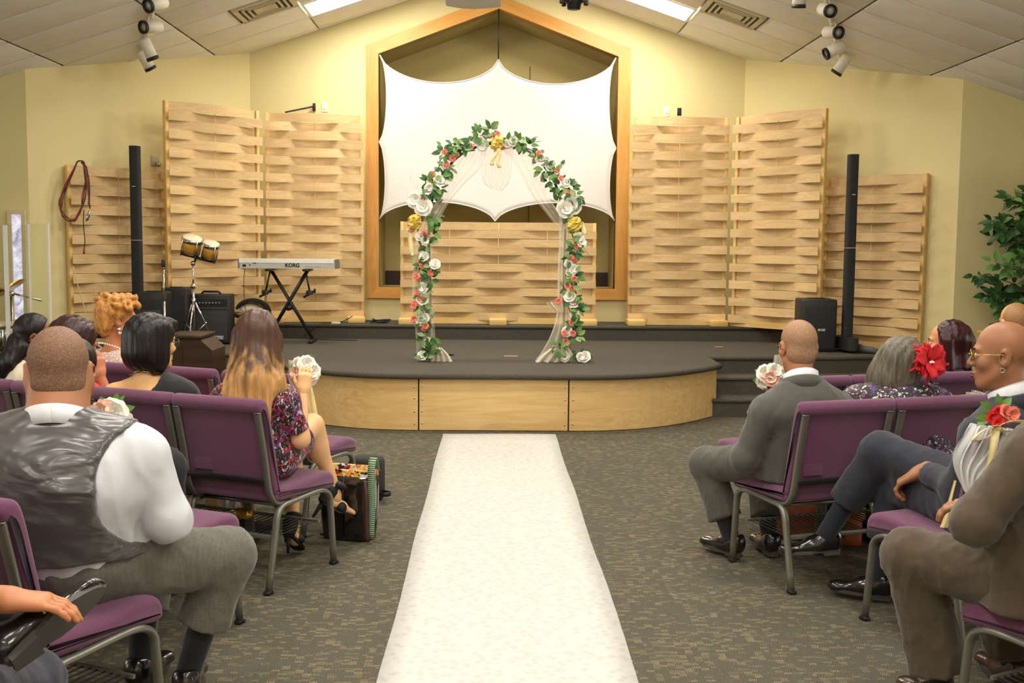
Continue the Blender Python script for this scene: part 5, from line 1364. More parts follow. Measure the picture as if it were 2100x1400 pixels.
        for i, (fx_, ln, r_) in enumerate(((-.030, .062, .0078), (-.010, .078, .0085), (.011, .082, .0088), (.031, .074, .0085))):
            fx2 = fx_*th*-1 if th > 0 else fx_; fx2 = fx_ if th > 0 else -fx_
            if th > 0: ln_ = (.062, .078, .082, .074)[i]
            else: ln_ = ln
            p = Vector((fx2, .082, 0)); a = c*.55 + .04*i
            for j, fr_ in enumerate((.45, .32, .23)):
                d = Vector((0, math.cos(a), -math.sin(a))); q = p + d*ln*fr_; P.append(cone(p, q, r_*(1-.06*j), r_*(.95-.08*j), .006)); p = q; a += c*(.9 if j == 0 else .7)
        t0 = Vector((th*.024, .012, -.004)); t1 = t0 + Vector((th*.026, .030, -.012)); t2 = t1 + Vector((th*.008, .030, -.008 - .01*c)); P += [cone(t0, t1, .014, .0105, .015), cone(t1, t2, .0105, .0085, .006)]
        V, F = net(P, .0042); m = np.array(Matrix((x, y, z)).transposed()); sc = (.92 if s.female else 1.05)*s.size
        return V*sc @ m.T + np.array(s.W[sg] + y*.012), F
    # ---- head dressing in head space
    def hnet(s, name, mat, prims, res=.006, disp=None, parent=None):
        V, F = net(prims, res, disp); m = np.array(s.HM); V = V @ m[:3, :3].T + m[:3, 3]
        return np_mesh(name, V, F, mat, parent or s.root, s.off)
    def hm(s, mb, name, mat, parent=None):
        o = mb.build(name, mat, parent or s.root); o.data.transform(Matrix.Translation(Vector(s.off)).inverted() @ s.HM); return o
    def cap(s, mat, thick=.004, front=.062, low=-.055, name='hair', recede=0.0, res=.006, disp=None):
        P = [ell((0, -.012, .035), (.076+thick, .097+thick, .088+thick), .01), ell((0, -.045, -.03), (.066+thick, .055+thick, .055), .02)]
        P.append(half((0, front, .04), (0, 1, -.55 + recede), .006)); P.append(half((0, -.02, low), (0, .45, -1), .006))
        for sg in (-1, 1): P.append(ell((sg*.083, -.008, -.006), (.02, .026, .034), .004, op='s'))
        return s.hnet(name, mat, P, res, disp)
    def glasses(s, mat, lens=True, thick=.0022):
        t = MB()
        for sg in (-1, 1):
            c = Vector((sg*.033, .104, .0)); pts = [c + Vector((.025*math.cos(a)*1.0, -.006*abs(math.cos(a))*(1 if sg*math.cos(a) > 0 else 0), .018*math.sin(a))) for a in np.linspace(0, 2*PI, 21)]
            t.tube(pts, thick, 6); t.tube([(sg*.058, .099, .004), (sg*.079, .07, .006), (sg*.084, -.005, .008), (sg*.082, -.03, -.012)], thick, 6)
        t.tube([(-.009, .106, .003), (0, .109, .006), (.009, .106, .003)], thick, 6)
        g = s.hm(t, 'glasses', mat)
        if lens:
            lm = ACR
            for sg in (-1, 1): s.hm(MB().lathe([(.0001, 0), (.024, 0)], 16, Matrix.Translation((sg*.033, .104, 0)) @ Matrix.Diagonal((1, 1, .74, 1)) @ Matrix.Rotation(PI/2, 4, 'X')), 'lens', lm, g)
    def earring(s, sg, mat, kind='stud', r_=.006):
        p = Vector((sg*.083, -.004, -.040))
        if kind == 'stud': b = MB().ball(p, r_, seg=10, rings=6)
        elif kind == 'cluster':
            b = MB()
            for k in range(9): b.ball(p + Vector((sg*.004, random.uniform(-.012, .012), -.004 - .004*k + random.uniform(-.003, .003))), .0062, seg=8, rings=5)
        else: b = MB().tube([p + Vector((0, r_*math.sin(a), -r_ + r_*math.cos(a))) for a in np.linspace(0, 2*PI, 17)], .0015, 6)
        return s.hm(b, 'earring', mat)
    def collar(s, mat, h=.045, r_=.066, drop=.01, name='collar', out=.012, gap=0.0):
        U = (s.HM @ Vector((0, -.018, -.06)) - s.NB).normalized(); b = MB(); rows = []
        base = s.NB - U*drop; F_ = (s.tf - U*s.tf.dot(U)).normalized(); X = F_.cross(U)*-1 if False else U.cross(F_)*-1
        n = 28; a0 = gap
        for a in np.linspace(a0, 2*PI - a0, n):
            d = F_*math.cos(a) + X*math.sin(a); fr = .5 - .5*math.cos(a)   # 0 front .. 1 back
            low = base + d*(r_ + out) - U*.030 - U*.02*(1-fr); top_ = base + d*(r_*.98) + U*(h*(.45 + .55*fr)); roll_ = base + d*(r_ + out*.9) + U*(h*(.35+.45*fr))
            rows.append([base + d*(r_*.96), top_, roll_, low])
        b.grid(rows, thick=.003); return b.build(name, mat, s.root, True)
    def shoe(s, sg, mat, sole, kind='oxford'):
        A, f, u = s.A[sg], s.FD[sg].normalized(), s.FU[sg].normalized(); f = (f - u*f.dot(u)).normalized(); w_ = f.cross(u); L = s.size
        b0 = A - u*.085
        P = [cone(A - f*.035 - u*.045, A + f*.05 - u*.045, .040, .037, .03), cone(A + f*.03 - u*.05, A + f*.155*L - u*.066, .041, .030, .04, w=tuple(u), sq=.75), cone(A - f*.03 - u*.01, A + f*.0 - u*.012, .042, .036, .03), ell(A + f*.165*L - u*.062, (.036, .036, .022), .03)]
        P.append(half(b0 + u*.010, -u, .004)); P.append(half(A + u*.012 - f*.02, u + f*.25, .006))
        V, F = net(P, .0065); o = np_mesh('shoe', V, F, mat, s.root, s.off)
        out = []
        for t in np.linspace(0, 2*PI, 28, endpoint=False):
            cx, sx = math.cos(t), math.sin(t); x = .064 + .124*L*cx; hw = .039 - .007*(cx < -.2) + .004*math.sin(x*20)
            out.append(b0 + f*x*1.0 + w_*hw*math.copysign(abs(sx)**.75, sx))
        n = len(out); sb = MB(); sb.add([p for p in out] + [p + u*.014 for p in out], [tuple(range(n))[::-1], tuple(range(n, 2*n))] + [(i, (i+1) % n, n + (i+1) % n, n + i) for i in range(n)])
        hl = [b0 + f*x*1.0 + w_*y - u*.0 for x, y in ((-.068, -.028), (-.068, .028), (-.01, .034), (-.01, -.034))]
        so = sb.build('sole', sole, o, True) if False else None
        sb2 = MB(); sb2.v, sb2.f, sb2.sm = sb.v, sb.f, sb.sm
        hq = [b0 + f*x + w_*y for x, y in ((-.058, -.022), (-.058, .022), (.012, .031), (.012, -.031))]; sb2.add(hq + [q - u*.014 for q in hq], [(0, 1, 2, 3), (7, 6, 5, 4), (0, 4, 5, 1), (1, 5, 6, 2), (2, 6, 7, 3), (3, 7, 4, 0)])
        so = sb2.build('sole', sole, s.root, True); return o
# ================================================================ the guests
def px3(x, y, Y): return atY(x, y, Y)
LEATHER = plain('black_leather', (22, 20, 19), .22, var=.1, coat=.6); SOLE = plain('shoe_sole', (70, 66, 60), .5); SOCK = m_cloth('black_sock', (20, 20, 24)); NAVYSOCK = m_cloth('navy_sock', (26, 28, 40))
WSHIRT = m_cloth('white_shirt', (226, 226, 228), .7, .1); PEARL = plain('pearl', (246, 240, 228), .2, coat=.5); GOLDM = plain('gold', (214, 176, 90), .25, .9)
def m_stripe(name, a, b, scale):
    t = NT(name); v = t.coord(); w_ = t.n('TexWave'); w_.wave_type = 'BANDS'; w_.bands_direction = 'Z'; w_.inputs['Scale'].default_value = scale; w_.inputs['Distortion'].default_value = .6; t.l(v, w_.inputs['Vector'])
    t.set(Base_Color=t.ramp(w_.outputs['Fac'], [(.35, srgb(b)), (.6, srgb(a))]), Roughness=.7); MATS[name] = t.m; return t.m
STRIPE = m_stripe('striped_shirt', (220, 219, 220), (200, 202, 208), 95)
def m_satin():
    t = NT('grey_satin'); v = t.coord('Object', (1, 1, 2.2)); n = t.noise(v, 3.6, 1.6, .45, 2.0)
    t.set(Base_Color=srgb((74, 70, 67)), Roughness=.3, Sheen_Weight=.3, Specular_IOR_Level=.6); t.bump(n, .6, .05); return t.m
SATIN = m_satin()
def m_check(name, c):
    t = NT(name); v = t.coord('Object', (160, 160, 160)); n = t.noise(v, 1, 2); big = t.noise(t.coord('Object', (2, 2, 2)), 3, 3)
    w_ = t.n('TexWave'); w_.bands_direction = 'X'; w_.inputs['Scale'].default_value = 22; t.l(t.coord(), w_.inputs['Vector'])
    l = srgb(c); col = t.ramp(n, [(.35, tuple(x*.86 for x in l)), (.65, tuple(x*1.12 for x in l))]); col = t.mix(t.math('MULTIPLY', w_.outputs['Fac'], .12), col, tuple(x*1.6 for x in l))
    t.set(Base_Color=col, Roughness=.9, Sheen_Weight=.15); t.bump(big, .3, .02); MATS[name] = t.m; return t.m
def strands(amp, f):
    def fn(X, Y, Z): return amp*(np.sin(f*X + 9*Z + 2.0*np.sin(14*Y)) + .8*np.sin(f*.83*Y + 7*Z + 1.5*np.sin(11*X)) + .5*np.sin(f*1.9*(X+Y)))
    return fn
def trousers(p, mat, hem=.90, inf=.016, fold=.0045, flare=.012, res=.010):
    pr = [ell(p.P + Vector((0, 0, .01)), (.172*p.g+inf, .132*p.g+inf, .112+inf), .06), half((p.P.x, p.P.y, p.P.z + .13), (0, 0, 1), .01)]
    for sg in (-1, 1): pr += p.leg(sg, inf, hem, .06, flare)
    return p.cloth('trousers', mat, pr, res, fold*.8, 60, None, (1, 1, .6))
def jacket(p, mat, inf=.02, up=.94, fold=.0045, hem=-.10, res=.010, name='suit_jacket', arms=(-1, 1)):
    pr = p.torso(inf, True); f = Vector(p.tm()[1])
    for sg in arms: pr += p.arm(sg, inf*.75, up, .05, .004)
    pr.append(cone(p.P + Vector((0, 0, .02)), p.P + Vector((0, 0, hem)), .15*p.g+inf, .16*p.g+inf, .06, w=tuple(p.lr), sq=1.2, flat=True))
    cuts = [ell(p.NB + Vector((0, 0, .062)) + p.tf*.012, (.088, .088, .085), .012, op='s')]
    return p.cloth(name, mat, pr, res, fold*.75, 62, None, (1, 1, .5), cuts)
def shirt(p, mat, sleeve=.94, inf=.012, fold=.004, cuts=(), name='shirt', hips=True, res=.010, f=46, neckr=.07, arms=(-1, 1)):
    pr = p.torso(inf, hips)
    if sleeve > 0:
        for sg in arms: pr += p.arm(sg, inf*.9, sleeve, .04, .006 if sleeve < .6 else 0)
    c = [ell(p.NB + Vector((0, 0, .04)), (neckr, neckr, .07), .008, op='s')] + list(cuts)
    return p.cloth(name, mat, pr, res, fold, f, None, (1, 1, .5), c)
def socks(p, mat, lo=.72):
    for sg in (-1, 1):
        V, F = net([cone(p.K[sg].lerp(p.A[sg], lo), p.A[sg] - p.FU[sg]*.02, .046, .042, .02)], .009); np_mesh('sock', V, F, mat, p.root, p.off)

# ---------------------------------------------------------------- man in the vest
p = Person('person in grey satin vest and white striped shirt, seated with back turned', (120, 762), 3.26, leg=34, torso=-2, face=-20, pitch=-4, lean=(-.03, .0), size=1.05, girth=1.55, shw=.262, hs=1.1, neckr=1.4, drop=.02, skin=m_skin('skin_brown', (176, 120, 84)), seat=.47, hunch=.07, neck=.35)
p.K[1] = px3(462, 1140, 3.52); p.A[1] = px3(385, 1400, 3.5); p.A[1].z = .115; p.K[-1] = px3(300, 1120, 3.72); p.A[-1] = px3(290, 1375, 3.6); p.A[-1].z = .115
p.E[1] = px3(345, 1062, 3.22); p.W[1] = px3(335, 1085, 3.50); p.HD[1] = Vector((-.3, .9, -.1))
p.FD[1] = Vector((-.1, 1, 0)); p.FD[-1] = Vector((.15, 1, 0))
p.build_body()
shirt(p, STRIPE, .86, .016, .006, f=34)
vm = p.torso(.031, True); p.cloth('vest', SATIN, vm, .010, .0065, 36, None, (.5, .5, 1.3), [half((p.P.x, p.P.y, p.P.z + .035), (0, 0, -1), .006), ell(p.NB + Vector((0, 0, .092)), (.098, .098, .085), .01, op='s')] +
    [ell(p.S[sg] + p.tr*sg*.06 + Vector((0, 0, -.085)), (.178, .30, .205), .012, op='s') for sg in (-1, 1)])
p.collar(WSHIRT, .034, .088, .006, 'shirt_collar', .008)
trousers(p, m_check('grey_wool', (98, 94, 84)), .80, .02, .006)
socks(p, SOCK, .6)
for sg in (-1, 1): p.shoe(sg, LEATHER, SOLE)
BUZZ = m_hair('buzz_hair', (138, 102, 76), None, freq=(190, 190, 190), streak=.5, rough=.55, bump=.6)
p.cap(BUZZ, .0035, .045, -.05, 'buzzed_hair', .2, .0055)
p.lipbrow()

# ---------------------------------------------------------------- guest with the crossed shoe
p = Person('person in purple shirt and gold ring, black dress shoe crossed over the knee', (-330, 690), 2.25, leg=22, torso=15, face=0, lean=(.0, 0), neck=.5, drop=.05, size=1.05, girth=1.2, shw=.21, skin=m_skin('skin_tan', (188, 122, 80)))
p.K[-1] = px3(-280, 1150, 2.50); p.A[-1] = px3(22, 1282, 2.42); p.FD[-1] = Vector((.24, .14, .10)); p.FU[-1] = Vector((-.75, .45, .35))
p.K[1] = px3(60, 1400, 2.75); p.A[1] = px3(60, 1720, 2.8); p.A[1].z = .115
p.W[1] = px3(-8, 1228, 2.36); p.HD[1] = Vector((.95, .15, -.10)); p.curl[1] = .35; p.E[1] = px3(-240, 1240, 2.25)
p.build_body(); shirt(p, m_cloth('purple_shirt', (88, 52, 128), .6), .92, .016)
trousers(p, m_cloth('slate_trousers', (44, 46, 58)), .84, .018)
socks(p, SOCK); 
for sg in (-1, 1): p.shoe(sg, LEATHER, SOLE)
rp = p.W[1] + p.HD[1].normalized()*.115; rd = p.HD[1].normalized()
MB().tube([rp + Vector((0, 0, .0)) + (Vector((0, 1, 0))*math.cos(a) + Vector((0, 0, 1))*math.sin(a))*.0105 + Vector((0, -.03, -.005)) for a in np.linspace(0, 2*PI, 15)], .0022, 6).build('ring', GOLDM, p.root, True)
p.cap(m_hair('black_short', (30, 24, 20), None, freq=(160, 160, 160)), .008, .06, -.05); p.lipbrow()

# ---------------------------------------------------------------- woman with long ombre hair
FLOR = m_print('floral_dress', [(20, 18, 20), (196, 30, 44), (24, 22, 26), (208, 200, 204), (20, 18, 20), (150, 34, 96), (214, 60, 50), (26, 24, 26), (122, 116, 122), (90, 40, 110)], 82, (18, 16, 18), .62, (1, 1, .55))
p = Person('person in floral dress, legs crossed, reaching for the chair bouquet', (529, 695), 4.95, leg=24, torso=12, face=-2, lean=(.0, .0), size=.95, girth=.92, shw=.150, female=True, skin=m_skin('skin_fair', (238, 186, 134)), hs=.98)
p.E[1] = px3(617, 900, 4.90); p.W[1] = px3(622, 806, 5.00); p.HD[1] = Vector((.10, .10, 1)); p.HU = {1: Vector((.15, -1, .1))}; p.curl[1] = .75
p.E[-1] = px3(420, 850, 4.95); p.W[-1] = px3(450, 870, 5.2)
p.K[1] = px3(640, 872, 5.33); p.A[1] = px3(688, 1012, 5.40); p.FD[1] = Vector((.55, .45, -.42)); p.FU[1] = Vector((.35, .2, .8))
p.K[-1] = px3(600, 905, 5.36); p.A[-1] = px3(600, 1078, 5.18); p.FD[-1] = Vector((.12, .8, -.55)); p.FU[-1] = Vector((0, .5, .85))
p.build_body(legs_inf=-.002)
dp = p.torso(.010)
for sg in (-1, 1): dp += p.arm(sg, .009, .40, .04, .006) + p.leg(sg, .016, .31, .06, .012)
p.cloth('floral_dress', FLOR, dp, .009, .004, 44, None, (1, 1, .5), [ell(p.NB + Vector((0, 0, .05)), (.075, .075, .075), .01, op='s')])
OMB = m_hair('ombre_hair', (84, 57, 42), (208, 156, 94), 1.14, .82, .32, .45, (95, 95, 2.2), .3)
hz = lambda x, y, Y: tuple(px3(x, y, Y))
HM = p.HM
hp = [ell(HM @ Vector((0, -.012, .042)), (.094, .112, .100), .02, np.array(HM.to_3x3().transposed())), cone(HM @ Vector((0, -.06, .0)), hz(520, 780, 4.80), .092, .088, .05, w=(0, 1, 0), sq=.7), cone(HM @ Vector((-.06, -.03, .0)), hz(486, 800, 4.80), .055, .062, .04, w=(0, 1, 0), sq=.6),
      cone(HM @ Vector((.06, -.03, .0)), hz(562, 790, 4.83), .055, .052, .04, w=(0, 1, 0), sq=.6), cone(hz(518, 780, 4.80), hz(500, 838, 4.77), .082, .070, .04, w=(0, 1, 0), sq=.5), cone(hz(486, 800, 4.80), hz(468, 838, 4.78), .055, .03, .04, w=(0, 1, 0), sq=.5),
      cone(hz(540, 790, 4.80), hz(547, 872, 4.77), .05, .018, .04, w=(0, 1, 0), sq=.6), cone(hz(562, 790, 4.82), hz(575, 800, 4.84), .05, .03, .04, w=(0, 1, 0), sq=.5)]
hp += [ell(HM @ Vector((0, .11, -.03)), (.075, .07, .12), .02, np.array(HM.to_3x3().transposed()), op='s')]
V, F = net(hp, .007, strands(.0017, 190)); np_mesh('long_hair', V, F, OMB, p.root, p.off)
p.lipbrow((60, 40, 26), (190, 90, 80))
HEEL = plain('black_suede', (16, 15, 15), .7)
for sg in (-1, 1):
    A, f, u = p.A[sg], p.FD[sg].normalized(), p.FU[sg].normalized(); u = (u - f*u.dot(f)).normalized(); w_ = f.cross(u)
    V, F = net([cone(A - f*.03 - u*.045, A + f*.07 - u*.045, .028, .032, .02), cone(A + f*.07 - u*.045, A + f*.14 - u*.045, .032, .024, .02, w=tuple(u), sq=.6)], .006); np_mesh('foot', V, F, p.skin, p.root, p.off)
    b = MB(); L = [A + f*x + w_*y - u*(.072) for x, y in ((-.055, -.022), (-.055, .022), (.02, .028), (.09, .036), (.15, .028), (.165, 0), (.15, -.028), (.09, -.036), (.02, -.028))]
    n = len(L); b.add([q for q in L] + [q + u*.012 for q in L], [tuple(range(n))[::-1], tuple(range(n, 2*n))] + [(i, (i+1) % n, n+(i+1) % n, n+i) for i in range(n)])
    sh = b.build('heel_shoe', HEEL, p.root, True)
    dn = Vector((0, 0, -1)) if sg < 0 else -u
    MB().cyl(A - f*.045 - u*.07, A - f*.055 - u*.07 + dn*.085, .014, .006, 10).build('stiletto', HEEL, sh).data.transform(Matrix.Translation(Vector(p.off)).inverted())
    V, F = net([cone(A - f*.045 - u*.06, A - f*.035 + u*.0, .030, .040, .02), cone(A + f*.055 - u*.052 - w_*.02, A + f*.055 - u*.052 + w_*.02, .032, .032, .02), cone(A - f*.0 + u*.045 - w_*.004, A + u*.045 + w_*.004 - f*.012, .042, .042, .01, w=tuple((f*.0 + u)), sq=.5), half(A - u*.065, -u, .004)], .006)
    np_mesh('strap', V, F, HEEL, p.root, p.off)

# ---------------------------------------------------------------- woman with black bob
p = Person('person in open-back black dress and glasses, back turned', (316, 702), 5.1, leg=25, torso=8, face=40, pitch=-3, lean=(-.02, -.05), size=1.0, girth=1.12, shw=.185, female=True, neck=.7, skin=m_skin('skin_light', (236, 184, 126)), hs=1.0)
p.build_body(legs_inf=-.002)
shirt(p, m_cloth('black_jersey', (20, 19, 20)), .62, .010, .003, [ell(p.spine(1.0) - p.tf*.06 - p.tr*.08 + Vector((0, 0, .0)), (.17, .14, .17), .01, op='s', M=None)], 'dress_top')
dk = m_cloth('black_jersey', (20, 19, 20)); pr = []
for sg in (-1, 1): pr += p.leg(sg, .02, .48)
p.cloth('dress_skirt', dk, pr, .012, .003)
BLK = m_hair('black_hair', (30, 26, 24), None, freq=(90, 90, 6), streak=.6, rough=.36)
p.hnet('bobbed_hair', BLK, [ell((0, -.03, .045), (.108, .118, .098), .03), ell((0, -.075, -.04), (.102, .075, .10), .04), ell((-.075, -.005, -.05), (.042, .075, .10), .03), ell((.075, -.03, -.05), (.042, .06, .10), .03), cone((.02, .07, .085), (-.06, .05, .05), .035, .03, .02), ell((0, .105, -.045), (.062, .06, .105), .02, op='s')], .006, strands(.002, 190))
p.glasses(plain('gunmetal', (92, 92, 90), .3, .8)); p.lipbrow((30, 22, 18), (200, 96, 84)); 
MB().tube([p.NB + (p.tf*math.cos(a) + p.tr*math.sin(a))*.062 + Vector((0, 0, -.005 - .03*math.cos(a))) for a in np.linspace(0, 2*PI, 40)], .002, 6).build('necklace', CHROME, p.root, True)
for sg in (-1, 1): p.shoe(sg, HEEL, HEEL)

# ---------------------------------------------------------------- woman in red
p = Person('person in red top holding a hand to the face', (156, 706), 5.42, leg=25, torso=25, face=42, pitch=-14, roll=6, lean=(.06, .0), size=1.0, girth=1.1, shw=.18, female=True, skin=m_skin('skin_bronze', (206, 132, 96)))
p.W[1] = px3(206, 772, 5.5); p.HD[1] = Vector((-.05, .05, 1)); p.HU = {1: Vector((.9, -.4, .2))}; p.curl[1] = 1.0; p.E[1] = px3(232, 850, 5.5)
p.build_body(legs_inf=-.002); shirt(p, m_cloth('red_knit', (206, 22, 34)), .62, .012, .004, name='red_top', neckr=.08)
pr = []
for sg in (-1, 1): pr += p.leg(sg, .02, .48)
p.cloth('skirt', m_cloth('red_knit', (206, 22, 34)), pr, .012, .003)
BRN = m_hair('brown_hair', (58, 34, 30), None, freq=(70, 70, 6), streak=.5, rough=.35)
p.hnet('brown_hair', BRN, [ell((0, -.03, .045), (.106, .118, .10), .03), ell((0, -.07, -.05), (.098, .07, .11), .04), ell((-.075, .01, -.055), (.04, .06, .12), .03), ell((.078, -.01, -.055), (.036, .05, .12), .03), ell((0, .105, -.05), (.06, .06, .10), .02, op='s')], .007, strands(.0025, 120))
p.lipbrow((40, 24, 18), (190, 60, 60))
for sg in (-1, 1): p.shoe(sg, HEEL, HEEL)

# ---------------------------------------------------------------- woman with blonde curls
p = Person('person in blush lace dress with pearl earrings and necklace', (243, 655), 6.28, leg=30, torso=30, face=62, lean=(.02, .0), size=1.0, girth=1.0, shw=.165, female=True, skin=m_skin('skin_amber', (196, 128, 84)))
p.build_body(legs_inf=-.002)
def m_lace():
    t = NT('blush_lace'); v = t.coord(); vo = t.n('TexVoronoi'); vo.inputs['Scale'].default_value = 60; t.l(v, vo.inputs['Vector'])
    t.set(Base_Color=t.ramp(vo.outputs['Distance'], [(.2, srgb((246, 226, 214))), (.5, srgb((214, 178, 162)))]), Roughness=.6); t.bump(vo.outputs['Distance'], .6, .006); return t.m
LACE = m_lace(); shirt(p, LACE, .45, .010, .002, name='lace_dress', neckr=.10)
pr = []
for sg in (-1, 1): pr += p.leg(sg, .02, .48)
p.cloth('lace_skirt', LACE, pr, .012, .003)
BLO = m_hair('blonde_hair', (206, 146, 74), None, freq=(45, 45, 30), streak=.5, rough=.4, bump=.9)
g = random.Random(5); hp = [ell((0, -.025, .045), (.092, .106, .092), .03), ell((0, -.075, -.03), (.07, .05, .07), .03)]
for k in range(80):
    a = g.uniform(-.4, PI+.4) ; b_ = g.uniform(.1, 1.35); c = Vector((.085*math.sin(b_)*math.cos(a)*1.1, -.02 + .11*math.cos(a*.9)*math.sin(b_)*.4 + g.uniform(-.07, .08), .05 + .085*math.cos(b_))); r_ = g.uniform(.011, .019)
    d = Vector((g.uniform(-1, 1), g.uniform(-1, 1), g.uniform(-.2, .6))).normalized()*.024; hp.append(cone(c - d, c + d, r_, r_*.7, .005))
hp.append(ell((0, .11, -.045), (.062, .06, .095), .02, op='s'))
p.hnet('curly_hair', BLO, hp, .0048, strands(.0034, 190))
for sg in (-1, 1): p.earring(sg, PEARL, 'cluster')
nb = MB()
for a in np.linspace(0, 2*PI, 36, endpoint=False): nb.ball(p.NB + (p.tf*math.cos(a) + p.tr*math.sin(a))*(.078) + Vector((0, 0, .005 - .04*math.cos(a))), .006, seg=8, rings=5)
nb.build('pearl_necklace', PEARL, p.root, True); p.lipbrow((80, 50, 30), (180, 70, 70))
for sg in (-1, 1): p.shoe(sg, HEEL, HEEL)

# ---------------------------------------------------------------- woman with ponytail
p = Person('person in cream top and thick black glasses near the drum shield', (70, 688), 6.42, leg=30, torso=35, face=62, pitch=-10, roll=4, lean=(.05, .0), size=1.0, girth=1.0, shw=.17, female=True, skin=m_skin('skin_deep', (150, 92, 62)))
p.build_body(); shirt(p, m_cloth('cream_knit', (238, 226, 196)), .4, .012, .003, name='cream_top', neckr=.09)
trousers(p, m_cloth('black_trousers', (26, 26, 28)), .9, .016)
p.cap(BLK, .012, .028, -.06, 'smooth_hair', .1, .007, strands(.0015, 140))
pt = [p.HM @ Vector((0, -.09, -.03)), px3(38, 715, 6.35), px3(18, 745, 6.3), px3(2, 775, 6.28)]
V, F = net([cone(pt[0], pt[1], .045, .065, .04), cone(pt[1], pt[2], .065, .06, .04), cone(pt[2], pt[3], .06, .035, .04)], .008, strands(.0025, 150)); np_mesh('ponytail', V, F, BLK, p.root, p.off)
p.glasses(BLACK, True, .0045)
for sg in (-1, 1): p.earring(sg, PEARL, 'stud', .009)
p.lipbrow()
for sg in (-1, 1): p.shoe(sg, HEEL, HEEL)
p = Person('person in sleeveless plum top cut off by the picture edge', (-52, 680), 6.62, leg=30, torso=25, face=20, size=1.0, shw=.18, female=True, skin=m_skin('skin_fair', (238, 186, 134)))
p.build_body(); shirt(p, m_cloth('plum_top', (74, 40, 70)), 0, .012, .003, name='sleeveless_top', neckr=.10); trousers(p, m_cloth('black_trousers', (26, 26, 28)), .9)
p.cap(BRN, .012, .055, -.06, 'hair', .0, .007); p.lipbrow()
for sg in (-1, 1): p.shoe(sg, HEEL, HEEL)
# ---------------------------------------------------------------- dark-haired guest half hidden
p = Person('person in black jacket mostly hidden behind the person in the satin vest', (153, 757), 4.32, leg=25, torso=20, face=10, size=1.0, girth=1.15, shw=.2, skin=m_skin('skin_brown', (176, 120, 84)))
p.build_body(); jacket(p, m_cloth('black_wool', (34, 34, 32)), res=.012); trousers(p, m_cloth('black_trousers', (26, 26, 28)), .9, res=.012)
p.cap(BLK, .010, .055, -.07, 'short_hair', .0, .007); p.lipbrow(); p.collar(m_cloth('black_wool', (34, 34, 32)), .03, .07)
for sg in (-1, 1): p.shoe(sg, LEATHER, SOLE)

# ================================================================ guests across the aisle
GREY = m_cloth('grey_suit', (80, 78, 71), .85, .2); 
p = Person('person in grey suit and dark glasses seated at the aisle, back turned', (1637, 712), 4.98, leg=-20, torso=-6, face=-4, pitch=-6, lean=(.03, -.02), size=1.02, girth=.96, shw=.195, neck=.75, drop=.07, skin=m_skin('skin_sienna', (186, 124, 84)), hs=1.03, hunch=.05)
p.K[-1] = px3(1448, 950, 5.35); p.A[-1] = px3(1500, 1115, 5.22); p.A[-1].z = .112; p.K[1] = px3(1560, 955, 5.45); p.A[1] = px3(1578, 1110, 5.25); p.A[1].z = .112
p.FD[-1] = Vector((-.55, .8, 0)); p.FD[1] = Vector((-.15, 1, 0))
p.S[-1] -= p.tf*.02; p.E[-1] = px3(1526, 940, 4.88); p.W[-1] = px3(1528, 962, 5.13)
p.build_body(); jacket(p, GREY, .022, .94, .005); trousers(p, m_check('grey_suit_leg', (80, 78, 69)), .88, .022, .005, .02)
p.collar(WSHIRT, .05, .068, -.008, 'shirt_collar'); p.collar(GREY, .03, .084, .008, 'jacket_collar', .016); socks(p, SOCK, .6)
for sg in (-1, 1): p.shoe(sg, LEATHER, SOLE)
p.cap(m_hair('grey_buzz', (168, 128, 96), None, freq=(170, 170, 170), streak=.35, rough=.6), .0028, .02, -.055, 'buzzed_hair', .55, .0055)
p.glasses(plain('dark_frame', (40, 36, 32), .3, .6), True, .0026); p.lipbrow((70, 60, 50))

# ---------------------------------------------------------------- woman with red feather flower
BLOU = m_print('patterned_blouse', [(206, 196, 170), (112, 66, 150), (226, 214, 196), (150, 60, 110), (90, 84, 150), (236, 226, 206)], 52, (26, 20, 26), .5, (1, 1, 1), True)
p = Person('person in patterned blouse with red feather flower and gold hoop earrings', (1852, 752), 5.1, leg=-17, torso=10, face=48, pitch=-12, roll=16, lean=(.06, -.05), size=1.0, girth=1.15, shw=.20, female=True, neck=.1, drop=.01, skin=m_skin('skin_chestnut', (160, 98, 62)))
p.build_body(); shirt(p, BLOU, .9, .016, .005, name='blouse', neckr=.085); trousers(p, m_cloth('black_trousers', (26, 26, 28)), .9)
GRY = m_hair('grey_hair', (112, 104, 88), None, freq=(90, 90, 6), streak=.55, rough=.5)
p.hnet('grey_hair', GRY, [ell((0, -.035, .045), (.108, .12, .102), .03), ell((-.01, -.08, -.05), (.105, .07, .12), .04), ell((-.08, .0, -.06), (.045, .07, .13), .03), ell((.07, -.03, -.06), (.045, .06, .12), .03), cone((-.07, -.06, -.08), (-.09, -.05, -.17), .05, .03, .03), ell((0, .11, -.05), (.06, .06, .10), .02, op='s')], .007, strands(.0022, 180))
FEA = plain('red_feather', (206, 26, 34), .75, var=.25, vscale=40)
fa = thing('feather_flower', 'red feather flower hair ornament worn with the patterned blouse', 'hair ornament', p.HM @ Vector((.085, -.03, .045)))
fc = fa.location.copy(); g = random.Random(9)
od = (Vector((.35, -.9, .25))).normalized(); fr = aim(fc + od*.035, od)
ptl = MB()
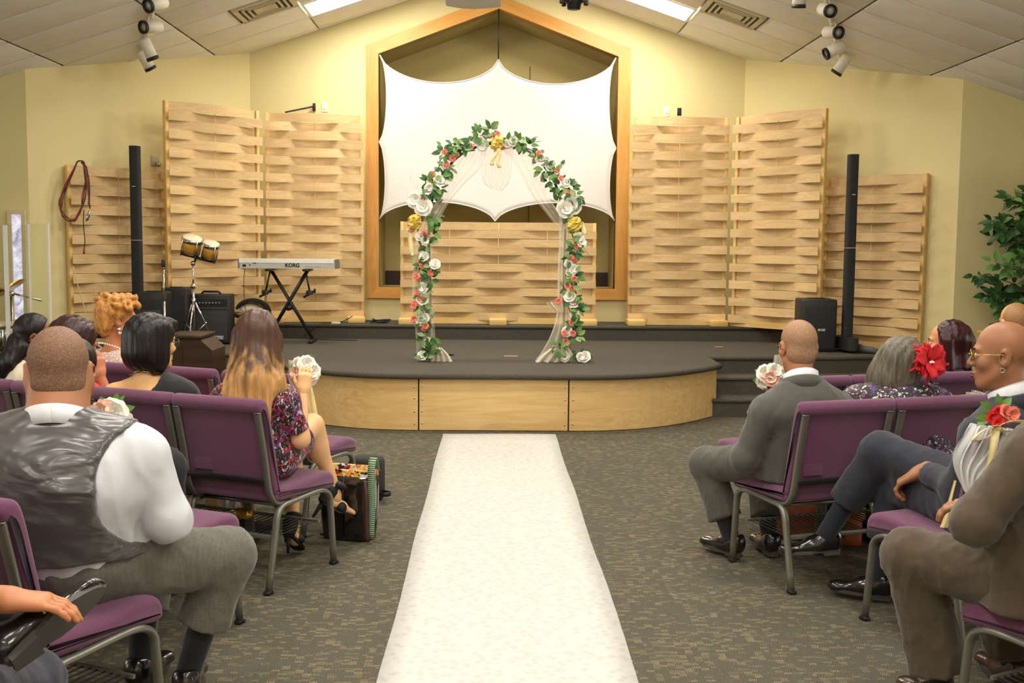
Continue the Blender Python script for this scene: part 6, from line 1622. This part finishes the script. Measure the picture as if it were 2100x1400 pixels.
for k in range(11):
    a = 2*PI*k/11 + g.uniform(-.2, .2); ln = g.uniform(.075, .10); rows = []
    for i in range(6):
        u = i/5; wd = .034*math.sin(PI*(.12+.78*u)); z = .030*math.sin(u*2.2) + g.uniform(-.003, .003) + .012*(k % 3); rr = .008 + ln*u
        rows.append([(rr*math.cos(a) - q*wd*math.sin(a), rr*math.sin(a) + q*wd*math.cos(a), z + .012*abs(q)*u + g.uniform(-.004, .004)) for q in (-1, -.5, 0, .5, 1)])
    MB().grid(rows, fr, thick=.0015).build('petal', FEA, fa, True)
for k in range(26):
    a = g.uniform(0, 2*PI); ln = g.uniform(.07, .115); c_ = curve_pts([Vector((0, 0, .01)), Vector((ln*.5*math.cos(a), ln*.5*math.sin(a), .03)), Vector((ln*math.cos(a+.2), ln*math.sin(a+.2), g.uniform(-.01, .035)))], 4)
    ptl.grid([[fr @ (q + Vector((.006*math.sin(a), -.006*math.cos(a), 0))), fr @ (q - Vector((.006*math.sin(a), -.006*math.cos(a), 0)))] for q in c_], thick=.001)
ptl.build('feathers', FEA, fa, True)
sm_ = MB()
for k in range(5): sm_.ball(fr @ Vector((g.uniform(-.01, .01), g.uniform(-.01, .01), .045)), .005, seg=8, rings=5)
sm_.build('crystal', PEARL, fa, True)
p.earring(1, GOLDM, 'hoop', .014); p.earring(-1, GOLDM, 'hoop', .014); p.lipbrow((60, 50, 40), (150, 60, 60))
MB().tube([p.NB + (p.tf*math.cos(a) + p.tr*math.sin(a))*.08 + Vector((0, 0, .01 - .03*math.cos(a))) for a in np.linspace(0, 2*PI, 40)], .003, 6).build('necklace', GOLDM, p.root, True)
for sg in (-1, 1): p.shoe(sg, HEEL, HEEL)

# ---------------------------------------------------------------- woman with dark red hair
p = Person('person in black jacket with coral drop earring, turned sideways', (1940, 704), 6.1, leg=-17, torso=-15, face=-66, lean=(.0, .0), size=1.0, girth=1.0, shw=.175, female=True, skin=m_skin('skin_caramel', (204, 138, 96)))
p.build_body(); BJ = m_cloth('black_wool', (34, 34, 32)); jacket(p, BJ, .018, .94, .004, res=.011); trousers(p, m_cloth('black_trousers', (26, 26, 28)), .9, res=.012)
DRED = m_hair('dark_red_hair', (58, 20, 22), None, freq=(70, 70, 4), streak=.6, rough=.28)
HM = p.HM; Mx3 = np.array(HM.to_3x3().transposed())
hp = [ell(HM @ Vector((0, -.034, .042)), (.094, .104, .098), .02, Mx3), cone(HM @ Vector((.02, -.07, .0)), px3(1968, 752, 6.06), .085, .065, .04), cone(HM @ Vector((.075, .0, .0)), HM @ Vector((.085, .0, -.15)), .045, .035, .03), cone(HM @ Vector((-.08, -.01, .02)), HM @ Vector((-.085, -.03, -.16)), .035, .03, .03), 
      ell(HM @ Vector((-.04, .125, -.05)), (.10, .088, .125), .02, Mx3, op='s')]
V, F = net(hp, .007, strands(.002, 150)); np_mesh('long_hair', V, F, DRED, p.root, p.off)
p.lipbrow((30, 16, 14), (160, 60, 60)); p.hm(MB().ball((-.09, -.0, -.06), .014, sq=(.5, .8, 1.8), seg=10, rings=6), 'earring', plain('coral_drop', (232, 70, 80), .3))
for sg in (-1, 1): p.shoe(sg, HEEL, HEEL)

# ---------------------------------------------------------------- man in navy suit
NAVY = m_cloth('navy_suit', (36, 38, 49), .8, .15); SK = m_skin('skin_umber', (160, 108, 74))
p = Person('person in navy suit and gold glasses, legs crossed, in profile', (2054, 728), 4.06, leg=-38, torso=-32, face=-64, pitch=-2, lean=(.02, .0), size=1.04, girth=1.08, shw=.215, drop=.05, skin=SK, hs=1.05, neck=.85)
p.K[1] = px3(1808, 925, 4.52); p.A[1] = px3(1690, 1092, 4.72); p.FD[1] = Vector((-1, .12, -.16)); p.FU[1] = Vector((-.1, .1, 1))
p.K[-1] = px3(1840, 1000, 4.55); p.A[-1] = px3(1798, 1180, 4.56); p.A[-1].z = .112; p.FD[-1] = Vector((-.85, .4, 0))
p.E[-1] = px3(1968, 1000, 4.05); p.W[-1] = px3(1893, 965, 4.28); p.HD[-1] = Vector((-.55, .35, -.45)); p.curl[-1] = .9
p.W[1] = px3(1925, 955, 4.50); p.E[1] = px3(2010, 960, 4.45)
p.build_body(); jacket(p, NAVY, .022, .93, .005); trousers(p, NAVY, .80, .02, .005)
p.collar(WSHIRT, .055, .072, -.012, 'shirt_collar'); p.collar(NAVY, .03, .090, .008, 'jacket_collar', .016); socks(p, NAVYSOCK, .55)
for sg in (-1, 1): p.shoe(sg, LEATHER, SOLE)
p.glasses(plain('gold_rim', (196, 164, 96), .25, .9), True, .0018); p.lipbrow((44, 32, 26), (128, 76, 60)); p.earring(-1, CHROME, 'hoop', .008)
p.hnet('goatee', m_hair('grey_stubble', (112, 92, 76), None, freq=(200, 200, 200), streak=.3, rough=.8), [ell((0, .068, -.104), (.026, .0215, .022), .01), half((0, .05, -.094), (0, 0, 1), .004)], .005)
MB().box(px3(2092, 815, 3.98), (.03, .03, .04), bev=.008).build('lapel_pin', GOLDM, p.root, True)

# ---------------------------------------------------------------- man in brown suit (head past the picture edge)
BRS = m_cloth('brown_suit', (76, 62, 43), .85, .2)
p = Person('person in brown suit in the nearest row, cut off by the picture edge', (2200, 690), 3.15, leg=-30, torso=-20, face=-15, lean=(-.02, .0), size=1.05, girth=1.12, shw=.225, drop=.06, skin=SK, hs=1.05, hunch=.06)
p.K[-1] = px3(1868, 1140, 3.42); p.A[-1] = px3(1935, 1365, 3.38); p.A[-1].z = .115; p.FD[-1] = Vector((-.3, 1, 0)); p.K[1] = px3(2030, 1120, 3.55); p.A[1] = px3(2080, 1330, 3.6); p.A[1].z = .115; p.FD[1] = Vector((-.1, 1, 0))
p.E[-1] = px3(2000, 1070, 3.02); p.W[-1] = px3(2045, 1075, 3.26)
p.build_body(); jacket(p, BRS, .026, .94, .006); trousers(p, BRS, .945, .026, .007, .022); p.collar(WSHIRT, .046, .068); socks(p, SOCK, .6)
for sg in (-1, 1): p.shoe(sg, plain('brown_leather', (64, 40, 26), .25, coat=.5), SOLE)
p.cap(BUZZ, .003, .045, -.05, 'buzzed_hair', .2); p.lipbrow()

# ---------------------------------------------------------------- two guests at the back
p = Person('person in black jacket half hidden below the ficus', (2080, 664), 6.25, leg=-17, torso=-15, face=-5, size=1.0, shw=.2, girth=1.1, skin=m_skin('skin_peach', (224, 160, 104)))
p.build_body(); jacket(p, BJ, res=.013); trousers(p, m_cloth('black_trousers', (26, 26, 28)), .9, res=.013); p.lipbrow((80, 60, 40))
p.cap(m_hair('sandy_fuzz', (170, 124, 78), None, freq=(150, 150, 150), streak=.3), .004, .0, -.05, 'thin_hair', .6, .007)
for sg in (-1, 1): p.shoe(sg, LEATHER, SOLE)
p = Person('person in black knit top with grey fur collar', (2062, 742), 5.3, leg=-17, torso=-10, face=-10, size=1.0, shw=.19, girth=1.1, female=True, skin=m_skin('skin_chestnut', (160, 98, 62)))
p.build_body(); shirt(p, m_cloth('black_knit', (22, 22, 24)), .94, .018, .004, name='black_top'); trousers(p, m_cloth('black_trousers', (26, 26, 28)), .9, res=.013)
p.cap(BLK, .02, .05, -.08, 'hair', .0, .007)
g = random.Random(2); fr_ = [ell(p.S[-1] + Vector((0, 0, .02)), (.09, .10, .09), .02)]
V, F = net(fr_ + [cone(p.S[-1] + Vector((0, 0, .03)), p.spine(.5) - p.tr*.12 + p.tf*.08, .07, .05, .03)], .006, lambda X, Y, Z: .006*(np.sin(310*X + 40*Z) + np.sin(290*Y - 60*Z) + np.sin(260*Z + 120*X)))
np_mesh('fur_collar', V, F, m_hair('grey_fur', (168, 158, 140), None, freq=(140, 140, 60), streak=.6, rough=.8), p.root, p.off); p.lipbrow()
for sg in (-1, 1): p.shoe(sg, HEEL, HEEL)
# ================================================================ chair bouquets, bows and bags
rng = random.Random(21)
ROSE_B = flower_mesh('white_rose', PET_W, 0.046); ROSE_PB = flower_mesh('pink_rose', PET_P, 0.042); ROSE_RB = flower_mesh('red_rose', plain('petal_rose_red', (226, 50, 54), .6, var=.15, vscale=40), 0.036)
BLEAF = leaf_mesh('leaf', GREEN[1], .05, .032)
def bouquet(p, Yd, label, items, leaves=5, r=.05):
    t = thing('chair_bouquet', label, 'bouquet', p, 0, 'bouquets tied to the aisle chairs')
    inv = Matrix.Translation(t.location).inverted()
    for me, nm, dx, dz, s in items:
        q = Vector(p) + Vector((dx, -.03 + rng.uniform(-.015, .015) - .02*(1 - (abs(dx)+abs(dz))*8), dz))
        inst(me, nm, t, inv @ aim(q, (dx*9 + rng.uniform(-.2, .2), -1, dz*9 + rng.uniform(-.1, .3)), rng.uniform(0, 6)) @ Matrix.Scale(s, 4))
    for k in range(leaves):
        a = rng.uniform(0, 2*PI); d = Vector((math.cos(a), -.3, math.sin(a))); leaf_at(Vector(p) + d*r*.8, d, 1.0, BLEAF, t, inv)
    return t
def sheet(t, name, mat, rows, Yc, amp, pl, n=40):
    G = []; ctrl = [(atY(a, b, Yc + e), atY(c, d, Yc + e)) for a, b, c, d, e in rows]; Ls = curve_pts([c[0] for c in ctrl], 6); Rs = curve_pts([c[1] for c in ctrl], 6)
    for j, (l, r_) in enumerate(zip(Ls, Rs)): G.append([l.lerp(r_, i/n) + Vector((0, amp*math.sin(2*PI*pl*i/n + j*.12), 0)) for i in range(n+1)])
    return MB().grid(G).build(name, mat, t, True)
W_, PK, RD, CO = (ROSE_B, 'white_rose'), (ROSE_PB, 'pink_rose'), (ROSE_RB, 'red_rose'), (CORAL, 'coral_rosebud')
b1 = bouquet(atY(624, 757, 5.50), 5.5, 'white rose bouquet touched by the person in the floral dress', [(*W_, .02, .03, 1), (*W_, .045, -.005, 1), (*W_, .0, .0, .9), (*W_, .03, -.035, 1), (*PK, -.03, -.01, .9), (*W_, -.02, .03, .8), (*CO, -.025, -.035, 1.2)], 5)
sheet(b1, 'tulle_veil', TULLE_D, [(592, 738, 612, 740, 0), (590, 770, 612, 775, 0), (596, 800, 618, 800, 0), (606, 840, 640, 830, 0), (615, 880, 655, 880, 0)], 5.47, .015, 4)
sheet(b1, 'ribbon_tail', CREAM, [(628, 795, 640, 793, 0), (632, 830, 648, 830, 0), (640, 872, 655, 872, 0)], 5.45, .004, 1, 8)
b2 = bouquet(atY(236, 849, 3.95), 3.95, 'white and blush bouquet above the shoulder of the person in the satin vest', [(*W_, .02, .015, 1), (*W_, .03, -.025, 1), (*W_, -.005, -.03, .9), (*PK, -.025, .015, 1.1), (*W_, .0, .03, .8)], 4, .04)
sheet(b2, 'tulle_veil', m_tulle('tulle_thick', .7), [(160, 822, 225, 845, 0), (162, 845, 232, 862, 0), (175, 880, 245, 885, 0), (190, 940, 250, 940, .05)], 4.02, .012, 3)
b3 = bouquet(atY(1578, 772, 5.50), 5.5, 'white rose bouquet with one red rose beside the person in the grey suit', [(*W_, -.03, .02, 1), (*W_, .01, .03, 1), (*W_, .04, .01, 1), (*W_, -.035, -.02, .9), (*RD, .01, -.03, 1.0), (*W_, .035, -.02, .8), (*PK, -.01, .0, 1)], 5)
sheet(b3, 'tulle_veil', TULLE_D, [(1588, 728, 1602, 726, 0), (1586, 750, 1606, 748, 0), (1590, 775, 1612, 775, 0), (1595, 830, 1620, 830, 0)], 5.50, .008, 2, 16)
b4 = bouquet(atY(2042, 852, 3.80), 3.8, 'red flowers, cream bow and tulle beside the person in the navy suit', [(*RD, -.03, .0, .65), (*RD, -.012, .018, .65), (*CO, .012, .022, .9), (*CO, .034, .015, .9), (*RD, -.018, -.015, .6), (*CO, .02, .0, .8)], 7, .04)
bp = atY(2042, 876, 3.76)
for sx, L, dz in ((-1, .085, -.5), (1, .10, .12)):
    rows = []
    for a in np.linspace(0, 2*PI, 17):
        c_ = bp + Vector((sx*L*(1-math.cos(a))/2, -.012 - .012*math.sin(a), dz*L*(1-math.cos(a))/2)) + Vector((-sx*dz*.3, 0, 1))*(.020*math.sin(a))
        rows.append([c_ + Vector((0, -.017, .006)), c_ + Vector((0, .0, 0)), c_ + Vector((0, .017, -.006))])
    MB().grid(rows, thick=.002).build('bow_loop', CREAM, b4, True)
MB().ball(bp + Vector((0, -.015, 0)), .014, seg=10, rings=6).build('bow_knot', CREAM, b4, True)
sheet(b4, 'ribbon_tail', CREAM, [(2034, 878, 2052, 880, 0), (2030, 915, 2046, 918, -.02), (2022, 960, 2036, 962, -.02), (2014, 985, 2024, 990, -.02)], 3.74, .004, 1, 8)
sheet(b4, 'ribbon_tail', CREAM, [(1956, 985, 1962, 985, 0), (1944, 1030, 1952, 1030, 0), (1936, 1060, 1948, 1062, 0), (1928, 1081, 1944, 1082, 0)], 3.80, .003, 1, 8)
sheet(b4, 'tulle_veil', m_tulle('tulle_white', .42, (250, 248, 244)), [(1992, 868, 2085, 880, .02), (1975, 900, 2085, 905, 0), (1960, 930, 2070, 940, 0), (1962, 965, 2030, 970, 0), (1980, 1010, 2000, 1005, 0)], 3.78, .022, 5)
# ---- crumpled gold bows on the arch
for x, y in ((1020, 294), (851, 455), (1178, 460)):
    c_ = atY(x, y, AY-.09); sd = int(x)
    V, F = net([ell(c_, (.062, .045, .068), .02), ell(c_ + Vector((.02, -.02, .03)), (.035, .03, .035), .01), ell(c_ + Vector((-.03, -.015, -.02)), (.035, .03, .04), .01)], .005, folds(.014, 95, sd, (1, 1, 1)))
    np_mesh('gold_bow', V, F, GOLD, arch, tuple(arch.location))
for tx, tz in ((-.035, -.17), (.02, -.19)):
    pts = [atY(1020, 300, AY-.10) + Vector((tx*u*1.2 + .012*math.sin(6*u), -.02, tz*u)) for u in np.linspace(0, 1, 9)]
    MB().grid([[q + Vector((-.017, .006*math.sin(i), 0)), q + Vector((.017, -.006*math.sin(i), 0))] for i, q in enumerate(pts)], thick=.0015).build('ribbon_tail', CREAM, arch, True)
# ---- bags by the aisle
PAT = plain('patent_black', (26, 24, 22), .12, var=.1, coat=.8); CANV = plain('black_canvas', (34, 33, 31), .8, bump=.3, bscale=300)
fb = m_print('floral_trim', [(244, 150, 40), (250, 220, 150), (214, 40, 60), (250, 190, 30), (250, 240, 230), (40, 30, 30)], 46, (30, 24, 24), .9)
bc = atZ(712, 1112, 0)
tb = thing('tote_bag', 'black patent tote with floral rim and striped strap under the front aisle chair', 'bag', (bc.x, bc.y + .10, 0), R(-18))
def shell(w0, d0, w1, d1, z0, z1, n=28, bulge=.0):
    rows = []
    for j in range(7):
        v = j/6; w_, d = w0 + (w1-w0)*v, d0 + (d1-d0)*v; bl = 1 + bulge*math.sin(PI*v)
        rows.append([(w_/2*bl*math.copysign(abs(math.cos(a))**.5, math.cos(a)), d/2*bl*math.copysign(abs(math.sin(a))**.5, math.sin(a)), z0 + (z1-z0)*v) for a in np.linspace(0, 2*PI, n+1)])
    return rows
MB().grid(shell(.26, .15, .30, .13, .004, .34, bulge=.06), thick=.008).build('bag_body', PAT, tb); MB().box((0, 0, .012), (.24, .13, .016), bev=.006).build('bag_base', PAT, tb)
MB().grid(shell(.302, .132, .306, .136, .338, .378), thick=.005).build('floral_rim', fb, tb)
MB().tube([(0, -.085, .01), (.0, -.088, .18), (0, -.07, .33)], .004, 6).tube([(-.14, -.06, .02), (.14, -.06, .02)], .006, 6).build('seam_piping', BLACK, tb)
st = m_stripe('striped_strap', (150, 190, 140), (60, 50, 60), 30)
MB().grid([[Vector((x, y, z)) + Vector((-.02, 0, 0)), Vector((x, y, z)) + Vector((.02, 0, 0))] for x, y, z in curve_pts([(.14, .03, .36), (.155, -.03, .44), (.165, -.085, .40), (.17, -.095, .22), (.165, -.10, .03)], 6)], thick=.004).build('strap', st, tb)
MB().grid([[Vector((x, y, z)) + Vector((-.018, 0, 0)), Vector((x, y, z)) + Vector((.018, 0, 0))] for x, y, z in curve_pts([(.12, -.08, .33), (.135, -.10, .25), (.14, -.11, .12), (.15, -.115, .02)], 6)], thick=.004).build('strap', plain('brown_strap', (60, 34, 28), .4), tb)
cc2 = atZ(768, 1035, 0); kc2 = thing('camera_case', 'small black padded case with loop strap behind the patent tote', 'case', (cc2.x - .06, cc2.y + .12, 0), R(-15))
MB().box((0, 0, .135), (.20, .16, .27), bev=.035).build('case_body', CANV, kc2); MB().box((0, -.08, .20), (.18, .012, .02), bev=.004).build('zip_flap', BLACK, kc2)
MB().grid([[Vector((x, y, z)) + Vector((0, 0, -.012)), Vector((x, y, z)) + Vector((0, 0, .012))] for x, y, z in curve_pts([(.09, -.05, .06), (.15, -.08, .06), (.165, -.03, .06), (.10, .0, .06)], 6)], thick=.004).build('loop_strap', BLACK, kc2)
cl = thing('gold_clutch', 'small glittering gold clutch on the rack under the person in the floral dress', 'bag', (-1.16, 4.98, .245), R(-25))
MB().box((0, 0, .03), (.10, .05, .05), bev=.02).build('clutch_body', plain('gold_glitter', (206, 160, 70), .25, .7, var=.5, vscale=120), cl); MB().box((0, -.026, .045), (.09, .01, .012), bev=.003).build('clasp', GOLDM, cl)
def soft_bag(label, px_, py_, mat, w_, h, mat2=None, rz=0):
    c = atZ(px_, py_, 0); t = thing('handbag', label, 'bag', (c.x, c.y + .06, 0), R(rz))
    MB().grid(shell(w_, .13, w_*.8, .06, .004, h, bulge=.12), thick=.008).build('bag_body', mat, t); MB().box((0, 0, .01), (w_*.9, .11, .014), bev=.005).build('bag_base', mat2 or mat, t)
    MB().tube(curve_pts([(-w_*.25, 0, h-.01), (-w_*.18, 0, h+.09), (w_*.18, 0, h+.09), (w_*.25, 0, h-.01)], 6), .008, 8).build('handle', mat2 or mat, t)
    return t
soft_bag('slouchy rust brown handbag under the chair of the person in grey', 1640, 1108, plain('rust_leather', (128, 62, 34), .5, var=.3, vscale=12, bump=.5, bscale=30), .24, .22, None, -15)
soft_bag('orange and purple handbag on the floor before the person in the navy suit', 1728, 1118, plain('orange_leather', (176, 88, 32), .5), .22, .22, plain('purple_leather', (84, 40, 120), .5), -20)
